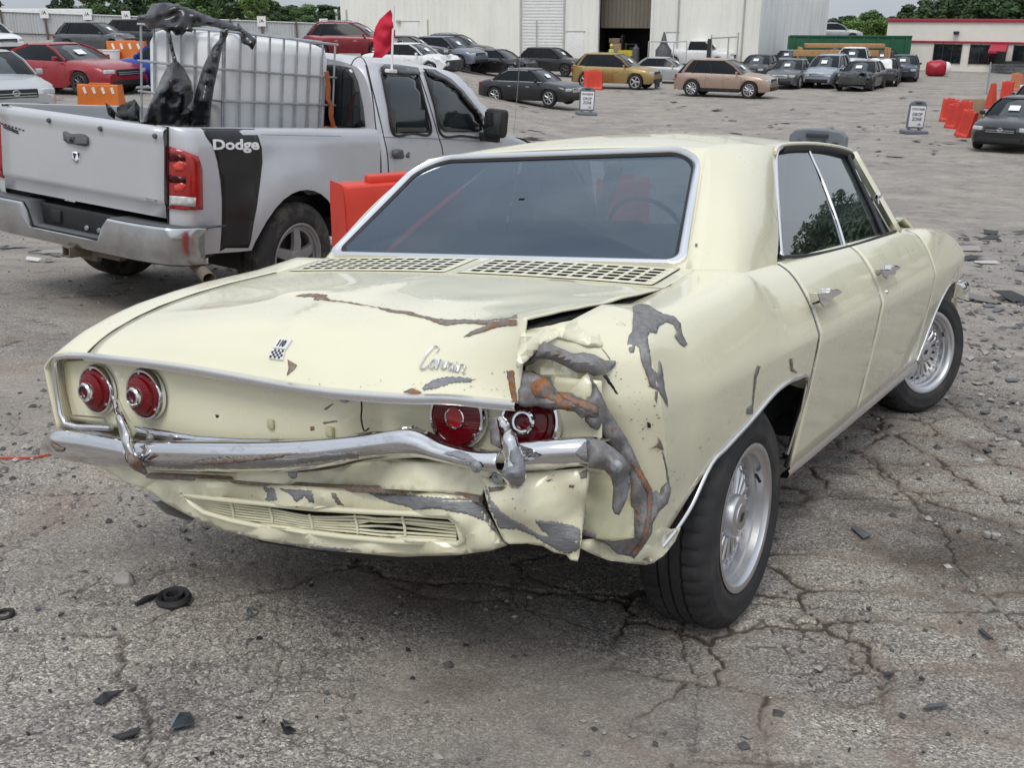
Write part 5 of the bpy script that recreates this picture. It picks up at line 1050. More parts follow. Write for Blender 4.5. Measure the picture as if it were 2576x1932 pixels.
bar('belt_seal', [(380, 1128), (600, 1118), (800, 1085), (985, 1040), (1170, 985), (1340, 925), (1450, 888)], .006, 'black', sedan, .004)
ap = MB(); A0, A1 = lean(*qw(1060, 150), dx=.0), lean(*qw(1480, 890), dx=.0)
ap.grid([[A0.lerp(A1, k / 8) + o for k in range(9)] for o in (Vector((-.05, .02, 0)), Vector((0, -.028, 0)), Vector((.012, .0, 0)), Vector((.0, .035, 0)), Vector((-.05, .05, 0)))]); ap.obj('windscreen_pillar', 'cream', sedan, 40, solid=.004); q = ap.mirror(); q.obj('windscreen_pillar', 'cream', sedan, 40, solid=.004)
lpn = MB()
for pts in ([(.752, .42, .873), (.60, .93, 1.20), (.575, 1.10, 1.21), (.752, 1.22, .868)], [(.752, 1.24, .868), (.58, 1.13, 1.21), (.575, 1.72, 1.21), (.752, 2.15, .868)]):
    lpn.add([(-x + .012, y, z) for x, y, z in pts], [(0, 1, 2, 3)])
lpn.obj('side_window', 'side_glass', sedan, 0)
ws = MB(); ws.grid([[Vector((x * lerp(.57, .73, v), lerp(1.86, 2.30, v) + .10 * (1 - x * x) * 1.0, lerp(1.222, .868, v))) for x in (-1, -.75, -.5, -.25, 0, .25, .5, .75, 1)] for v in (0, .25, .5, .75, 1)]); ws.obj('windscreen', 'clear_glass', sedan, 180)
# bonnet with a bent-up corner, nose
hd = MB(); rws = []
for k in range(25):
    y = lerp(2.33, 3.54, k / 24); row = []
    for i in range(31):
        x = lerp(-.655, .655, i / 30) * tab(y, [(2.33, 1.04), (3.5, 1)]); z = tab(y, ZS) + .02 * (1 - (x / .66)**2)
        z += .055 * sstep(.30, .68, x) * sstep(2.95, 2.55, y) - .02 * sstep(.62, .68, x) * sstep(2.6, 2.4, y)
        row.append(Vector((x, y, z)))
    rws.append(row)
hd.grid(rws); hd.obj('bonnet', 'cream', sedan, 40, solid=.006, off=-1)
cw_ = MB(); cw_.grid([[Vector((x, y, z)) for x in (-.72, 0, .72)] for y, z in ((2.2, .865), (2.28, .862), (2.36, .84))]); cw_.obj('cowl', 'cream_inner', sedan, 40)
ns = MB(); ns.grid([[Vector((x * tab(abs(x), [(0, 1), (1, 1)]), 3.58 + .05 * (1 - (x / .78)**2), z)) for x in (-.78, -.5, -.2, .2, .5, .78)] for z in (.34, .5, .70)]); ns.obj('nose_panel', 'cream', sedan, 40)
fb = MB(); fb.tube(crom([Vector((.80, 3.40, .47)), Vector((.81, 3.48, .47)), Vector((.77, 3.62, .47)), Vector((.4, 3.70, .47)), Vector((-.4, 3.70, .47)), Vector((-.8, 3.62, .47)), Vector((-.81, 3.45, .47))], 30), .038, 10); fb.obj('front_bumper', 'chrome', sedan, 60)
# cabin
cab = MB(); cab.box((0, 1.15, .40), (1.40, 1.9, .1)); cab.obj('cabin_floor', 'interior', sedan, 0)
def seat(c_, w_, nm):
    b = MB(); b.box((c_[0], c_[1], .52), (w_, .5, .18), bev=.06); b.box((c_[0], c_[1] - .28, .72), (w_, .14, .46), Matrix.Rotation(R(-12), 3, 'X'), .05); b.obj(nm, 'interior', sedan, 50)
seat((0, .85, 0), 1.24, 'rear_seat'); seat((-.36, 1.55, 0), .56, 'front_seat'); seat((.36, 1.55, 0), .56, 'front_seat')
ps = MB(); ps.box((0, .25, .86), (1.16, .42, .03), bev=.01); ps.obj('parcel_shelf', 'interior', sedan, 30)
hl = MB(); hl.grid([[Vector((x * .95, y, z - .025)) for x in (-.55, 0, .55)] for y, z in ((.45, 1.22), (1.0, 1.24), (1.8, 1.225))]); hl.obj('headlining', 'interior', sedan, 40)
da = MB(); da.box((0, 2.14, .78), (1.36, .22, .22), bev=.05); da.obj('dashboard', 'interior', sedan, 40)
sw = MB(); Msw = Matrix.Rotation(R(28), 3, 'X'); cs_ = Vector((-.34, 1.86, .86)); sw.tube([cs_ + Msw @ Vector((.19 * math.cos(a), 0, .19 * math.sin(a))) for a in np.linspace(0, 2 * math.pi, 33)[:-1]], .011, 8, closed=True)
sw.tube([cs_ + Msw @ Vector((-.18, 0, 0)), cs_ + Msw @ Vector((0, .03, -.02)), cs_ + Msw @ Vector((.18, 0, 0))], .01, 6); sw.tube([cs_ + Vector((0, .03, -.02)), Vector((-.34, 2.1, .74))], .02, 8); sw.obj('steering_wheel', 'black', sedan, 60)
mr = MB(); mr.box((0, 1.95, 1.12), (.24, .02, .06), bev=.01); mr.obj('interior_mirror', 'grey_plastic', sedan, 40)
om = MB(); om.lathe([(0, .008), (.012, .007), (.016, 0), (.014, -.01), (.005, -.02)], 12, lean(*qw(1285, 560), dx=.01), 'Y'); om.tube([lean(*qw(1285, 570), dx=.01), lean(*qw(1290, 640), dx=.004)], .004, 6); om.obj('vent_latch', 'chrome', d2, 60)
# wheels with lace-spoke alloys
def wheel(parent, c_, M_, Rt, Rr, W_, style, mats=('rubber', 'alu'), dish=.09, name='wheel', nsp=5, cap_logo=None, treads=4):
    """outer face looks along local +X"""
    c_ = Vector(c_); b = MB(); h = W_ / 2; sw_ = Rt - Rr
    prof = [(Rr - .004, h * .80), (Rr + .012, h * .93), (Rr + sw_ * .22, h * .985), (Rr + sw_ * .26, h * 1.005), (Rr + sw_ * .36, h * 1.01), (Rr + sw_ * .40, h * .998), (Rr + sw_ * .62, h * .985), (Rr + sw_ * .66, h * .992), (Rr + sw_ * .70, h * .975), (Rt - .024, h * .90), (Rt - .010, h * .80), (Rt - .003, h * .68)]
    tr = []; k = treads
    for i in range(k):
        x0 = lerp(.62, -.62, i / k); x1 = lerp(.62, -.62, (i + 1) / k); g = .06
        tr += [(Rt, h * (x0 - g * .2)), (Rt, h * (x1 + g)), (Rt - .008, h * (x1 + g * .8)), (Rt - .008, h * (x1 + g * .1))] if i < k - 1 else [(Rt, h * (x0 - g * .2)), (Rt, h * x1)]
    prof += tr + [(Rt - .003, -h * .68), (Rt - .010, -h * .80), (Rt - .024, -h * .90), (Rr + sw_ * .62, -h * .985), (Rr + sw_ * .3, -h), (Rr + .012, -h * .93), (Rr - .004, -h * .8)]
    nseg = 168 if style == 'lace' else 56; b.lathe(prof, nseg, (0, 0, 0), 'X')
    if style == 'lace':
        for i, v in enumerate(b.v):
            r0 = math.hypot(v.y, v.z)
            if r0 > Rt - .022 and abs(v.x) > h * .30 and (i % nseg) % 4 == 0: v.y *= 1 - .007 / r0; v.z *= 1 - .007 / r0
    b.v = [c_ + M_ @ v for v in b.v]; ty = b.obj('tyre', mats[0], parent, 32, fixn=True)
    rb = MB(); rb.lathe([(Rr + .008, h * .86), (Rr + .009, h * .96), (Rr + .002, h * .98), (Rr - .008, h * .94), (Rr - .012, h * .86), (Rr - .020, h * .82), (Rr - .022, h - dish * .6), (Rr - .030, h - dish * .66), (Rr - .032, h - dish), (Rr - .05, h - dish - .004), (Rr - .06, h - dish - .03), (Rr - .06, -h * .9)], 48, c_, 'X', M_)
    rim = rb.obj('rim', mats[1], parent, 40)
    sp = MB(); xf = h - dish - .006
    if style == 'lace':
        nn = 20
        for i in range(nn):
            a = 2 * math.pi * i / nn
            for s_ in (-1, 1):
                a2 = a + s_ * .22; pts = [(xf + .012, .062, a), (xf + .010, (.07 + Rr) / 2 - .01, a + s_ * .05), (xf + .002, Rr - .045, a2)]
                sp.tube([c_ + M_ @ Vector((x_, r_ * math.cos(q_), r_ * math.sin(q_))) for x_, r_, q_ in pts], [.0085, .007, .006], 6)
        for i in range(30):
            a = 2 * math.pi * i / 30; sp.lathe([(0, .012), (.004, .010), (.005, 0)], 6, c_ + M_ @ Vector((xf, (Rr - .040) * math.cos(a), (Rr - .040) * math.sin(a))), 'X', M_)
        sp.lathe([(Rr - .030, xf - .004), (Rr - .032, xf + .004), (Rr - .052, xf + .004), (Rr - .056, xf - .01)], 48, c_, 'X', M_)
        cp = MB(); cp.lathe([(.062, xf + .004), (.060, xf + .034), (.055, xf + .042), (.038, xf + .046), (.036, xf + .049), (0, xf + .049)], 32, c_, 'X', M_); cap = cp.obj('hub_cap', mats[1], rim, 40)
        bt = MB(); bt.prism([(.75 * a_, .75 * b_) for a_, b_ in [(-.022, -.005), (-.020, .006), (-.007, .006), (-.007, .013), (.009, .013), (.009, .006), (.022, .006), (.020, -.005), (.007, -.005), (.007, -.012), (-.009, -.012), (-.009, -.005)]], c_ + M_ @ Vector((xf + .0495, 0, 0)), M_ @ Vector((0, .86, .5)), M_ @ Vector((0, -.5, .86)), M_ @ Vector((.0015, 0, 0))); bt.obj('cap_emblem', 'ink', cap, 0)
        vs2 = MB(); vs2.tube([c_ + M_ @ Vector((h - dish * .55, (Rr - .03) * math.cos(.5), (Rr - .03) * math.sin(.5))), c_ + M_ @ Vector((h - dish * .55 + .02, (Rr - .055) * math.cos(.5), (Rr - .055) * math.sin(.5)))], .0045, 6); vs2.obj('valve', 'black', rim, 60)
    else:
        for i in range(nsp):
            a = 2 * math.pi * (i + .25) / nsp; e1 = M_ @ Vector((0, math.cos(a), math.sin(a))); e2 = M_ @ Vector((0, -math.sin(a), math.cos(a))); ex_ = M_ @ Vector((1, 0, 0))
            w_i, w_o = (.05, .036) if style == 'five' else (.03, .05) if style == 'star' else (.022, .02)
            L_ = Rr - .02; rws = []
            for (r_, w_, xo) in ((.045, w_i * Rr / .25, xf + .02), (L_ * .55, (w_i + w_o) / 2 * Rr / .25, xf + .025), (L_, w_o * Rr / .25, xf + .004)):
                o_ = c_ + e1 * r_; rws.append([o_ - e2 * w_ + ex_ * (xo - .03), o_ - e2 * w_ * .85 + ex_ * (xo - .004), o_ + ex_ * xo, o_ + e2 * w_ * .85 + ex_ * (xo - .004), o_ + e2 * w_ + ex_ * (xo - .03)])
            sp.grid(rws)
            if style == 'twin':
                pass
        sp.lathe([(.075 * Rr / .25, xf - .01), (.07 * Rr / .25, xf + .02), (.04, xf + .03), (0, xf + .03)], 20, c_, 'X', M_)
    sp.obj('spokes', mats[1], rim, 40)
    dk = MB(); dk.lathe([(Rr - .03, xf - .05), (.02, xf - .06), (0, xf - .06)], 24, c_, 'X', M_); dk.obj('brake', 'dark_inner', rim, 30)
    return ty, rim
Mr = Matrix.Rotation(R(1.6), 3, 'Y'); Rt_ = .308
GN = Vector((.015, -.0036, .9999))
wheel(sedan, (.742, -.071, .236), Mr, Rt_, .195, .205, 'lace', dish=.062)
wheel(sedan, (.715, 2.70, .246), Matrix.Rotation(R(-26), 3, 'Z'), Rt_, .195, .205, 'lace', dish=.06)
Ml = Matrix.Rotation(math.pi, 3, 'Z')
wheel(sedan, (-.735, -.071, .262), Ml, Rt_, .195, .205, 'lace', dish=.11); wheel(sedan, (-.715, 2.70, .27), Matrix.Rotation(R(154), 3, 'Z'), Rt_, .195, .205, 'lace', dish=.06)

plate('lower_corner', CV, px(q1, [(150, 1060), (300, 1080), (510, 1120), (640, 1160), (700, 1200), (720, 1310), (690, 1292), (600, 1262), (480, 1222), (400, 1165), (260, 1105)]), [(*q1(160, 1065), 'y', -.90), (*q1(640, 1180), 'y', -.955), (*q1(690, 1280), 'y', -.93), (*q1(400, 1130), 'y', -.93)], 'cream', sedan, bulge=.006, step=8)

# tiny flakes and nicks round the torn edges: too small to pick apart
def flakes(name, bv, region, n_, smin, smax, mat, par, seed, off=.002):
    rnd = random.Random(seed); b = MB(); xs_ = [p[0] for p in region]; ys_ = [p[1] for p in region]; k = 0; tries = 0
    while k < n_ and tries < n_ * 8:
        tries += 1; x, y = rnd.uniform(min(xs_), max(xs_)), rnd.uniform(min(ys_), max(ys_))
        if not inpoly(x, y, region): continue
        s_ = smin + (smax - smin) * rnd.random()**3; a0 = rnd.uniform(0, 6.28); st = rnd.uniform(.3, 1); pts = []
        for t_ in range(5):
            a = a0 + t_ * 1.257; q_ = s_ * rnd.uniform(.5, 1.2); dx, dy = q_ * math.cos(a), q_ * st * math.sin(a); d = CV.ray(x + dx, y + dy); h = bv.ray_cast(CV.c, d)
            if h[0] is None: break
            pts.append(h[0] + (h[1] if h[1].dot(d) < 0 else -h[1]) * off)
        if len(pts) == 5 and max((pts[i] - pts[i - 1]).length for i in range(5)) < .03: b.add(pts, [(0, 1, 2, 3, 4)]); k += 1
    if b.v: b.obj(name, mat, par, 0)['kind'] = 'stuff'
flakes('paint_flakes', qbv, px(qa, [(1150, 400), (1500, 480), (1750, 900), (1850, 1300), (1700, 1500), (1400, 1200), (1250, 850)]), 70, .6, 3.2, 'bare', body_shell, 3)
flakes('paint_flakes', qbv, px(qb, [(1600, 0), (1850, 60), (2050, 500), (2150, 900), (1990, 900), (1950, 500), (1750, 300)]), 60, .5, 2.6, 'bare', body_shell, 4)
flakes('paint_flakes', qbv, [(1500, 880), (1640, 840), (1660, 870), (1560, 1020), (1450, 1120)], 40, .5, 1.8, 'brown_rust', body_shell, 5)
flakes('paint_flakes', pvb, px(qc, [(100, 60), (2000, 180), (2150, 440), (1900, 520), (1000, 480), (300, 300)]), 110, .5, 2.0, 'bare', ov, 6)
flakes('paint_flakes', pf.bvh(), px(qb, [(260, 600), (1200, 500), (1150, 1200), (900, 1240), (400, 1050)]), 80, .5, 2.4, 'bare', of_, 7)
flakes('paint_flakes', lidb, px(q2, [(-200, 980), (900, 1060), (1600, 1160), (1640, 900), (1200, 1000), (600, 980)]), 70, .5, 2.0, 'brown_rust', lid_o, 8)
flakes('paint_flakes', lidb, px(q2, [(700, 440), (1650, 520), (1640, 640), (1200, 640), (800, 540)]), 40, .5, 2.2, 'brown_rust', lid_o, 9)

lg = MB(); lg.tube([Vector((-.6675, y, tab(y, ZS) - .001)) for y in np.linspace(-.955, -.24, 30)], .0032, 6); lg.obj('lid_gap', 'black', sedan, 60)

tl_ = drapeline([(578, 1085), (582, 1180), (578, 1250), (598, 1335), (632, 1318)], q2, tailb, off=.001, n=5)
if len(tl_) > 2: b = MB(); b.tube(tl_, .0022, 5); b.obj('panel_tear', 'black', tail, 60)
for pg, mt in (([(1020, 835), (1042, 838), (1038, 856), (1024, 852)], 'black'), ([(1570, 905), (1592, 902), (1596, 925), (1574, 930)], 'rust'), ([(1650, 800), (1700, 770), (1705, 776), (1660, 812)], 'brown_rust'), ([(1640, 880), (1720, 868), (1730, 876), (1650, 892)], 'brown_rust'), ([(1330, 880), (1345, 880), (1345, 895), (1332, 895)], 'black')): drape('panel_hole', CV, tailb, px(q1, pg), mt, tail, off=.0015, step=3, jg=.4, jstep=3)
flakes('dent_shade_specks', tailb, px(q1, [(1640, 760), (1800, 770), (1790, 900), (1640, 920)]), 60, .4, 2.2, 'brown_rust', tail, 12, .0015)  # brown specks put the shading of the centre dent into colour
# ------------------------------------------------------------------ silver pickup with its load
TF = frame_from(5.929, -5.022, 1.863, .461, -.286, .094)
carpaint('silver', (.58, .585, .61), metal=.35, rough=.34, coat=.5, damt=.12); simple('silver_dark', (.3, .3, .31), .5, metal=.4)
simple('truck_chrome', (.55, .56, .57), .22, metal=1., var=.15, vscale=5, dirt=(.3, .28, .25, .5)); simple('red_lamp', (.35, .012, .012), .12, coat=.8, var=.25, vscale=9); simple('red_lamp_bright', (.62, .05, .03), .15, coat=.8, var=.3, vscale=20)
simple('stripe', (.012, .012, .013), .35, coat=.2, var=.25); simple('mud', (.16, .13, .10), .9, var=.3)
t4, t2, t1 = crop(0, 250, 2.5721), crop(780, 0, 2.5721), crop(0, 0, 2.5721)
truck = empty('pickup_truck', mat=TF.mat()); tag(truck, 'silver crew-cab pickup with a black bedside stripe carrying a caged white tank', 'pickup truck')
PT = TF.P; AY, AZ = 1.118, .434
def bed_x(y, z):
    x = .945 + .022 * math.sin(max(0, min(1, (z - .55) / .8)) * math.pi) - .055 * max(0, (.80 - z) / .3)**1.5 * (1 if z < .8 else 0) - .025 * max(0, (z - 1.26) / .1)
    d = math.hypot(y - AY, (z - AZ) * .95); x += .062 * (1 - sstep(.50, .86, d)); return x
cols = []
def bz(y): return max(.53, AZ + .02 + math.sqrt(max(0, .49**2 - (y - AY)**2))) if abs(y - AY) < .49 else .53
for k in range(8):
    a = k / 8 * math.pi / 2; x0 = .80; cols.append([Vector((lerp(x0, bed_x(.12, z), math.sin(a)), .012 + .11 * (1 - math.cos(a)), z)) for z in [lerp(.53, 1.355, j / 20) for j in range(21)]])
ysb = sorted(set([.125 + .085 * k for k in range(25)] + [AY - .49, AY - .485, AY - .47, AY + .47, AY + .485, AY + .49]))
for y in ysb:
    if y > 2.17: continue
    zb_ = bz(y); cols.append([Vector((bed_x(y, z), y, z)) for z in [lerp(zb_, 1.355, j / 20) for j in range(21)]])
for c_ in cols:
    t_ = c_[-1]; c_ += [t_ + Vector((-.018, 0, .014)), t_ + Vector((-.05, 0, .018)), t_ + Vector((-.10, 0, .016)), t_ + Vector((-.105, 0, -.01)), t_ + Vector((-.11, 0, -.45))]
bs = MB(); bs.grid(cols, flip=True); bed_r = bs.obj('bed_side', 'silver', truck, 45); bl_ = bs.mirror(); bl_.obj('bed_side', 'silver', truck, 45)
bf = MB(); bf.box((0, 1.1, .84), (1.66, 2.1, .05)); bf.box((0, 2.13, 1.10), (1.66, .05, .52)); bf.obj('bed_floor', 'black', truck, 0)
for s_ in (1, -1):
    aw = MB(); aw.lathe([(.487, .86 * s_), (.487, .55 * s_)], 24, (0, AY, AZ + .02), 'X', None, R(-90) + R(80), R(90) + R(100) - R(-0)); aw.obj('wheel_well', 'dark_inner', truck, 40)
# tailgate
tg = MB(); tg.grid([[Vector((x, y, z)) for x in [lerp(-.787, .787, i / 12) for i in range(13)]] for z, y in ((.775, .03), (.78, -.004), (.862, -.010), (.872, -.020), (.90, -.022), (1.24, -.020), (1.275, -.022), (1.30, -.030), (1.335, -.028), (1.352, -.016), (1.36, .01), (1.36, .06), (1.30, .065))]); gate = tg.obj('tailgate', 'silver', truck, 50, solid=.006, off=-1); gbv = tg.bvh()
for s_ in (1, -1): gs = MB(); gs.box((s_ * .795, .012, 1.06), (.008, .02, .62)); gs.obj('tailgate_gap', 'black', truck, 0)
hp = [t4(*p) for p in ((410, 210), (430, 205), (560, 230), (577, 245), (572, 290), (555, 300), (440, 280), (415, 262))]
plate('tailgate_handle', TF, hp, [(hp[0][0], hp[0][1], 'y', -.024), (hp[4][0], hp[4][1], 'y', -.024)], 'grey_plastic', gate, bulge=.018, bw=5, step=4, solid=.01); hp = [t4(*p) for p in ((455, 240), (535, 255), (528, 285), (445, 268))]
plate('handle_lever', TF, hp, [(hp[0][0], hp[0][1], 'y', -.052)], 'black', gate, bulge=.006, bw=3, step=4)
sh_ = [t4(*p) for p in ((462, 325), (492, 330), (523, 332), (520, 385), (497, 412), (465, 388))]; em = plate('tailgate_emblem', TF, sh_, [(sh_[0][0], sh_[0][1], 'y', -.026)], 'chrome', gate, bulge=.010, bw=4, step=3)
for pg in ([(470, 345), (490, 345), (480, 385)], [(500, 345), (518, 345), (508, 385)]): hq = [t4(*p) for p in pg]; plate('emblem_recess', TF, hq, [(hq[0][0], hq[0][1], 'y', -.0385)], 'ink', em, step=3, solid=.001)
for p in ((322, 135), (654, 188), (1008, 236)):
    b = MB(); b.lathe([(.0, -.02), (.013, -.02), (.018, -.006), (.018, .004)], 10, PT(*t4(*p), y=-.026), 'Y'); b.obj('gate_pin', 'grey_plastic', gate, 40)
o_ = PT(*t4(945, 650), y=-.024); text_on('trim_lettering', 'SLT', o_, PT(*t4(1020, 665), y=-.024) - o_, PT(*t4(945, 632), y=-.024) - o_, 'chrome', gate, .02, .006)
for a, c_ in ((12, 150), (25, 163), (28, 176)):
    o_ = PT(*t4(a, c_ + 5), y=-.0245); 
    b = MB(); rnd = random.Random(c_)
    for k in range(7): b.box(o_ + Vector((.028 * k * (1.3 if a == 12 else .8), 0, -.004 * k)), (.02, .002, .008 + .004 * rnd.random()))
    b.obj('sticker_print', 'ink', gate, 0); b = None
# tail lamps, stripe and lettering lie on the bedside skin
tb = bs.bvh()
lamp_pg = [t4(*p) for p in ((1078, 297), (1180, 325), (1276, 365), (1298, 450), (1303, 708), (1200, 714), (1095, 702), (1082, 600), (1076, 450))]
tl = drape('tail_lamp', TF, tb, lamp_pg, 'red_lamp', truck, off=.012, step=10, solid=.012, maxlen=.5)
for pg, mt in (([(1130, 420), (1170, 395), (1210, 410), (1205, 440), (1185, 465), (1140, 460)], 'red_lamp_bright'), ([(1140, 555), (1180, 535), (1205, 550), (1190, 590), (1140, 595)], 'red_lamp_bright'), ([(1105, 345), (1200, 360), (1205, 395), (1110, 400)], 'red_deep'), ([(1105, 485), (1205, 500), (1205, 540), (1110, 535)], 'red_deep'), ([(1110, 620), (1262, 632), (1258, 690), (1116, 680)], 'lens_clear')):
    drape('lamp_cell', TF, tb, [t4(*p) for p in pg], mt, tl, off=.020, step=10, solid=.002, maxlen=.5)
q = tl.copy(); link(q); q.parent = truck; q.scale = (-1, 1, 1)
drape('stripe', TF, tb, [t4(*p) for p in ((1300, 187), (1330, 235), (1380, 310), (1405, 400), (1425, 520), (1435, 650), (1435, 800), (1430, 900), (1420, 1022), (1520, 1030), (1600, 990), (1625, 900), (1640, 800), (1660, 700), (1680, 550), (1697, 400), (1692, 310), (1670, 240), (1645, 190))], 'stripe', bed_r, off=.0025, step=12, solid=.001, maxlen=.5)
def draped_text(name, body, quad, mat, par, fr, bv, off, bold=0.):
    vs_, fs_, _ = text2d(body, 1, bold); out = []
    for x, y in vs_:
        a = lerp(lerp(quad[0][0], quad[1][0], x), lerp(quad[3][0], quad[2][0], x), y); c_ = lerp(lerp(quad[0][1], quad[1][1], x), lerp(quad[3][1], quad[2][1], x), y)
        d = fr.ray(a, c_); h = bv.ray_cast(fr.c, d); out.append(h[0] + (h[1] if h[1].dot(d) < 0 else -h[1]) * off if h[0] is not None else fr.c + d * 6)
    b = MB(); b.add(out, fs_); return b.obj(name, mat, par, 0, solid=.0008)
draped_text('stripe_lettering', 'Dodge', [t4(1378, 345), (t4(1675, 345)), t4(1672, 255), t4(1372, 258)], 'white', bed_r, TF, tb, .0065, .035)
ln = MB(); ln.tube([PT(*t4(a, c_), x=.968) for a, c_ in ((1690, 226), (1950, 232), (2205, 236))], .003, 5); ln.obj('bed_crease', 'silver_dark', bed_r, 60)
# rear bumper, hitch, exhaust
def plan(x): return -.17 + .10 * max(0, (abs(x) - .55) / .45)**2 + .22 * max(0, (abs(x) - .90) / .12)**2
xsb = [lerp(-1.01, 1.01, k / 48) for k in range(49)]
rb_ = MB(); rws = []
for z, o in ((.73, .03), (.735, .012), (.725, 0), (.66, -.004), (.60, -.004), (.54, .004), (.50, .02), (.485, .06)):
    row = []
    for x in xsb:
        cut = 1 - sstep(.33, .41, abs(x)); zz = lerp(z, min(z, .575), cut); row.append(Vector((x, plan(x) + o + .0, zz)))
    rws.append(row)
rb_.grid(rws, flip=False); rbo = rb_.obj('rear_bumper', 'truck_chrome', truck, 40, solid=.006)
stp = MB(); stp.grid([[Vector((x, plan(x) + dy, .738 if abs(x) > .40 else .738 - .155 * (1 - sstep(.33, .41, abs(x))))) for x in xsb] for dy in (.035, .10, .20)], flip=True); stp.obj('step_pad', 'grey_plastic', rbo, 30, solid=.012)
pl_ = MB(); pl_.box((0, -.03, .655), (.72, .04, .16), bev=.02); pl_.box((-.20, -.055, .66), (.10, .02, .09), bev=.01); plr = pl_.obj('plate_recess', 'black', rbo, 30)
for x in (.10, .22): b = MB(); b.lathe([(0, -.01), (.016, -.008), (.02, 0)], 12, (x, -.055, .62), 'Y'); b.obj('recess_bolt', 'steel', plr, 40)
sk = MB(); sk.box((0, .10, .62), (1.5, .25, .2)); sk.obj('frame_rear', 'dark_inner', truck, 0)
hi = MB(); c_ = Vector((.05, -.10, .46))
for dx, dz, sx, sz in ((-.032, 0, .010, .075), (.032, 0, .010, .075), (0, .032, .075, .010), (0, -.032, .075, .010)): hi.box(c_ + Vector((dx, .06, dz)), (sx, .30, sz))
hi.box(c_ + Vector((.16, .12, .0)), (.3, .06, .07)); hi.box(c_ + Vector((0, .12, -.05)), (.16, .04, .05)); hi.obj('tow_hitch', 'mud', truck, 0)
ep = MB(); p0_, p1_ = PT(412, 560, y=.25), PT(452, 603, y=.05); ep.tube([p0_ + Vector((-.3, .8, .05)), p0_, p0_.lerp(p1_, .5), p1_], .042, 14, cap=False); ep.obj('exhaust_pipe', 'mud', truck, 60, solid=.004)
ax = MB(); ax.tube([(-.8, AY, AZ), (.8, AY, AZ)], .06, 10); ax.box((0, 2.6, .55), (1.3, 4.6, .16)); ax.lathe([(.0, -.15), (.14, -.1), (.16, 0), (.14, .1), (0, .15)], 16, (0, AY, AZ), 'X'); ax.obj('chassis', 'dark_inner', truck, 40)
simple('dusty_tyre', (.03, .029, .027), .85, var=.35, vscale=8, dirt=(.17, .15, .12, .8)); simple('dusty_alloy', (.36, .35, .36), .38, metal=.75, var=.12, dirt=(.22, .20, .17, .5))
for x, y, s_ in ((.865, AY, 1), (-.865, AY, -1), (.865, 4.66, 1), (-.865, 4.66, -1)): wheel(truck, (x, y, AZ - .012), Matrix.Rotation(0 if s_ > 0 else math.pi, 3, 'Z'), .422, .262, .27, 'five', ('dusty_tyre', 'dusty_alloy'), dish=.035)
# cab
CS = [(2.17, .94, .93), (2.20, .975, .97), (2.3, 1, 1), (2.6, 1, 1), (3.0, 1, 1), (3.3, 1, 1), (3.52, .99, .985)]
def cabsec(y, wl, hs, drop=0.):
    return [Vector((.955 * wl, y, 1.335)), Vector((.945 * wl, y, 1.40)), Vector((.905 * wl, y, 1.56)), Vector((.845 * wl, y, lerp(1.335, 1.74, hs) - drop)), Vector((.79 * wl, y, lerp(1.335, 1.83, hs) - drop)), Vector((.71 * wl, y, lerp(1.335, 1.885, hs) - drop)), Vector((.55 * wl, y, lerp(1.335, 1.915, hs) - drop)), Vector((.3 * wl, y, lerp(1.335, 1.932, hs) - drop)), Vector((0, y, lerp(1.335, 1.937, hs) - drop))]
cc = [smoothline(cabsec(*s_), 25) for s_ in CS]
for y, hs in ((3.68, .955), (3.86, .78), (4.05, .53), (4.22, .25), (4.36, .03)): cc.append(smoothline([Vector((.955, y, 1.335)), Vector((.95, y, lerp(1.335, 1.40, hs))), Vector((lerp(.945, .905, hs), y, lerp(1.335, 1.56, hs))), Vector((lerp(.93, .845, hs), y, lerp(1.335, 1.74, hs))), Vector((lerp(.90, .79, hs), y, lerp(1.338, 1.83, hs))), Vector((lerp(.82, .71, hs), y, lerp(1.34, 1.885, hs))), Vector((.55, y + .03, lerp(1.35, 1.915, hs))), Vector((.3, y + .05, lerp(1.35, 1.932, hs))), Vector((0, y + .06, lerp(1.355, 1.937, hs)))], 25))
cb = MB(); cb.grid(cc, flip=True); m2 = cb.mirror(); cb.add(m2.v, m2.f)
rw_ = [[Vector((p.x * s_, p.y + .012 * (1 - s_), p.z)) for s_ in (1, .95, .8, .5, 0, -.5, -.8, -.95, -1)] for p in cc[0]]; cb.grid(rw_)
cb.grid([[Vector((x, 2.175, z)) for x in (-.9, 0, .9)] for z in (.8, 1.335)], flip=True)
cab_o = cb.obj('cab', 'silver', truck, 40, weld=1e-3, fixn=True); cbv = cb.bvh()
lows = []
for y in [2.17, 2.2, 2.25] + [2.3 + .1 * k for k in range(31)]:
    z0 = .52 if not abs(y - 4.66) < .49 else max(.52, AZ + math.sqrt(max(0, .49**2 - (y - 4.66)**2))); xt = tab(y, [(2.17, .93), (2.2, .955), (2.3, .972), (4.2, .972), (4.6, 1.0), (5.3, .93)]); zt = tab(y, [(2.17, 1.34), (4.3, 1.34), (4.6, 1.28), (5.3, 1.15)])
    lows.append([Vector((xt - .05, y, z0)), Vector((xt - .005, y, lerp(z0, zt, .25))), Vector((xt + .012, y, lerp(z0, zt, .5))), Vector((xt + .008, y, lerp(z0, zt, .8))), Vector((xt - .006, y, lerp(z0, zt, .95))), Vector((xt - .018, y, zt))])
lw = MB(); lw.grid(lows, flip=True); lw_o = lw.obj('cab_side', 'silver', truck, 50); lm = lw.mirror(); lm.obj('cab_side', 'silver', truck, 50); lwb = lw.bvh()
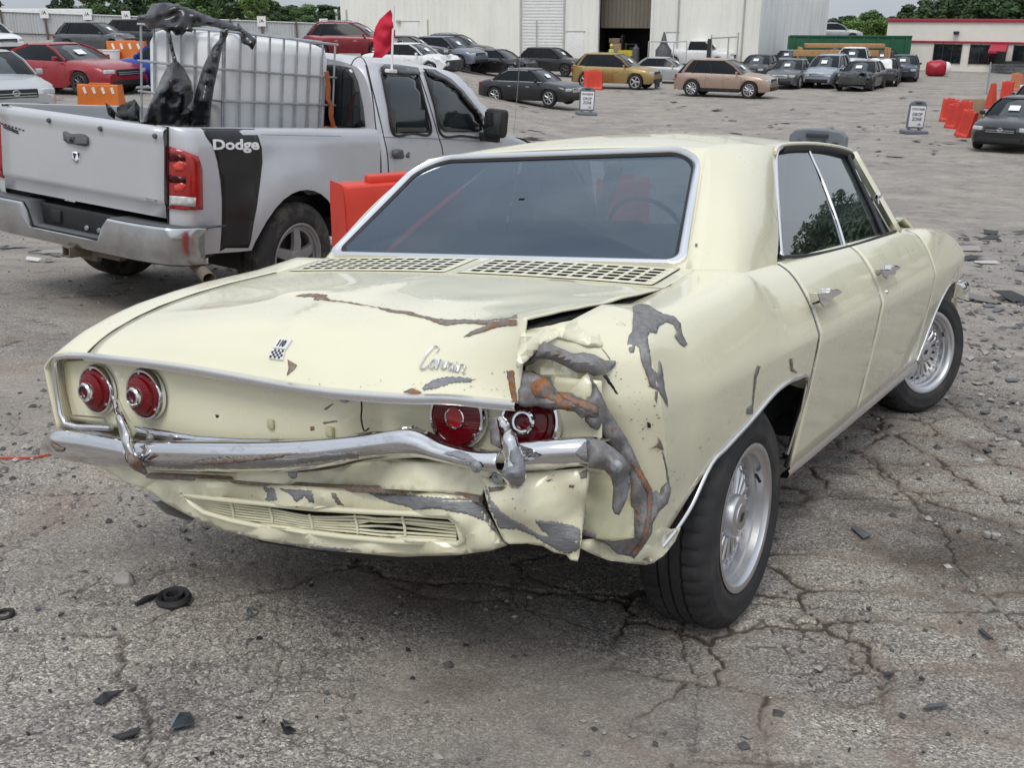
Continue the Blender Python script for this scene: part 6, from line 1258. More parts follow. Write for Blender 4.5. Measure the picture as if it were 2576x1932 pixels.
hd = MB(); hd.grid([[Vector((x, y, z - .05 * (abs(x) / .95)**3)) for x in (-.95, -.7, -.4, 0, .4, .7, .95)] for y, z in ((4.3, 1.37), (4.7, 1.34), (5.1, 1.26), (5.32, 1.12), (5.36, .7))]); hd.obj('hood', 'silver', truck, 40)
allb = MB(); allb.add(cb.v, cb.f); allb.add(lw.v, lw.f); abv = allb.bvh()
rg = drape('rear_window', TF, cbv, [t2(*p) for p in ((-250, 420), (148, 415), (240, 430), (275, 440), (310, 520), (345, 680), (360, 815), (250, 830), (-250, 800))], 'glass_solid', cab_o, off=.006, step=14, solid=.004, maxlen=.5)
for nm, pg in (('rear_door_glass', [(468, 480), (540, 490), (690, 490), (735, 650), (775, 855), (540, 862), (500, 680)]), ('front_door_glass', [(742, 475), (800, 485), (890, 530), (960, 590), (1040, 700), (1105, 800), (1112, 880), (850, 866), (800, 680)])):
    drape(nm, TF, cbv, [t2(*p) for p in pg], 'glass_solid', cab_o, off=.006, step=12, solid=.004, maxlen=.5)
def dline(name, pts, fn, bv, r_, mat, par, off=.004, n=30):
    L_ = []
    for p in crom([Vector((*fn(*q_), 0)) for q_ in pts], n):
        d = TF.ray(p.x, p.y); h = bv.ray_cast(TF.c, d)
        if h[0] is not None: L_.append(h[0] + (h[1] if h[1].dot(d) < 0 else -h[1]) * off)
    if len(L_) > 2: b = MB(); b.tube(L_, r_, 6); return b.obj(name, mat, par, 60)
dline('window_seal', [(460, 480), (500, 680), (538, 866), (660, 862), (778, 858), (735, 650), (695, 488)], t2, abv, .011, 'black', cab_o, .006, 60)
dline('window_seal', [(738, 470), (800, 680), (848, 870), (980, 878), (1120, 885), (1110, 800), (1040, 690), (960, 580), (890, 520), (800, 478), (738, 470)], t2, abv, .011, 'black', cab_o, .006, 80)
vi = [t2(*p) for p in ((445, 445), (470, 428), (560, 430), (690, 450), (705, 490), (600, 492), (540, 480), (455, 480))]; drape('wind_deflector', TF, cbv, vi, 'black_gloss', cab_o, off=.022, step=10, solid=.006, maxlen=.5)
vi = [t2(*p) for p in ((722, 455), (800, 462), (900, 515), (980, 590), (1060, 690), (1130, 780), (1100, 790), (1020, 690), (940, 590), (860, 530), (760, 495))]; drape('wind_deflector', TF, cbv, vi, 'black_gloss', cab_o, off=.022, step=10, solid=.006, maxlen=.5)
for pts in ([(265, 420), (290, 380), (330, 370), (365, 420), (400, 560), (440, 720), (475, 880), (500, 1000), (510, 1160)], [(690, 440), (760, 640), (830, 880), (850, 940), (860, 1000)], [(360, 420), (400, 600), (430, 860), (455, 1000), (460, 1180)]): dline('door_gap', pts, t2, abv, .005, 'black', cab_o, .001, 60)
dline('belt_line', [(470, 885), (700, 892), (860, 897), (1100, 912), (1240, 915)], t2, abv, .004, 'silver_dark', cab_o, .001, 40)
hh = [t2(*p) for p in ((535, 975), (560, 965), (630, 972), (645, 990), (640, 1018), (600, 1025), (545, 1025), (533, 1000))]; plate('door_handle', TF, hh, [(hh[0][0], hh[0][1], 'x', .985), (hh[3][0], hh[3][1], 'x', .985)], 'grey_plastic', lw_o, bulge=.025, bw=7, step=4, solid=.008)
mm_ = MB(); mc = PT(*t2(1205, 795), x=1.13); mm_.box(mc, (.22, .12, .26), Matrix.Rotation(R(8), 3, 'Z'), .045); mm_.box(mc + Vector((-.10, .03, -.14)), (.26, .07, .08), bev=.02); mo = mm_.obj('door_mirror', 'black', truck, 40)
mg = MB(); mg.box(mc + Vector((-.008, -.064, 0)), (.165, .006, .20), Matrix.Rotation(R(8), 3, 'Z'), .02); mg.obj('mirror_glass', 'glass_solid', mo, 40)
an = MB(); a0_ = PT(1110, 290, x=.90); an.tube([a0_, a0_ + Vector((0, -.01, .85))], .0025, 5); an.obj('aerial', 'steel', truck, 60)
# caged white tank standing in the bed
tank = empty('caged_tank', mat=TF.mat()); tag(tank, 'white plastic bulk tank in a grey wire cage in the truck bed', 'tank', )
xr = .50; y0_ = PT(480, 262, x=xr).y; y1_ = PT(717, 272, x=xr).y; xl = xr - .80; zt_ = PT(580, 78, x=xr).z; zb_ = .96
def rbox_loop(x0, x1, y0, y1, r_, z, n=6, wob=0.): 
    o = []
    for cx, cy, a0 in ((x1 - r_, y1 - r_, 0), (x0 + r_, y1 - r_, 90), (x0 + r_, y0 + r_, 180), (x1 - r_, y0 + r_, 270)):
        for k in range(n + 1):
            a = R(a0 + 90 * k / n); o.append(Vector((cx + r_ * math.cos(a), cy + r_ * math.sin(a), z)))
    return o
tk = MB(); e = .018; zz = [(zb_, .05, .10), (zb_ + .04, .0, .09), (zb_ + .3, .004, .09), (zb_ + .32, .012, .09), (zb_ + .36, .012, .09), (zb_ + .38, .004, .09), (zt_ - .12, 0, .09), (zt_ - .05, .02, .10), (zt_ - .02, .06, .12), (zt_ - .0, .2, .12)]
lps = [rbox_loop(xl + e + i_, xr - e - i_, y0_ + e + i_, y1_ - e - i_, r_, z) for z, i_, r_ in zz]
for lp in lps:
    for p in lp: p.x += .006 * math.sin(p.y * 26) if abs(p.x - xr) < .06 else 0
tk.grid(lps, cu=True); tk.f.append(tuple(len(tk.v) - 28 + k for k in range(28))); tk.obj('tank_body', 'white_plastic', tank, 40)
pal = MB(); pal.box(((xl + xr) / 2, (y0_ + y1_) / 2, zb_ - .05), (1.0, y1_ - y0_, .10)); pal.obj('pallet', 'black', tank, 0)
def cagebar(a, b_): q = MB(); q.tube([a, b_], .009, 6); q.obj('cage_bar', 'galv', tank, 60)
nv_ = 8
for k in range(nv_ + 1):
    y = lerp(y0_ + .02, y1_, k / nv_); cagebar((xr, y, zb_ - .05), (xr, y, zt_)); 
for k in range(7):
    x = lerp(xl, xr, k / 6); cagebar((x, y0_, zb_ - .05), (x, y0_, zt_))
for z in (zt_, zt_ - .26, zt_ - .48, zt_ - .70, zb_ - .03):
    cagebar((xr + .012, y0_ - .015, z), (xr + .012, y1_ + .02, z)); cagebar((xl - .02, y0_ - .012, z), (xr + .02, y0_ - .012, z))
for z in (zt_,): cagebar((xl, y1_, z), (xr, y1_, z)); cagebar((xl, y0_, z), (xl, y1_, z)); cagebar((xl + .33, y0_, z + .01), (xl + .33, y1_, z + .01)); cagebar((xl + .66, y0_, z + .01), (xl + .66, y1_, z + .01))
simple('black_film', (.016, .016, .018), .28, coat=.25, var=.4, vscale=8, bmp=.35, bscale=7)
cY, cX = (lambda a, c_, v: (*t1(a, c_), 'y', v)), (lambda a, c_, v: (*t1(a, c_), 'x', v))
film = empty('plastic_sheet', mat=TF.mat()); tag(film, 'torn black plastic sheet draped over the white tank and hanging in twists', 'plastic sheet')
yb_ = y0_ - .05
plate('top_fold', TF, [t1(*p) for p in ((880, 130), (895, 95), (950, 90), (985, 20), (1090, 14), (1170, 35), (1250, 60), (1340, 95), (1400, 120), (1500, 150), (1530, 170), (1540, 145), (1575, 185), (1620, 215), (1662, 262), (1635, 322), (1600, 290), (1565, 275), (1545, 220), (1480, 205), (1400, 172), (1320, 165), (1258, 172), (1240, 205), (1205, 200), (1180, 222), (1135, 226), (1110, 195), (1080, 205), (1040, 180), (960, 185), (940, 150))], [cY(900, 120, yb_ - .02), cY(1090, 100, yb_ - .03), cY(1150, 210, yb_ - .05), cY(1400, 140, y0_ + .15), cX(1600, 260, xr + .05)], 'black_film', film, bulge=.03, bw=12, rough=.05, seed=3, step=5, jg=1.0, jstep=5)
plate('twisted_strand', TF, [t1(*p) for p in ((1080, 195), (1102, 185), (1112, 260), (1128, 330), (1146, 395), (1118, 402), (1105, 330), (1092, 260))], [cY(1090, 200, yb_ - .05), cY(1130, 400, yb_ - .06)], 'black_film', film, bulge=.03, bw=5, step=4, rough=.05)
plate('hanging_bag', TF, [t1(*p) for p in ((1128, 388), (1150, 395), (1190, 440), (1238, 530), (1252, 600), (1240, 650), (1210, 690), (1240, 720), (1230, 815), (1110, 817), (925, 798), (940, 750), (960, 690), (1010, 590), (1045, 500), (1085, 430))], [cY(1130, 400, yb_ - .06), cY(940, 780, yb_ - .12), cY(1200, 780, yb_ - .12), cY(1120, 600, yb_ - .18)], 'black_film', film, bulge=.12, bw=26, rough=.09, seed=8, step=5)
plate('hanging_bag', TF, [t1(*p) for p in ((1425, 195), (1475, 182), (1478, 215), (1440, 290), (1415, 420), (1385, 560), (1365, 690), (1352, 820), (1220, 815), (1225, 740), (1245, 680), (1275, 560), (1315, 430), (1370, 310), (1420, 250))], [cX(1450, 200, xr + .03), cX(1360, 600, xr + .06), cY(1250, 800, yb_ - .10)], 'black_film', film, bulge=.09, bw=18, rough=.07, seed=5, step=5)
simple('orange_strap', (.45, .13, .05), .7, var=.2); strap = MB()
strap.tube([PT(*t1(a, c_), x=xr + .03) for a, c_ in ((2112, 460), (2125, 560), (2122, 640), (2142, 680), (2140, 740), (2165, 845))], 0, sq=(.006, .022)); strap.tube([PT(*t1(a, c_), x=xr + .04) for a, c_ in ((2085, 835), (2120, 820), (2150, 835), (2170, 820))], 0, sq=(.006, .02))
so_ = strap.obj('ratchet_strap', 'orange_strap', None, 40); so_.matrix_world = TF.mat(); tag(so_, 'faded orange strap hanging at the cab end of the tank cage', 'strap')
jk = empty('plastic_trim_parts', mat=TF.mat()); tag(jk, 'heap of loose black plastic car trim in the truck bed by the tank', 'car parts')
for i, (pg, yy) in enumerate((([(680, 660), (720, 690), (750, 730), (740, 770), (700, 740)], .55), ([(760, 690), (800, 670), (870, 640), (905, 690), (900, 780), (800, 775), (750, 750)], .62), ([(820, 720), (880, 650), (900, 720), (905, 785), (840, 780)], .5))): plate('trim_piece', TF, [t1(*p) for p in pg], [cY(*pg[0], yy), cY(*pg[2], yy)], 'black', jk, bulge=.06, bw=10, rough=.1, seed=i, step=5)
# red warning flag on the cab roof
flag = empty('warning_flag', mat=TF.mat()); tag(flag, 'red cloth warning flag on a white pole clipped to the silver pickup', 'flag')
fx = .80; simple('flag_red', (.52, .008, .035), .75, var=.12, vscale=4); fp = MB(); fp.tube([PT(*t2(542, 38), x=fx + .03), PT(*t2(534, 250), x=fx + .03), PT(*t2(528, 460), x=fx + .05)], .010, 8); fp.obj('pole', 'white', flag, 60)
fc = MB(); fc.box(PT(*t2(524, 458), x=fx + .06), (.05, .12, .03), bev=.008); fc.obj('clip', 'white', flag, 40)
cF = lambda a, c_, v: (*t2(a, c_), 'x', v)
plate('cloth', TF, [t2(*p) for p in ((522, 58), (532, 90), (536, 140), (541, 200), (552, 185), (550, 230), (538, 262), (534, 300), (510, 332), (465, 372), (405, 370), (416, 335), (410, 290), (409, 230), (422, 175), (450, 125), (490, 85))], [cF(535, 100, fx + .02), cF(540, 250, fx + .02), cF(420, 200, fx - .10), cF(410, 360, fx - .05), cF(480, 200, fx - .02)], 'flag_red', flag, bulge=.0, rough=.045, seed=6, step=5, smooth=180)
# ------------------------------------------------------------------ vehicles parked across the lot
PAINTS = dict(red=(.30, .012, .02), maroon=(.20, .01, .018), black=(.010, .010, .012), dark=(.035, .037, .042), grey=(.11, .115, .12), silver2=(.48, .49, .50), white=(.74, .75, .75), blue_grey=(.17, .19, .24), gold=(.36, .25, .09), rose=(.40, .29, .23), ice=(.33, .37, .43), navy=(.03, .04, .07), blue=(.02, .06, .35), olive=(.16, .17, .15))
for k, v in PAINTS.items(): carpaint('paint_' + k, v, metal=0. if k in ('white', 'black', 'red') else .35, rough=.3, coat=.45, damt=.03 if k in ('black', 'dark', 'navy') else .12)
simple('far_glass', (.010, .013, .016), .10, coat=.0, var=.3, vscale=1.5, spec=.16); simple('far_screen', (.05, .06, .065), .08, var=.3, vscale=2, spec=.5); simple('far_tyre', (.02, .02, .02), .85); simple('far_alloy', (.45, .45, .46), .35, metal=.7, var=.1); simple('dark_alloy', (.10, .10, .11), .4, metal=.6); simple('torn', (.05, .05, .05), .8, var=.5, vscale=6)
WM = {}
def far_wheel(Rt, W_, style):
    key = (round(Rt, 3), style)
    if key in WM: return WM[key]
    out = []
    b = MB(); h = W_ / 2; b.lathe([(Rt * .66, h * .9), (Rt * .8, h), (Rt * .95, h * .95), (Rt, h * .7), (Rt, -h * .7), (Rt * .95, -h * .95), (Rt * .66, -h)], 24, (0, 0, 0), 'X'); out.append(('tyre', b, 'far_tyre'))
    r_ = MB(); r_.lathe([(Rt * .69, h * .92), (Rt * .66, h * .98), (Rt * .61, h * .9), (Rt * .58, h * .5), (0, h * .35)], 24, (0, 0, 0), 'X'); out.append(('rim_back', r_, 'black'))
    s_ = MB(); n_ = {'star': 7, 'ten': 10, 'five': 5}[style]
    s_.lathe([(Rt * .70, h * .93), (Rt * .68, h * 1.0), (Rt * .61, h * .93)], 24, (0, 0, 0), 'X'); s_.lathe([(Rt * .14, h * .7), (Rt * .12, h * .95), (0, h * .97)], 12, (0, 0, 0), 'X')
    for i in range(n_):
        a = 2 * math.pi * i / n_; e1 = Vector((0, math.cos(a), math.sin(a))); e2 = Vector((0, -math.sin(a), math.cos(a))); w_ = Rt * (.09 if n_ > 6 else .14)
        s_.grid([[e1 * q_ - e2 * w_ * f_ + Vector((x_ - .02, 0, 0)), e1 * q_ + Vector((x_, 0, 0)), e1 * q_ + e2 * w_ * f_ + Vector((x_ - .02, 0, 0))] for q_, f_, x_ in ((Rt * .08, .9, h * .92), (Rt * .35, .7, h * .95), (Rt * .63, 1, h * .9))])
    out.append(('spokes', s_, 'rim'))
    WM[key] = {}
    for nm, mb, mt in out: WM[key][nm] = (mb, mt)
    return WM[key]
WMESH = {}
def put_wheel(root, x, y, Rt, W_, style, rim_mat):
    key = (round(Rt, 3), style, rim_mat)
    if key not in WMESH:
        d = {}
        for nm, (mb, mt) in far_wheel(Rt, W_, style).items():
            me_ = bpy.data.meshes.new(nm); me_.from_pydata([tuple(v) for v in mb.v], [], mb.f); me_.polygons.foreach_set('use_smooth', [True] * len(me_.polygons)); me_.set_sharp_from_angle(angle=R(35)); me_.materials.append(MAT[rim_mat if mt == 'rim' else mt]); d[nm] = me_
        WMESH[key] = d
    ty = bpy.data.objects.new('wheel', WMESH[key]['tyre']); link(ty); ty.parent = root; ty.location = (x, y, Rt); ty.rotation_euler = (0, 0, 0 if x > 0 else math.pi)
    for nm in ('rim_back', 'spokes'): o = bpy.data.objects.new('rim' if nm == 'spokes' else 'rim_well', WMESH[key][nm]); link(o); o.parent = ty
TYPES = {  # fractions: y along length from rear 0 to front 1, heights as fraction of H
    'sedan': dict(top=[(0, .52), (.03, .62), (.10, .665), (.17, .675), (.70, .655), (.86, .60), (.95, .54), (1, .42)], cab=(.155, .30, .56, .735), roof=.985, belt=.64, wx=(.205, .80)),
    'coupe': dict(top=[(0, .50), (.03, .66), (.08, .70), (.14, .70), (.66, .67), (.84, .62), (.95, .55), (1, .42)], cab=(.10, .34, .50, .70), roof=.985, belt=.66, wx=(.215, .79)),
    'suv': dict(top=[(0, .46), (.015, .60), (.04, .655), (.10, .66), (.72, .635), (.86, .595), (.95, .53), (1, .40)], cab=(.03, .15, .53, .735), roof=1.0, belt=.625, wx=(.20, .80)),
    'hatch': dict(top=[(0, .48), (.02, .60), (.06, .65), (.10, .655), (.72, .64), (.86, .60), (.95, .54), (1, .42)], cab=(.04, .17, .54, .74), roof=.975, belt=.64, wx=(.20, .81)),
    'pickup': dict(top=[(0, .60), (.01, .655), (.05, .66), (.38, .66), (.42, .66), (.74, .655), (.88, .62), (.965, .57), (1, .42)], cab=(.385, .405, .62, .735), roof=.985, belt=.66, wx=(.215, .80)),
}
def gen_car(name, label, cat, typ, L, W_, H, paint, px_, py_, ang, wheel_style='ten', rim='far_alloy', paper=True, crush=0., rear_crush=0., rails=False, grille='black', z_add=None, group='vehicles parked across the lot', scale=1.0, cladding=False, chrome_line=False, lod=1, seed=0, pos=None, badge=None):
    tp_ = TYPES[typ]; p = gp(px_, py_) if pos is None else Vector(pos)
    if z_add: p.z += z_add
    root = empty(name, p, R(ang - 90)); root.scale = (scale, scale, scale * 1.05); tag(root, label, cat, group)
    # tilt to the ground
    Rt = H * .235 if typ in ('sedan', 'coupe') else H * .225 if typ != 'pickup' else H * .205
    Yf = lambda f_: (f_ - .5) * L
    wy = [Yf(q_) for q_ in tp_['wx']]; ar = Rt * 1.16; z0 = H * .14 if typ in ('sedan', 'coupe', 'hatch') else H * .17
    ys = sorted(set([Yf(q_) for q_ in (0, .012, .03, .06, .10, .15, .30, .38, .42, .5, .6, .66, .72, .9, .94, .97, .985, 1)] + [w_ + ar * s_ for w_ in wy for s_ in (-1.0, -.98, -.8, -.5, -.2, .2, .5, .8, .98, 1.0)]))
    cols = []; rnd = random.Random(seed)
    for y in ys:
        f_ = y / L + .5; hw = W_ / 2 * (1 - .20 * max(0, (abs(f_ - .5) - .36) / .14)**2.4); zt = stab(f_, tp_['top']) * H; zb_ = z0
        for w_ in wy:
            if abs(y - w_) <= ar * 1.001: zb_ = max(zb_, Rt * .9 + math.sqrt(max(0, ar * ar - (y - w_)**2)))
        if f_ < .03 or f_ > .97: zb_ = max(zb_, H * .20)
        zk = min(lerp(z0, zt, .72), zt - .03); zb_ = min(zb_, zk - .02)
        half = [(hw * .93, zb_), (hw * .985, lerp(zb_, zk, .35)), (hw, lerp(zb_, zk, .7)), (hw * .985, zk), (hw * .95, lerp(zk, zt, .6)), (hw * .86, lerp(zk, zt, .93)), (hw * .66, zt), (hw * .33, zt + .012 * H), (0, zt + .016 * H)]
        col = [Vector((x, y, z)) for x, z in half] + [Vector((-x, y, z)) for x, z in reversed(half[:-1])]
        if crush and f_ > .72:
            col = [q_ + Vector((noise.noise(q_ * 3.1 + Vector((seed, 0, 0))), noise.noise(q_ * 2.7 + Vector((0, seed, 0))) - .5 * (f_ - .72) / .28, noise.noise(q_ * 3.3 + Vector((0, 0, seed))))) * crush * (f_ - .72) / .28 for q_ in col]
        if rear_crush and f_ < .2: col = [q_ + Vector((noise.noise(q_ * 3.1), noise.noise(q_ * 2.7) + .4, noise.noise(q_ * 3.3))) * rear_crush * (.2 - f_) / .2 for q_ in col]
        cols.append(col)
    b = MB(); b.grid(cols); n_ = len(cols[0]); b.f.append(tuple(range(n_ - 1, -1, -1))); b.f.append(tuple((len(cols) - 1) * n_ + k for k in range(n_))); bv = b.bvh()
    body = b.obj('body', 'paint_' + paint, root, 38, fixn=False)
    # glasshouse
    c0, c1, c2, c3 = (Yf(q_) for q_ in tp_['cab']); zb2 = tp_['belt'] * H - .01; zr = tp_['roof'] * H; wb, wr = W_ / 2 * .90, W_ / 2 * .66
    N_ = 12; lo_p, hi_p = [], []
    def lp(y0, y1, w_, z, rr_): 
        o = []
        for cx, cy, a0 in ((w_ - rr_, y1 - rr_, 0), (-(w_ - rr_), y1 - rr_, 90), (-(w_ - rr_), y0 + rr_, 180), (w_ - rr_, y0 + rr_, 270)):
            for k in range(5): a = R(a0 + 22.5 * k); o.append(Vector((cx + rr_ * math.cos(a), cy + rr_ * math.sin(a), z)))
        return o
    base = lp(c0, c3, wb, zb2, .14); mid = lp(lerp(c0, c1, .55), lerp(c3, c2, .5), lerp(wb, wr, .5), lerp(zb2, zr, .56), .13); up = lp(c1, c2, wr, zr - .045 * H, .12)
    g = MB(); g.grid([base, mid, up], cu=True); gl = g.obj('glasshouse', 'far_glass', root, 30)
    rf = MB(); up2 = lp(c1 + .0, c2, wr + .006, zr - .05 * H, .12); t2_ = lp(c1 + .06, c2 - .06, wr - .05, zr - .012 * H, .12); t3_ = lp(c1 + .3, c2 - .3, wr - .25, zr, .1)
    rf.grid([up2, lp(c1 - .01, c2 + .01, wr + .012, zr - .035 * H, .12), t2_, t3_], cu=True); rf.f.append(tuple(len(rf.v) - 20 + k for k in range(20))); ro = rf.obj('roof', 'paint_' + paint, root, 50)
    def gpt(f_, v, s_):
        yb = lerp(c0, c3, f_); yr_ = lerp(c1, c2, f_); ym = lerp(lerp(c0, c1, .55), lerp(c3, c2, .5), f_); x = (wb, lerp(wb, wr, .5), wr); z = (zb2, lerp(zb2, zr, .56), zr - .045 * H); yy = (yb, ym, yr_)
        i = 0 if v < .56 else 1; u_ = v / .56 if i == 0 else (v - .56) / .44
        return Vector((s_ * (lerp(x[i], x[i + 1], u_) + .006), lerp(yy[i], yy[i + 1], u_), lerp(z[i], z[i + 1], u_)))
    for s_ in (1, -1):
        for f_, wd, mt in ((.975, .035, 'paint_' + paint), (.53, .028, 'black'), (.09 if typ in ('suv', 'hatch') else .05, .07 if typ != 'coupe' else .05, 'paint_' + paint)) + (((.24, .03, 'black'),) if typ in ('suv', 'hatch') else ()):
            if typ == 'coupe' and mt == 'black': continue
            q = MB(); q.tube([gpt(f_, 0, s_), gpt(f_, .56, s_), gpt(f_, 1, s_)], 0, sq=(wd, .012)); q.obj('pillar', mt, root, 30)
        if chrome_line: q = MB(); q.tube([gpt(.02, .0, s_) + Vector((.004 * s_, 0, .01)), gpt(.5, 0, s_) + Vector((.004 * s_, 0, .01)), gpt(.98, 0, s_) + Vector((.004 * s_, 0, .01))], .012, 5); q.obj('window_trim', 'chrome', root, 60); q = MB(); q.tube([gpt(.02, .05, s_), gpt(.05, .56, s_), gpt(.12, .97, s_), gpt(.5, .99, s_), gpt(.9, .97, s_)], .012, 5); q.obj('window_trim', 'chrome', root, 60)
        q = MB(); q.box((s_ * (W_ / 2 + .06), Yf(tp_['cab'][3]) - .12 * L * .55, zb2 + .06), (.16, .09, .12), bev=.03); q.obj('door_mirror', 'paint_' + paint if typ != 'pickup' else 'black', root, 40)
        # lamps on the skin
        def onskin(x, f0, zf, w_, h_, nm, mt, ydir):
            c_ = Vector((x * s_, ydir * L, zf * H)); hit = bv.ray_cast(c_, Vector((0, -ydir, 0)))
            if hit[0] is None: return
            q = MB(); q.box(hit[0] + Vector((0, .0, 0)), (w_, .10, h_), Matrix.Rotation(-ydir * s_ * R(24), 3, 'Z'), .03); q.obj(nm, mt, root, 40)
        if not (crush > .25): onskin(W_ * .36, 1, .46 if typ != 'pickup' else .50, W_ * .17, H * .075, 'headlight', 'lens_clear', 1)
        onskin(W_ * .39, 0, .555 if typ != 'suv' else .54, W_ * .13, H * .10, 'tail_light', 'red_lamp', -1)
        for f_ in (.60, .40) if typ != 'coupe' else (.55,):
            hit = bv.ray_cast(Vector((s_ * W_, Yf(f_) - .12, zb2 - .12 * H)), Vector((-s_, 0, 0)))
            if hit[0] is not None: q = MB(); q.box(hit[0], (.04, .18, .03), bev=.01); q.obj('door_handle', 'chrome' if chrome_line else 'paint_' + paint, root, 40)
        for f_ in ((.715, .535, .345) if typ != 'coupe' else (.69, .40)):
            pts = []
            for k in range(8):
                hit = bv.ray_cast(Vector((s_ * W_, Yf(f_), lerp(z0 + .08, zb2 - .02, k / 7))), Vector((-s_, 0, 0)))
                if hit[0] is not None and abs(hit[0].x) > W_ * .36: pts.append(hit[0])
            if len(pts) > 2: q = MB(); q.tube(pts, .006, 4); q.obj('door_gap', 'black', body, 60)
        if cladding: q = MB(); q.box((s_ * (W_ / 2 - .035), 0, z0 + .05), (.05, wy[1] - wy[0] - 2 * ar, .16), bev=.02); q.obj('sill_cladding', 'black', root, 30)
    fz = .33
    def front_piece(x0, x1, zf0, zf1, nm, mt, d_=.05, ydir=1):
        hit = bv.ray_cast(Vector(((x0 + x1) / 2, ydir * L, (zf0 + zf1) / 2 * H)), Vector((0, -ydir, 0)))
        if hit[0] is None: return None
        q = MB(); q.box(hit[0], (x1 - x0, d_ * 2, (zf1 - zf0) * H), bev=.03); return q.obj(nm, mt, root, 40)
    if crush < .25:
        front_piece(-W_ * .24, W_ * .24, .38, .50, 'grille', grille, .035); front_piece(-W_ * .34, W_ * .34, .20, .30, 'air_intake', 'black', .04)
        for zf_ in (.405, .44, .475):
            hit = bv.ray_cast(Vector((0, L, zf_ * H)), Vector((0, -1, 0)))
            if hit[0] is not None: q = MB(); q.box(hit[0] + Vector((0, .035, 0)), (W_ * .44, .02, .018), bev=.004); q.obj('grille_bar', 'galv', root, 30)
        if badge: q = MB(); hit = bv.ray_cast(Vector((0, L, .45 * H)), Vector((0, -1, 0))); q.tube([hit[0] + Vector((.07 * math.cos(a), .05, .05 * math.sin(a))) for a in np.linspace(0, 6.283, 17)[:-1]], .008, 5, closed=True); q.obj('badge_ring', 'chrome', root, 60); q = MB(); q.box(hit[0] + Vector((0, .05, 0)), (.17, .012, .022)); q.obj('badge_bar', 'chrome', root, 0)
    else: front_piece(-W_ * .38, W_ * .38, .24, .50, 'exposed_front', 'torn', .10)
    front_piece(-W_ * .36, W_ * .36, .18, .30, 'rear_bumper', 'black', .03, -1)
    un = MB(); un.box((0, 0, z0 + .10), (W_ * .82, L * .9, .2)); 
    un.obj('underside', 'black', root, 0)
    for s_ in (1, -1):
        for w_ in wy: put_wheel(root, s_ * (W_ / 2 - .11), w_, Rt, .22, wheel_style, rim)
    if rails:
        for s_ in (1, -1): q = MB(); q.tube([(s_ * (wr - .1), c1 + .2, zr - .02), (s_ * (wr - .1), c1 + .35, zr + .05), (s_ * (wr - .1), c2 - .45, zr + .05), (s_ * (wr - .1), c2 - .3, zr - .02)], .018, 6); q.obj('roof_rail', 'galv', root, 60)
    wsb, wsu = Vector((0, c3 - .02, zb2 + .02)), Vector((0, lerp(c3, c2, .5), lerp(zb2, zr, .56))); wst = Vector((0, c2 + .03, zr - .06 * H)); nn_ = Vector((0, (wst - wsb).z, -(wst - wsb).y)).normalized() * .012
    q = MB(); q.grid([[Vector((s_ * w_ * .80, p_.y - .10 * abs(s_)**3, p_.z)) + nn_ for s_ in (-1, -.6, 0, .6, 1)] for p_, w_ in ((wsb, wb), (wsu, lerp(wb, wr, .5)), (wst, wr))]); q.obj('windscreen', 'far_screen', root, 60)
    if paper:
        A_, B_ = Vector((0, c3, zb2)), Vector((0, lerp(c3, c2, .5), lerp(zb2, zr, .56))); d_ = (B_ - A_); nrm = Vector((0, -d_.z, d_.y)).normalized(); nrm = -nrm if nrm.z < 0 else nrm
        o_ = A_ + d_ * .45 + nrm * .05 + Vector((-W_ * .06, 0, 0)); q = MB(); q.add([o_, o_ + Vector((W_ * .17, 0, 0)), o_ + Vector((W_ * .17, 0, 0)) + d_ * .45, o_ + d_ * .45], [(0, 1, 2, 3)]); q.obj('paper_sheet', 'paper', root, 0, solid=.002)
    return root
def cloth(name, label, px_, py_, w_, d_, h_, ang, mat='white', seed=0, z=0., top=.5):
    p = gp(px_, py_); b = MB(); n_ = 26; rws = []
    for i in range(n_ + 1):
        row = []
        for j in range(n_ + 1):
            u_, v = i / n_ * 2 - 1, j / n_ * 2 - 1; e_ = max(abs(u_), abs(v)); hh = h_ * (1 - sstep(top, 1.0, e_)**1.0) + .0
            q = Vector((u_ * w_ / 2, v * d_ / 2, hh)); row.append(q + Vector((noise.noise(q * 2.2 + Vector((seed, 0, 0))), noise.noise(q * 2.2 + Vector((0, seed, 3))), .8 * noise.noise(q * 2.6 + Vector((0, 2, seed))))) * .16)
        rws.append(row)
    b.grid(rws); o = b.obj(name, mat, None, 60, solid=.004); o.location = (p.x, p.y, p.z + z); o.rotation_euler = (0, 0, R(ang - 90)); tag(o, label, 'tarpaulin'); return o
GC = gen_car
# left side of the lot
GC('red_coupe', 'glossy red sports coupe parked behind the silver pickup tailgate', 'car', 'coupe', 4.79, 1.92, 1.40, 'red', 152, 199, -24, 'ten', 'dark_alloy', pos=None)
GC('silver_sedan', 'silver sedan nose with round grille badge left of the pickup bed', 'car', 'sedan', 4.9, 1.85, 1.46, 'silver2', -22, 255, -50, 'ten', badge=True, crush=.05, paper=False)
GC('dark_suv', 'dark grey crossover with a torn front parked beyond the red coupe', 'car', 'suv', 4.8, 1.9, 1.70, 'grey', 216, 116, -12, 'five', crush=.32, seed=3)
GC('dark_suv', 'blackish sport utility vehicle partly hidden behind the white tank', 'car', 'suv', 4.8, 1.95, 1.80, 'dark', 312, 108, -10, 'five')
GC('white_suv', 'white sport utility vehicle at the far left edge above the red coupe', 'car', 'suv', 5.0, 2.0, 1.85, 'white', -25, 122, -38, 'five')
GC('blue_hatchback', 'bright blue car corner showing beside the white tank', 'car', 'hatch', 4.2, 1.8, 1.5, 'blue', 388, 196, 165, 'five', paper=False)
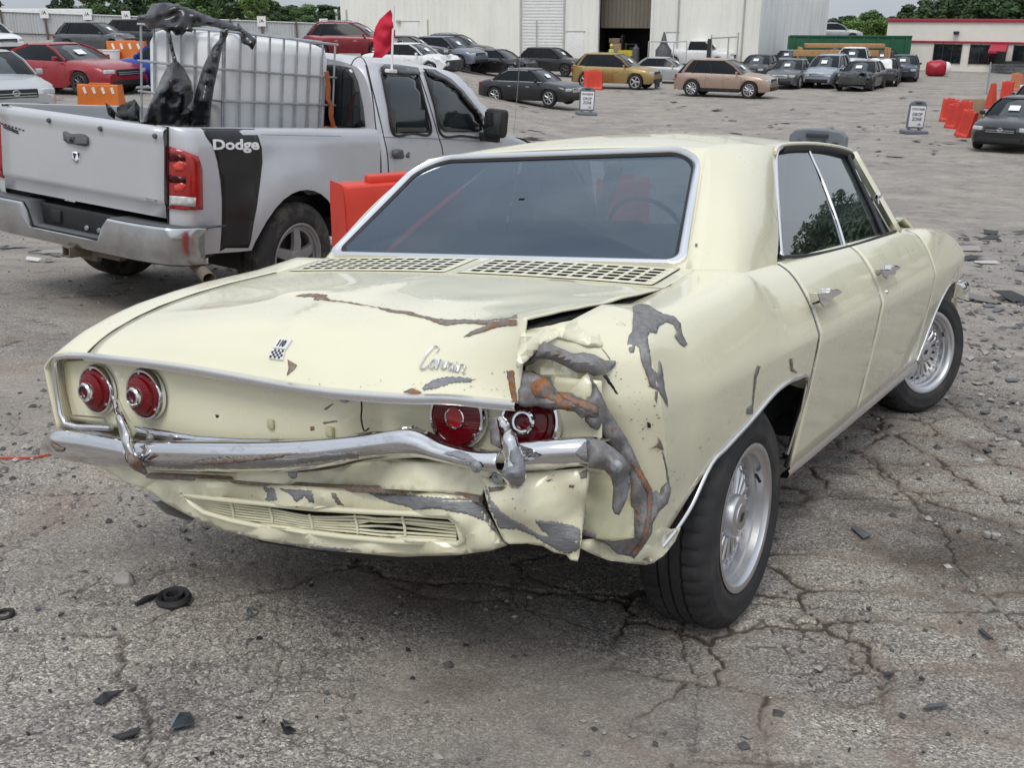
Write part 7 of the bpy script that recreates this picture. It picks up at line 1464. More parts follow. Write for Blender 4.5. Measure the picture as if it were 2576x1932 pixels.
GC('maroon_suv', 'maroon crossover with chrome window line by the fence end', 'car', 'suv', 5.1, 2.0, 1.80, 'maroon', 765, 127, -8, 'ten', rails=True, chrome_line=True)
GC('white_sedan', 'white sedan with its bonnet smashed up behind the pickup cab', 'car', 'sedan', 4.75, 1.85, 1.44, 'white', 890, 163, -24, 'ten', crush=.38, seed=5)
GC('dark_sedan', 'dark roof showing behind the smashed white sedan', 'car', 'sedan', 4.75, 1.85, 1.44, 'dark', 880, 138, -8, 'ten')
GC('blue_grey_suv', 'blue grey crossover standing against the white hall', 'car', 'suv', 4.6, 1.88, 1.66, 'blue_grey', 968, 146, -32, 'ten', 'dark_alloy', seed=2)
GC('grey_wagon', 'dark wagon roof with rails behind the blue grey crossover', 'car', 'suv', 4.8, 1.88, 1.66, 'dark', 990, 134, -16, 'ten', rails=True)
GC('black_sedan', 'black sedan with a buckled bonnet in front of the black crossover', 'car', 'sedan', 4.9, 1.87, 1.46, 'black', 1072, 163, -28, 'ten', crush=.30, seed=7, chrome_line=True, paper=False)
GC('black_sedan', 'glossy black sedan with star alloys nearest in the middle of the lot', 'car', 'sedan', 4.62, 1.79, 1.45, 'black', 1148, 224, -33, 'star', 'far_alloy', grille='chrome', chrome_line=True)
GC('black_suv', 'large black crossover facing right behind the two black sedans', 'car', 'suv', 4.75, 1.9, 1.70, 'black', 1194, 162, -32, 'five', 'dark_alloy')
GC('dark_suv', 'dark crossover seen from the front beside the roller door', 'car', 'suv', 4.6, 1.85, 1.68, 'olive', 1130, 128, -62, 'five')
GC('dark_hatchback', 'dark crossover with a crumpled nose left of the open bay', 'car', 'suv', 4.6, 1.85, 1.66, 'dark', 1258, 130, -55, 'five', crush=.2, seed=9)
GC('gold_suv', 'gold crossover behind the red barrier', 'car', 'suv', 4.52, 1.84, 1.68, 'gold', 1330, 190, -26, 'five', seed=4, rear_crush=.15, scale=1.07)
GC('silver_sedan', 'pale silver sedan with a crushed nose behind the rose-beige crossover', 'car', 'sedan', 4.63, 1.78, 1.43, 'silver2', 1432, 178, -24, 'ten', crush=.28, seed=8)
GC('beige_suv', 'rose-beige crossover with silver alloys alone in front of the hall', 'car', 'suv', 4.65, 1.84, 1.66, 'rose', 1566, 208, -29, 'ten', cladding=True, scale=1.05)
GC('white_pickup', 'white crew-cab pickup parked against the white hall', 'pickup truck', 'pickup', 5.8, 2.05, 1.95, 'white', 1508, 146, -28, 'five', z_add=None)
GC('grey_sedan', 'dark grey sedan at the left end of the front row of wrecks', 'car', 'sedan', 4.85, 1.85, 1.46, 'dark', 1640, 171, -118, 'ten')
GC('blue_sedan', 'pale blue car roof between the dark grey and bronze-grey sedans', 'car', 'sedan', 4.6, 1.8, 1.46, 'ice', 1702, 155, -115, 'ten')
GC('grey_sedan', 'bronze-grey sedan with wide chrome grille in the front row of wrecks', 'car', 'sedan', 4.82, 1.84, 1.47, 'grey', 1708, 187, -120, 'ten', grille='chrome')
GC('old_suv', 'old green grey off-roader with a missing bonnet by the hall corner', 'car', 'suv', 4.5, 1.8, 1.75, 'olive', 1722, 145, -112, 'five', crush=.2)
GC('pale_blue_wagon', 'pale blue wagon with roof rails in the front row of wrecks', 'car', 'suv', 4.78, 1.82, 1.66, 'ice', 1785, 186, -120, 'five', rails=True, grille='chrome')
GC('dark_suv', 'dark crossover with white tape behind the pale blue wagon', 'car', 'suv', 4.8, 1.9, 1.72, 'navy', 1800, 158, -115, 'five', rails=True)
GC('white_pickup', 'white cab roof between the pale blue wagon and the black wreck', 'pickup truck', 'pickup', 5.6, 2.0, 1.85, 'white', 1840, 168, -112, 'five')
GC('black_wreck', 'black sedan with its whole nose torn off in the front row', 'car', 'sedan', 4.9, 1.86, 1.46, 'dark', 1860, 192, -120, 'ten', 'dark_alloy', crush=.45, seed=11)
GC('white_wreck', 'wreck under a white tarpaulin right of the torn black sedan', 'car', 'sedan', 4.7, 1.85, 1.42, 'dark', 1905, 182, -112, 'ten', crush=.4, seed=12)
GC('dark_sedan', 'dark sedan at the right end of the wrecks with white film', 'car', 'sedan', 4.9, 1.86, 1.46, 'navy', 1948, 172, -112, 'ten')
GC('white_suv', 'white car under film behind the dark sedan', 'car', 'suv', 4.7, 1.85, 1.65, 'white', 1858, 150, -112, 'five', crush=.2)
GC('grey_hatchback', 'small grey car roof behind the bronze-grey sedan', 'car', 'hatch', 4.2, 1.8, 1.52, 'grey', 1752, 150, -116, 'five')
GC('silver_sedan', 'light silver car roof behind the pale blue wagon', 'car', 'sedan', 4.7, 1.82, 1.46, 'silver2', 1830, 158, -114, 'ten')
GC('dark_sedan', 'dark car at the back of the wrecks near the green container', 'car', 'sedan', 4.7, 1.82, 1.46, 'dark', 1905, 158, -112, 'ten')
cloth('white_tarpaulin', 'white tarpaulin draped over the wreck beside the torn black sedan', 1897, 182, 2.0, 3.0, 1.05, -112, 'white', 2, z=.35)
cloth('white_film', 'white film over the side of the dark end sedan', 1962, 172, .7, 1.6, .9, -112, 'white', 4, z=.45)
cloth('white_film', 'white film bundle on the car behind the dark end sedan', 1872, 152, 1.7, 1.2, .6, -112, 'white', 6, z=1.2)
GC('black_sedan', 'black sedan with toothy grille at the right edge of the picture', 'car', 'sedan', 4.9, 1.83, 1.46, 'black', 2197, 314, -128, 'five', 'dark_alloy', badge=True)
GC('navy_sedan', 'dark blue car behind the black sedan at the right edge', 'car', 'sedan', 4.8, 1.83, 1.46, 'navy', 2248, 262, -128, 'five')
GC('white_sedan', 'white car mostly cut off by the right edge of the picture', 'car', 'sedan', 4.8, 1.83, 1.46, 'white', 2262, 240, -128, 'five')
# silver crossover standing high on a steel rack, with the green container and the load beams
simple('tan_steel', (.42, .24, .11), .7, var=.15); simple('green_steel', (.012, .10, .045), .55, var=.15, vscale=2); simple('red_wrap', (.40, .01, .03), .4, var=.2, vscale=2)
def boxthing(name, label, cat, p, ang, parts, group=None):
    root = empty(name, p, R(ang)); tag(root, label, cat, group)
    for nm, c_, sz, mt, bv_ in parts: b = MB(); b.box(c_, sz, bev=bv_); b.obj(nm, mt, root, 30)
    return root
pc = gp(1885, 150); pc.y -= 2
cont = [('floor', (0, 0, .15), (8.2, 2.4, .2), 'green_steel', 0), ('wall', (0, -1.2, 1.25), (8.2, .1, 2.2), 'green_steel', .02), ('wall', (0, 1.2, 1.25), (8.2, .1, 2.2), 'green_steel', .02), ('wall', (-4.1, 0, 1.25), (.1, 2.4, 2.2), 'green_steel', .02), ('wall', (4.1, 0, 1.25), (.1, 2.4, 2.2), 'green_steel', .02), ('top_rail', (0, -1.24, 2.38), (8.3, .14, .14), 'green_steel', .02)] + [('rib', (-3.8 + k * .95, -1.29, 1.25), (.12, .08, 2.1), 'green_steel', .01) for k in range(9)]
boxthing('green_container', 'long dark green steel container behind the row of wrecks', 'container', (pc.x - 2.4, 78, 0), -12, cont)
pr = gp(1800, 150)
rack = [('beam', (0, -.6 + .6 * k, 1.9 + .0), (5.0, .25, .25), 'tan_steel', .02) for k in range(3)] + [('beam', (-.6, -.9, 1.45), (5.4, .28, .4), 'tan_steel', .02), ('post', (-2.8, -.6, .9), (.2, .2, 1.8), 'tan_steel', .01), ('post', (2.8, -.6, .9), (.2, .2, 1.8), 'tan_steel', .01), ('post', (-2.8, .6, .9), (.2, .2, 1.8), 'tan_steel', .01), ('post', (2.8, .6, .9), (.2, .2, 1.8), 'tan_steel', .01), ('brace', (.6, -.9, 1.05), (4.6, .2, .25), 'tan_steel', .02)]
boxthing('steel_rack', 'tan steel beams and rack between the wrecks and the green container', 'rack', (pr.x - 1.6, 72, 0), -10, rack)
GC('silver_suv', 'silver crossover standing high above the tan beams beside the hall', 'car', 'suv', 4.7, 1.89, 1.56, 'silver2', 1795, 120, -6, 'ten', 'dark_alloy', pos=(29.6, 100, 1.45), paper=False)
bk2 = MB(); bk2.grid([[Vector((x, y, 1.5 * math.exp(-(max(0, abs(x) - 4) / 3)**2 - (y / 5)**2) - .05)) for x in np.linspace(-13, 13, 27)] for y in np.linspace(-13, 13, 21)]); bko = bk2.obj('earth_bank', 'mud', None, 60); bko.location = (30, 100, 0); bko['kind'] = 'structure'
p = gp(2003, 150); b = MB(); n_ = 20; rws = []
for i in range(15):
    v = i / 14; rr_ = 1.15 * math.sin(math.pi * min(1, .18 + .82 * v) * .9)**.5 if v < 1 else .2
    rws.append([Vector((v * 3.0 - 1.5, .9 * rr_ * math.cos(2 * math.pi * k / n_), 1.05 + rr_ * 1.0 * math.sin(2 * math.pi * k / n_) + .0)) * 1.0 + Vector((0, .12 * noise.noise(Vector((v * 4, k * .7, 1))), .1 * noise.noise(Vector((v * 4, k * .7, 5))))) for k in range(n_)])
b.grid(rws, cu=True); b.f.append(tuple(range(n_))); b.f.append(tuple(14 * n_ + k for k in reversed(range(n_)))); wr_ = empty('wrapped_bundle', (p.x - 2.5, 71, .02), R(-14), scale=.46); tag(wr_, 'bulging red wrapped bundle with a white end beside the green container', 'bundle'); b.obj('red_wrap', 'red_wrap', wr_, 60)
b = MB(); b.lathe([(.95, 1.05), (.85, 1.5), (.5, 1.75), (0, 1.8)], 16, (0, 0, 1.05), 'X'); b.obj('white_end', 'white', wr_, 60)
fb_ = boxthing('flatbed_truck', 'black flatbed truck parked before the office windows', 'truck', (gp(2062, 140).x, 74.5, 0), -4, [('bed', (.4, 0, .72), (4.0, 1.8, .14), 'black', .03), ('headboard', (-1.7, 0, 1.05), (.12, 1.8, .8), 'black', .02), ('chassis', (.2, 0, .52), (4.6, .7, .2), 'black', 0), ('tail', (2.7, 0, .55), (.7, 1.6, .08), 'steel', .02)])
for x, y in ((.9, 1), (.9, -1), (-1.3, 1), (-1.3, -1)):
    b = MB(); b.lathe([(.18, .11), (.31, .12), (.34, .06), (.34, -.06), (.31, -.12), (0, -.12)], 20, (x, y * .8, .34), 'Y'); w_ = b.obj('wheel', 'far_tyre', fb_, 40); b = MB(); b.lathe([(.18, -.13), (.15, -.1), (.0, -.08)], 16, (x, y * .8, .34), 'Y'); b.obj('rim', 'far_alloy', w_, 40)
# plastic barriers
simple('barrier_red', (.60, .045, .025), .5, var=.15, vscale=2, dirt=(.3, .16, .12, .3)); simple('barrier_orange', (.62, .16, .025), .5, var=.12, vscale=2); simple('cone_red', (.55, .06, .03), .5, var=.12)
def barrier(label, px_, py_, ang, L=1.0, W_=.42, H=1.05, mat='barrier_red', stripes=False, lean=0., group='red and orange plastic barriers', pos=None, name='plastic_barrier'):
    p = gp(px_, py_) if pos is None else Vector(pos); root = empty(name, p, R(ang)); root.rotation_euler = (0, R(lean), R(ang)); tag(root, label, 'barrier', group)
    prof = [(-W_ / 2, 0), (-W_ / 2, .10 * H), (-W_ * .40, .16 * H), (-W_ * .26, .62 * H), (-W_ * .24, .93 * H), (-W_ * .2, H), (W_ * .2, H), (W_ * .24, .93 * H), (W_ * .26, .62 * H), (W_ * .40, .16 * H), (W_ / 2, .10 * H), (W_ / 2, 0)]
    rws = []; n_ = 17
    for k in range(n_):
        x = lerp(-L / 2, L / 2, k / (n_ - 1)); rib = .018 if 1 < k < n_ - 2 and (k // 2) % 2 == 0 else 0.; rws.append([Vector((x, y - math.copysign(rib, y) * (1 if .15 < z / H < .9 else 0), z)) for y, z in prof])
    b = MB(); b.grid(rws); m_ = len(prof); b.f.append(tuple(range(m_))); b.f.append(tuple((n_ - 1) * m_ + k for k in reversed(range(m_)))); b.obj('shell', mat, root, 30, bevel=.012)
    for s_ in (-.25, .25): q = MB(); q.box((L * s_, 0, .03), (L * .22, W_ * 1.02, .07), bev=.01); q.obj('foot', mat, root, 30)
    q = MB(); q.box((0, 0, H + .015), (L * .5, W_ * .22, .05), bev=.015); q.obj('lift_grip', mat, root, 30)
    if stripes:
        for k in range(4): q = MB(); q.box((lerp(-L * .32, L * .36, k / 3), -W_ * .262, .78 * H), (L * .06, .012, .26 * H), Matrix.Rotation(R(-16), 3, 'Y')); q.obj('white_stripe', 'white', root, 0)
    return root
barrier('orange striped barrier just behind the silver pickup tailgate', 222, 236, -14, 1.15, .42, .60, 'barrier_orange', True)
barrier('orange striped barrier beside the white bucket far behind the red coupe', 278, 136, -10, 1.9, .6, 1.0, 'barrier_orange', True)
barrier('bright red barrier between the silver pickup and the cream sedan', 0, 0, 28, 0.72, .46, 1.05, pos=(-.66, 5.95, float(T(-.66, 5.95))))
_y = 7.0
while True:
    _p = CPOS + wray(1345, 418) * (_y / wray(1345, 418).y)
    if _p.z - float(T(_p.x, _p.y)) < 1.05 or _y > 30: break
    _y += .1
barrier('red barrier ahead of the cream sedan, seen through its rear window', 0, 0, 20, .32, .3, 1.05, pos=(_p.x, _p.y, float(T(_p.x, _p.y))))
barrier('red barrier standing by the gold crossover', 1281, 194, -10, 1.0, .45, 1.0)
barrier('red barrier at the left back of the cluster near the black sedan', 2046, 262, -35, .55, .36, .84, lean=3)
barrier('red barrier leaning at the front left of the cluster', 2058, 277, -70, .5, .36, .84)
barrier('red barrier in the middle of the cluster with cut-out ribs', 2078, 268, -30, .55, .36, .84)
barrier('red barrier tipped over at the front right of the cluster', 2081, 296, -60, .5, .38, .88, lean=10)
barrier('red barrier end standing near the right edge of the picture', 2172, 219, -40, .5, .38, .9)
barrier('orange tilted barrier farthest right near the white car', 2194, 196, -50, .6, .38, .9, 'barrier_orange')
barrier('orange barrier behind the flag on the pickup roof', 905, 160, -10, 1.0, .45, 1.0, 'barrier_orange')
def cone(label, px_, py_, h_=1.05, w_=.6):
    p = gp(px_, py_); root = empty('traffic_cone', p, .3); tag(root, label, 'cone', 'red and orange plastic barriers'); b = MB()
    b.grid([[Vector((x * s_, y * s_, z)) for x, y in ((-1, -1), (1, -1), (1, 1), (-1, 1))] for s_, z in ((w_ * .34, .06), (w_ * .31, .12), (w_ * .14, h_), (w_ * .08, h_ + .02))], cu=True); b.obj('cone_body', 'cone_red', root, 0, bevel=.02); q = MB(); q.box((0, 0, .04), (w_, w_, .08), bev=.02); q.obj('base', 'cone_red', root, 30)
cone('tall red four-sided cone standing alone right of the drop zone sign', 2139, 233)
cone('small red cone beside the office door', 2157, 138, .8, .5); cone('red cone leaning by the open bay of the hall', 1262, 122, .9, .5)
# drop zone signs
simple('sign_grey', (.15, .165, .19), .5, var=.1); simple('sign_white', (.78, .78, .79), .45, var=.03)
def dropsign(label, px_, py_, ang, top, h_=1.1, w_=.62, pos=None):
    p = gp(px_, py_) if pos is None else Vector(pos); root = empty('drop_zone_sign', p, R(ang)); root.rotation_euler = (0, R(2.5), R(ang)); tag(root, label, 'sign', 'drop zone signs')
    b = MB(); b.box((0, 0, .06), (w_ * 1.35, .55, .12), bev=.04); b.obj('base', 'sign_grey', root, 40)
    fr = MB(); hw = w_ / 2; out = [(-hw, .18), (hw, .18), (hw, h_ - .12), (hw * .8, h_ - .03), (hw * .35, h_ + .01), (-hw * .35, h_ + .01), (-hw * .8, h_ - .03), (-hw, h_ - .12)]
    inn = [(-hw * .88, .23), (hw * .88, .23), (hw * .88, h_ - .17), (-hw * .88, h_ - .17)]
    fr.prism(out, (0, -.04, 0), (1, 0, 0), (0, 0, 1), (0, .08, 0)); fr.obj('frame', 'sign_grey', root, 30, bevel=.012)
    q = MB(); q.box((0, -.055, (.23 + h_ - .17) / 2), (w_ * .86, .02, h_ - .40), bev=.004); pn = q.obj('panel', 'sign_white', root, 20)
    def tx(s, zc, hh, wf, mat='ink', bold=.02, x0=None): wd = w_ * wf; text_on('lettering', s, ((-wd / 2) if x0 is None else x0, -.0665, zc), (wd, 0, 0), (0, 0, hh), mat, pn, bold, .003)
    z1 = h_ - .30
    tx(top, z1 - .01, .085, .72); tx('DROP', z1 - .20, .115, .58); tx('ZONE', z1 - .36, .115, .56); tx('/A', z1 - .52, .08, .2, x0=w_ * .08)
    for s_ in (-1, 1): q = MB(); q.box((s_ * w_ * .3, 0, .15), (.07, .14, .14), bev=.01); q.obj('foot_bracket', 'sign_grey', root, 30)
    q = MB(); q.box((0, -.03, h_ - .07), (w_ * .36, .07, .045), bev=.02); q.obj('grip', 'ink', root, 30)
simple('sign_red', (.45, .02, .03), .5)
dropsign('white drop zone sign beside the red barrier and gold crossover', 1266, 248, 8, 'PROGRESSIVE')
dropsign('white drop zone sign standing alone left of the red barrier cluster', 1973, 288, 6, 'STATE FARM')
sp_ = P(1768, 300, y=3.2); sw_ = CV.mat() @ sp_; zg_ = float(T(sw_.x, sw_.y)); s3 = empty('drop_zone_sign', (sw_.x, sw_.y, zg_), R(150)); tag(s3, 'dark grey sign frame just showing above the cream car roof', 'sign', 'drop zone signs'); hS = (CPOS + wray(1768, 277) * (sw_.y / wray(1768, 277).y)).z - zg_
fr = MB(); hw = .155 * 1.0; fr.prism([(-hw, 0), (hw, 0), (hw, hS - .04), (hw * .8, hS - .01), (hw * .3, hS), (-hw * .3, hS), (-hw * .8, hS - .01), (-hw, hS - .04)], (0, -.03, 0), (1, 0, 0), (0, 0, 1), (0, .06, 0)); fr.obj('frame', 'sign_grey', s3, 30, bevel=.008)
q = MB(); q.box((0, .035, hS - .035), (.12, .03, .02), bev=.006); q.obj('grip', 'ink', s3, 30); q = MB(); q.box((0, .0, .04), (.5, .4, .08), bev=.02); q.obj('base', 'sign_grey', s3, 30)
for k in range(4): q = MB(); q.box((-.1 + .065 * k, .036, hS - .075), (.03, .02, .014)); q.obj('slot', 'ink', s3, 0)
# buckets, box, gear in the bay, people
def bucket(label, px_, py_, r_, h_, mat):
    p = gp(px_, py_); b = MB(); b.lathe([(0, 0), (r_ * .82, 0), (r_, h_), (r_ * 1.06, h_), (r_ * 1.06, h_ - .03), (r_ * .94, h_ - .01), (r_ * .8, .02)], 18, (0, 0, 0), 'Z'); o = b.obj('bucket', mat, None, 40); o.location = p; tag(o, label, 'bucket'); return o
bucket('off-white bucket standing behind the red coupe', 244, 137, .38, .62, 'white'); bk_ = bucket('small white bucket with blue print between the gold and rose crossovers', 1421, 190, .22, .40, 'white'); q = MB(); q.box((0, -.21, .2), (.12, .02, .2)); q.obj('print', 'blue_ink', bk_, 0)
simple('card', (.36, .25, .16), .85); bx_ = boxthing('cardboard_box', 'brown cardboard box behind the red barrier cluster', 'box', gp(2098, 262), 20, [('box', (0, 0, .42), (.62, .5, .84), 'card', .01), ('flap', (0, -.1, .85), (.6, .28, .02), 'card', 0)])
simple('hi_vis', (.55, .62, .05), .6); simple('skin', (.42, .25, .17), .6); simple('jeans', (.05, .06, .10), .8); simple('green_vest', (.08, .45, .25), .6)
def person(label, px_, py_, ang, vest, hat, pos=None, hscale=1.0):
    p = gp(px_, py_) if pos is None else Vector(pos); root = empty('person', p, R(ang), scale=hscale); tag(root, label, 'person')
    me_ = bpy.data.meshes.new('body'); J = [(0, 0, .95), (0, 0, 1.15), (0, 0, 1.38), (0, 0, 1.5), (0, .01, 1.62), (0, .01, 1.72), (.10, 0, .90), (.11, .02, .5), (.11, -.01, .07), (.11, .13, .04), (-.10, 0, .90), (-.12, .06, .5), (-.13, .0, .07), (-.13, .14, .04), (.19, 0, 1.40), (.25, -.02, 1.15), (.24, .10, .93), (.24, .14, .85), (-.19, 0, 1.40), (-.25, -.02, 1.15), (-.23, .12, .95), (-.23, .17, .88)]
    E_ = [(0, 1), (1, 2), (2, 3), (3, 4), (4, 5), (0, 6), (6, 7), (7, 8), (8, 9), (0, 10), (10, 11), (11, 12), (12, 13), (2, 14), (14, 15), (15, 16), (16, 17), (2, 18), (18, 19), (19, 20), (20, 21)]
    rad = [.15, .14, .16, .06, .095, .085, .10, .075, .05, .04, .10, .075, .05, .04, .07, .055, .045, .045, .07, .055, .045, .045]
    me_.from_pydata(J, E_, []); o = bpy.data.objects.new('body', me_); link(o); o.parent = root; sk = o.modifiers.new('skin', 'SKIN'); 
    if not me_.skin_vertices: 
        bm = bmesh.new(); bm.from_mesh(me_); bm.verts.layers.skin.verify(); bm.to_mesh(me_); bm.free()
    for i, r_ in enumerate(rad): me_.skin_vertices[0].data[i].radius = (r_, r_ * .8)
    me_.skin_vertices[0].data[0].use_root = True; sb = o.modifiers.new('sub', 'SUBSURF'); sb.levels = 1; sb.render_levels = 1; me_.materials.append(MAT['jeans'])
    q = MB(); q.lathe([(.20, .95), (.215, 1.1), (.23, 1.3), (.20, 1.44), (.09, 1.49)], 16, (0, 0, 0), 'Z', Matrix.Diagonal((1, .72, 1))); q.obj('vest', vest, root, 40)
    q = MB(); q.lathe([(.0, 1.50), (.07, 1.53), (.095, 1.60), (.10, 1.66), (.095, 1.73), (.06, 1.79), (0, 1.80)], 14, (0, .01, 0), 'Z'); q.obj('head', 'skin', root, 60)
    q = MB(); q.lathe([(.13, 1.70), (.112, 1.72), (.11, 1.78), (.07, 1.83), (0, 1.845)], 14, (0, .01, 0), 'Z'); q.obj('hard_hat', hat, root, 40)
person('person in a yellow vest and hard hat standing before the open bay', 1319, 152, 200, 'hi_vis', 'hi_vis'); person('person in a green and white vest among the parked wrecks', 1727, 152, 190, 'green_vest', 'white')
simple('pallet_wood', (.22, .16, .11), .9); pb_ = WF
def inbay(px_, py_, dep): d = wray(px_, py_); x, z = WF.hit(px_, py_); return WF.M @ Vector((x, dep, 0))
boxthing('crate_stack', 'stack of brown crates inside the open bay of the hall', 'crates', inbay(1316, 120, 1.5), -28, [('crate', (0, 0, .45), (1.3, 1, .9), 'pallet_wood', .03), ('crate', (.1, .05, 1.3), (1.1, .9, .7), 'card', .03), ('crate', (-.1, 0, 1.85), (.9, .8, .35), 'pallet_wood', .02)])
simple('yellow_machine', (.50, .42, .04), .5); fl = boxthing('yellow_lifter', 'yellow lifting machine inside the open bay of the hall', 'machine', inbay(1345, 120, 1.2), -28, [('chassis', (0, 0, .8), (1.5, .9, .7), 'yellow_machine', .06), ('mast', (-.5, 0, 1.5), (.12, .6, 1.6), 'black', .02), ('cage', (.4, 0, 1.6), (.8, .8, .08), 'black', .02), ('seat', (.35, 0, 1.25), (.5, .5, .3), 'black', .05)])
for x in (-.5, .5): b = MB(); b.lathe([(.1, .5), (.35, .5), (.38, .4), (.38, -.4), (.35, -.5), (.1, -.5)], 16, (x, 0, .38), 'Y'); b.obj('wheel', 'far_tyre', fl, 40)
b = MB(); b.lathe([(0, 0), (.28, 0), (.28, 1.3), (.1, 1.5), (.08, 1.6), (0, 1.6)], 14, (0, 0, 0), 'Z'); o = b.obj('gas_cylinder', 'grey_plastic', None, 40); o.location = inbay(1365, 120, .8); tag(o, 'grey gas cylinder at the right of the open bay', 'cylinder')
gt = empty('pipe_gate', WF.M @ Vector((u(1575), -1.2, 0)), R(-28)); tag(gt, 'grey steel pipe gate with a hanging pad at the hall corner', 'gate')
for nm, a, c_ in (('post', (-.9, 0, 0), (-.9, 0, 2.4)), ('post', (1.1, 0, 0), (1.1, 0, 2.6)), ('rail', (-.9, 0, 2.2), (1.1, 0, 2.3)), ('rail', (.4, 0, .0), (.4, 0, 2.2))): b = MB(); b.tube([a, c_], .06, 8); b.obj(nm, 'pipe', gt, 60)
b = MB(); b.box((-1.0, -.1, 1.2), (.3, .2, 1.9), bev=.08); b.obj('pad', 'ink', gt, 30)
st_ = empty('loading_gear', WF.M @ Vector((u(1452), -1.6, 0)), R(-28)); tag(st_, 'grey tank on a railed stand between the bay and the white pickup', 'machinery')
b = MB(); b.lathe([(0, .2), (.55, .2), (.6, .4), (.6, 1.3), (.3, 1.7), (.05, 2.6), (0, 2.6)], 16, (0, 0, 0), 'Z'); b.obj('tank', 'grey_plastic', st_, 40)
for x in (-1.1, .9, 1.9): b = MB(); b.tube([(x, -.3, 0), (x, -.3, 1.9)], .04, 6); b.obj('railing_post', 'pipe', st_, 60)
b = MB(); b.tube([(-1.1, -.3, 1.9), (.9, -.3, 1.9), (1.9, -.3, 1.95)], .04, 6); b.obj('handrail', 'pipe', st_, 60)
fg = gp(2130, 205); mg_ = empty('mesh_fence', fg, R(12), scale=.7); tag(mg_, 'short grey chain-link fence end at the right of the lot road', 'fence')
for k in range(2): b = MB(); b.tube([(k * 3.0, 0, 0), (k * 3.0, 0, 2.3)], .05, 8); b.obj('post', 'galv', mg_, 60)
wm = MB()
for k in range(31): wm.tube([(k * .1, 0, .05), (k * .1, 0, 2.2)], .008, 3)
for k in range(22): wm.tube([(0, 0, .05 + k * .1), (3, 0, .05 + k * .1)], .008, 3)
wm.obj('wire_mesh', 'galv', mg_, 0)['kind'] = 'stuff'
tr_ = boxthing('white_box_truck', 'white truck body showing above the fence at the top left', 'truck', fence_pt(30, 60) + Vector((0, 6, -3.0)), 4, [('body', (0, 0, 3.0), (8.5, 2.4, 3.2), 'white', .1), ('cab', (5.6, 0, 2.3), (2.2, 2.3, 2.2), 'white', .25), ('window', (6.2, -1.15, 2.8), (.9, .1, .7), 'far_glass', .05)])
# ------------------------------------------------------------------ debris and gravel
simple('shard_black', (.03, .032, .036), .45, var=.4, vscale=20); simple('shard_grey', (.10, .11, .12), .5, var=.3, vscale=20); simple('stone', (.34, .33, .31), .9, var=.25, vscale=30, bmp=.4); simple('shard_white', (.55, .56, .56), .4, var=.2); simple('foil', (.6, .62, .63), .2, metal=.9)
glassmat('lens_shard', (.35, .45, .52), .12, .05, .15)
def shard(name, label, cat, poly, mat, lift=.003, thick=.004, tilt=.006, group=None, jg=0.):
    """flat broken piece: outline on the ground"""
    pts = [gp(*p) for p in poly]; c_ = sum(pts, Vector()) / len(pts); o_pts = [p - c_ for p in pts]; n_ = len(pts); rnd = random.Random(poly[0][0])
    top = [Vector((p.x, p.y, p.z + lift + thick + tilt * rnd.random())) for p in o_pts]; b = MB(); b.add(top + [p - Vector((0, 0, thick)) for p in top], [tuple(range(n_)), tuple(range(2 * n_ - 1, n_ - 1, -1))] + [(i, n_ + i, n_ + (i + 1) % n_, (i + 1) % n_) for i in range(n_)])
    o = b.obj(name, mat, None, 0, fixn=True); o.location = c_; tag(o, label, cat, group); return o
g5, g6 = crop(0, 1300, 1.8433), crop(1400, 1000, 1.7798)
def gpts(fn, pts): return [fn(*p) for p in pts]
shard('plastic_shard', 'long forked black plastic shard at the lower left of the asphalt', 'debris', gpts(g5, [(435, 880), (485, 835), (580, 822), (520, 850), (480, 890)]), 'shard_black')
shard('lens_shard', 'fan-shaped grey translucent shard, largest on the near asphalt', 'debris', gpts(g5, [(793, 950), (835, 922), (885, 928), (907, 985), (860, 995), (796, 1003)]), 'lens_shard', tilt=.012)
shard('plastic_shard', 'torn dark plastic strip left of the grey translucent shard', 'debris', gpts(g5, [(520, 1035), (560, 1022), (650, 990), (640, 1025), (560, 1048)]), 'shard_black')
shard('foil_shard', 'small bright mirror shard on a black scrap at bottom centre', 'debris', gpts(g5, [(1312, 985), (1345, 1000), (1372, 1008), (1325, 1016)]), 'foil', lift=.02)
shard('plastic_shard', 'black scrap under the small mirror shard', 'debris', gpts(g5, [(1300, 975), (1320, 972), (1375, 1008), (1320, 1022)]), 'shard_black', lift=.003, tilt=.005)
shard('plastic_shard', 'flat grey rectangular shard right of the rear wheel', 'debris', gpts(g6, [(1318, 590), (1340, 580), (1408, 625), (1372, 640)]), 'shard_grey')
shard('plastic_shard', 'curved dark grey shard near the lower right corner', 'debris', gpts(g6, [(1638, 1412), (1660, 1388), (1740, 1380), (1748, 1396), (1690, 1402)]), 'shard_grey')
shard('plastic_shard', 'thin dark sliver in a crack at the right', 'debris', gpts(g6, [(1885, 1055), (1905, 1050), (1955, 1100), (1930, 1090)]), 'shard_black')
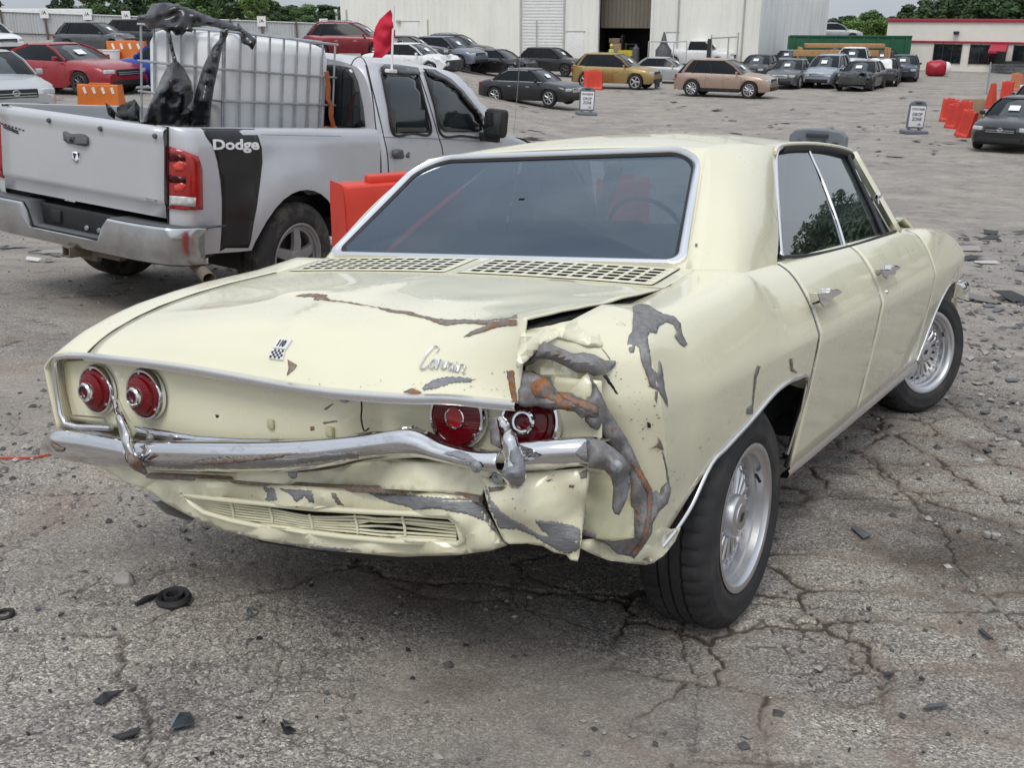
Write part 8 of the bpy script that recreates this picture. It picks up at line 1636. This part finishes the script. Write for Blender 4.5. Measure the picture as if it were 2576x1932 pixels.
for k, (fn, c_) in enumerate([(g5, q_) for q_ in ((530, 525), (1205, 580), (1300, 620), (700, 710), (910, 780), (110, 772), (615, 800), (1470, 945), (1110, 945), (1225, 960), (1680, 575), (1890, 630), (2165, 610), (1445, 330), (1600, 405), (1570, 505), (1910, 765), (1520, 825), (1515, 870), (130, 1020), (915, 1140), (985, 1115), (345, 388), (180, 440), (285, 470), (850, 65), (880, 118), (900, 240), (60, 80), (295, 580), (235, 825), (460, 810))] + [(g6, q_) for q_ in ((1735, 850), (1400, 955), (1395, 1015), (1480, 1250), (1330, 1500), (1090, 1265), (2010, 1135), (1870, 1170), (1635, 1265), (1325, 245), (1780, 375), (1930, 625), (2040, 345), (1870, 262), (1800, 605), (1640, 1605), (1310, 1590))]):
    rnd = random.Random(k); a0 = rnd.uniform(0, 6.28); s_ = rnd.uniform(9, 20); poly = [fn(c_[0] + s_ * rnd.uniform(.6, 1.2) * math.cos(a0 + t_), c_[1] + .55 * s_ * rnd.uniform(.6, 1.2) * math.sin(a0 + t_)) for t_ in sorted(rnd.uniform(0, 6.28) for _ in range(5))]
    shard('plastic_shard', 'small black plastic scrap scattered on the near asphalt', 'debris', poly, rnd.choice(('shard_black', 'shard_black', 'shard_grey')), group='small black scraps on the near asphalt')
# slate-like scraps at the right, loose around the front wheel
for k in range(46):
    rnd = random.Random(900 + k); a, c_ = rnd.uniform(2070, 2205), rnd.uniform(620, 1010); s_ = rnd.uniform(5, 15)
    if c_ > 880 and a < 2100: continue
    a0 = 0; poly = [(a + s_ * rnd.uniform(.6, 1.3) * math.cos(t_), c_ + .4 * s_ * rnd.uniform(.6, 1.2) * math.sin(t_)) for t_ in sorted(rnd.uniform(0, 6.28) for _ in range(6))]
    shard('slate_scrap', 'flat grey scrap in the loose litter beyond the front wheel', 'debris', poly, rnd.choice(('shard_grey', 'shard_black', 'stone', 'shard_white') if k % 9 == 0 else ('shard_grey', 'shard_black', 'stone')), group='grey scraps beyond the front wheel')
p = gp(*g5(580, 315)); b = MB(); rnd = random.Random(4)
bm = bmesh.new(); bmesh.ops.create_icosphere(bm, subdivisions=2, radius=.03)
for v in bm.verts: v.co = Vector((v.co.x, v.co.y * .8, v.co.z * .85)) * (1 + .35 * noise.noise(v.co * 40))
b.add([v.co for v in bm.verts], [tuple(q.index for q in f.verts) for f in bm.faces]); bm.free(); o = b.obj('stone', 'stone', None, 20); o.location = p + Vector((0, 0, .016)); tag(o, 'pale lone stone left of the black rubber ring', 'stone')
p = gp(*g5(808, 402)); rg_ = empty('rubber_ring', p); tag(rg_, 'black rubber ring lying flat on the asphalt behind the car', 'ring')
b = MB(); b.lathe([(.026, .004), (.044, .002), (.048, .012), (.043, .024), (.034, .02), (.03, .012)], 28, (0, 0, .004), 'Z'); b.obj('outer_ring', 'rubber', rg_, 40); b = MB(); b.lathe([(.018, .008), (.026, .010), (.026, .026), (.019, .024), (.018, .008)], 24, (0, 0, .006), 'Z'); b.obj('inner_ring', 'rubber', rg_, 40)
a_, c_ = gp(*g5(632, 422)), gp(*g5(735, 376)); b = MB(); b.tube([Vector(), (c_ - a_) * .5 + Vector((0, 0, .004)), c_ - a_], [.005, .009, .005], 7); o = b.obj('rubber_rod', 'rubber', None, 60); o.location = a_ + Vector((0, 0, .009)); tag(o, 'short black rod beside the rubber ring', 'debris')
L_ = [gp(*g5(*q_)) + Vector((0, 0, .008)) for q_ in ((1145, 445), (1160, 435), (1190, 440), (1197, 455), (1180, 470), (1155, 468), (1146, 455), (1155, 442), (1165, 470), (1140, 490))]; b = MB(); b.tube(crom([q_ - L_[0] for q_ in L_], 40), .002, 5); o = b.obj('wire_loop', 'shard_grey', None, 60); o.location = L_[0]; tag(o, 'thin grey wire loop right of the rubber ring', 'wire')
p = gp(*g5(20, 462)); b = MB(); b.tube([(.022 * math.cos(a), .022 * math.sin(a), .006) for a in np.linspace(0, 6.28, 17)[:-1]], .006, 6, closed=True); o = b.obj('washer', 'rubber', None, 60); o.location = p; tag(o, 'small black washer at the far left of the asphalt', 'ring')
for i, q_ in enumerate(((1927, 627), (1960, 632))):
    b = MB(); b.box((0, 0, .010), (.022, .022, .020), bev=.005); o = b.obj('pale_cube', 'stone', None, 30); o.location = gp(*g6(*q_)); o.rotation_euler = (0, 0, .5 + i); tag(o, ('left one of two pale little cubes on the right of the asphalt', 'right one of two pale little cubes on the right of the asphalt')[i], 'debris')
# red cable at the left edge
L_ = [gp(*q_) + Vector((0, 0, .006)) for q_ in ((-20, 992), (30, 992), (75, 991), (105, 985), (128, 976))]; b = MB(); b.tube(crom([q_ - L_[0] for q_ in L_], 24), .0045, 6); o = b.obj('red_cable', 'cone_red', None, 60); o.location = L_[0]; tag(o, 'thin red cable on the ground at the left edge', 'cable')
# loose gravel: one mass
rs = np.random.RandomState(3); NG = 5200; gv = []; gf = []
cand = []
for zone, n_ in (((-2.4, .2, 3.0, 7.5), 2000), ((1.2, 5.5, 3.2, 9.5), 1500), ((-1.6, 2.6, 1.5, 3.4), 900), ((-7, 8, 7, 16), 1600)):
    cand.append(np.stack([rs.uniform(zone[0], zone[1], n_), rs.uniform(zone[2], zone[3], n_)], 1))
cand = np.concatenate(cand); zz_ = T(cand[:, 0], cand[:, 1])
oc = np.array([(1, 0, 0), (-1, 0, 0), (0, 1, 0), (0, -1, 0), (0, 0, 1), (0, 0, -1)], float); of = [(0, 2, 4), (2, 1, 4), (1, 3, 4), (3, 0, 4), (2, 0, 5), (1, 2, 5), (3, 1, 5), (0, 3, 5)]
ss = rs.gamma(2.2, .0032, len(cand)) + .002; ss = np.clip(ss, .002, .022) * np.clip(np.hypot(cand[:, 0], cand[:, 1]) / 4, .8, 2.2)
V_ = (oc[None] * rs.uniform(.6, 1.25, (len(cand), 6, 1))) * ss[:, None, None] * np.array([1, 1, .6]); ang_ = rs.uniform(0, 6.28, len(cand)); ca, sa_ = np.cos(ang_)[:, None], np.sin(ang_)[:, None]
X_ = V_[..., 0] * ca - V_[..., 1] * sa_; Y_ = V_[..., 0] * sa_ + V_[..., 1] * ca; V_ = np.stack([X_ + cand[:, :1], Y_ + cand[:, 1:], V_[..., 2] + zz_[:, None] + .002], -1)
me = bpy.data.meshes.new('gravel'); me.from_pydata(V_.reshape(-1, 3).tolist(), [], [tuple(i * 6 + k for k in f) for i in range(len(cand)) for f in of])
m, t, b_ = nodes('gravel'); gi = t.nodes.new('ShaderNodeNewGeometry'); r_ = ramp(t, gi.outputs['Random Per Island'], [(0, (.05, .05, .052)), (.4, (.15, .145, .14)), (.75, (.27, .26, .24)), (1, (.45, .43, .40))]); t.links.new(r_.outputs[0], b_.inputs['Base Color']); b_.inputs['Roughness'].default_value = .85
me.materials.append(m); o = bpy.data.objects.new('gravel', me); link(o); tag(o, 'loose gravel and grit strewn over the broken asphalt', 'gravel', kind='stuff')

# far litter on the lot: flat dark and pale flakes, one mass
rs = np.random.RandomState(8); n_ = 2600; yy = 9 + 50 * rs.rand(n_)**1.3; xx = yy * rs.uniform(-.55, .58, n_); clump = fbm2(xx, yy, .35, 41, 2); k = clump > -.06; xx, yy = xx[k], yy[k]; zz = T(xx, yy); sz = rs.gamma(1.6, .05, len(xx)) + .02
an = rs.uniform(0, 6.28, len(xx)); q4 = np.array([(-1, -.4), (1, -.5), (.8, .4), (-.7, .5)]); q4 = q4[None] * rs.uniform(.5, 1.3, (len(xx), 4, 1)) * sz[:, None, None]
vx = q4[..., 0] * np.cos(an)[:, None] - q4[..., 1] * np.sin(an)[:, None] + xx[:, None]; vy = q4[..., 0] * np.sin(an)[:, None] + q4[..., 1] * np.cos(an)[:, None] + yy[:, None]; vz = zz[:, None] + .02 + .05 * rs.rand(len(xx), 4) * sz[:, None] * 3
me = bpy.data.meshes.new('litter'); me.from_pydata(np.stack([vx, vy, vz], -1).reshape(-1, 3).tolist(), [], np.arange(4 * len(xx)).reshape(-1, 4).tolist())
m, t, b_ = nodes('litter'); gi = t.nodes.new('ShaderNodeNewGeometry'); r_ = ramp(t, gi.outputs['Random Per Island'], [(0, (.02, .02, .022)), (.55, (.07, .068, .065)), (.75, (.2, .19, .18)), (.97, (.35, .33, .3)), (1, (.7, .7, .7))]); t.links.new(r_.outputs[0], b_.inputs['Base Color']); b_.inputs['Roughness'].default_value = .8
me.materials.append(m); o = bpy.data.objects.new('litter', me); link(o); tag(o, 'scattered flat litter and chips across the far lot', 'litter', kind='stuff')
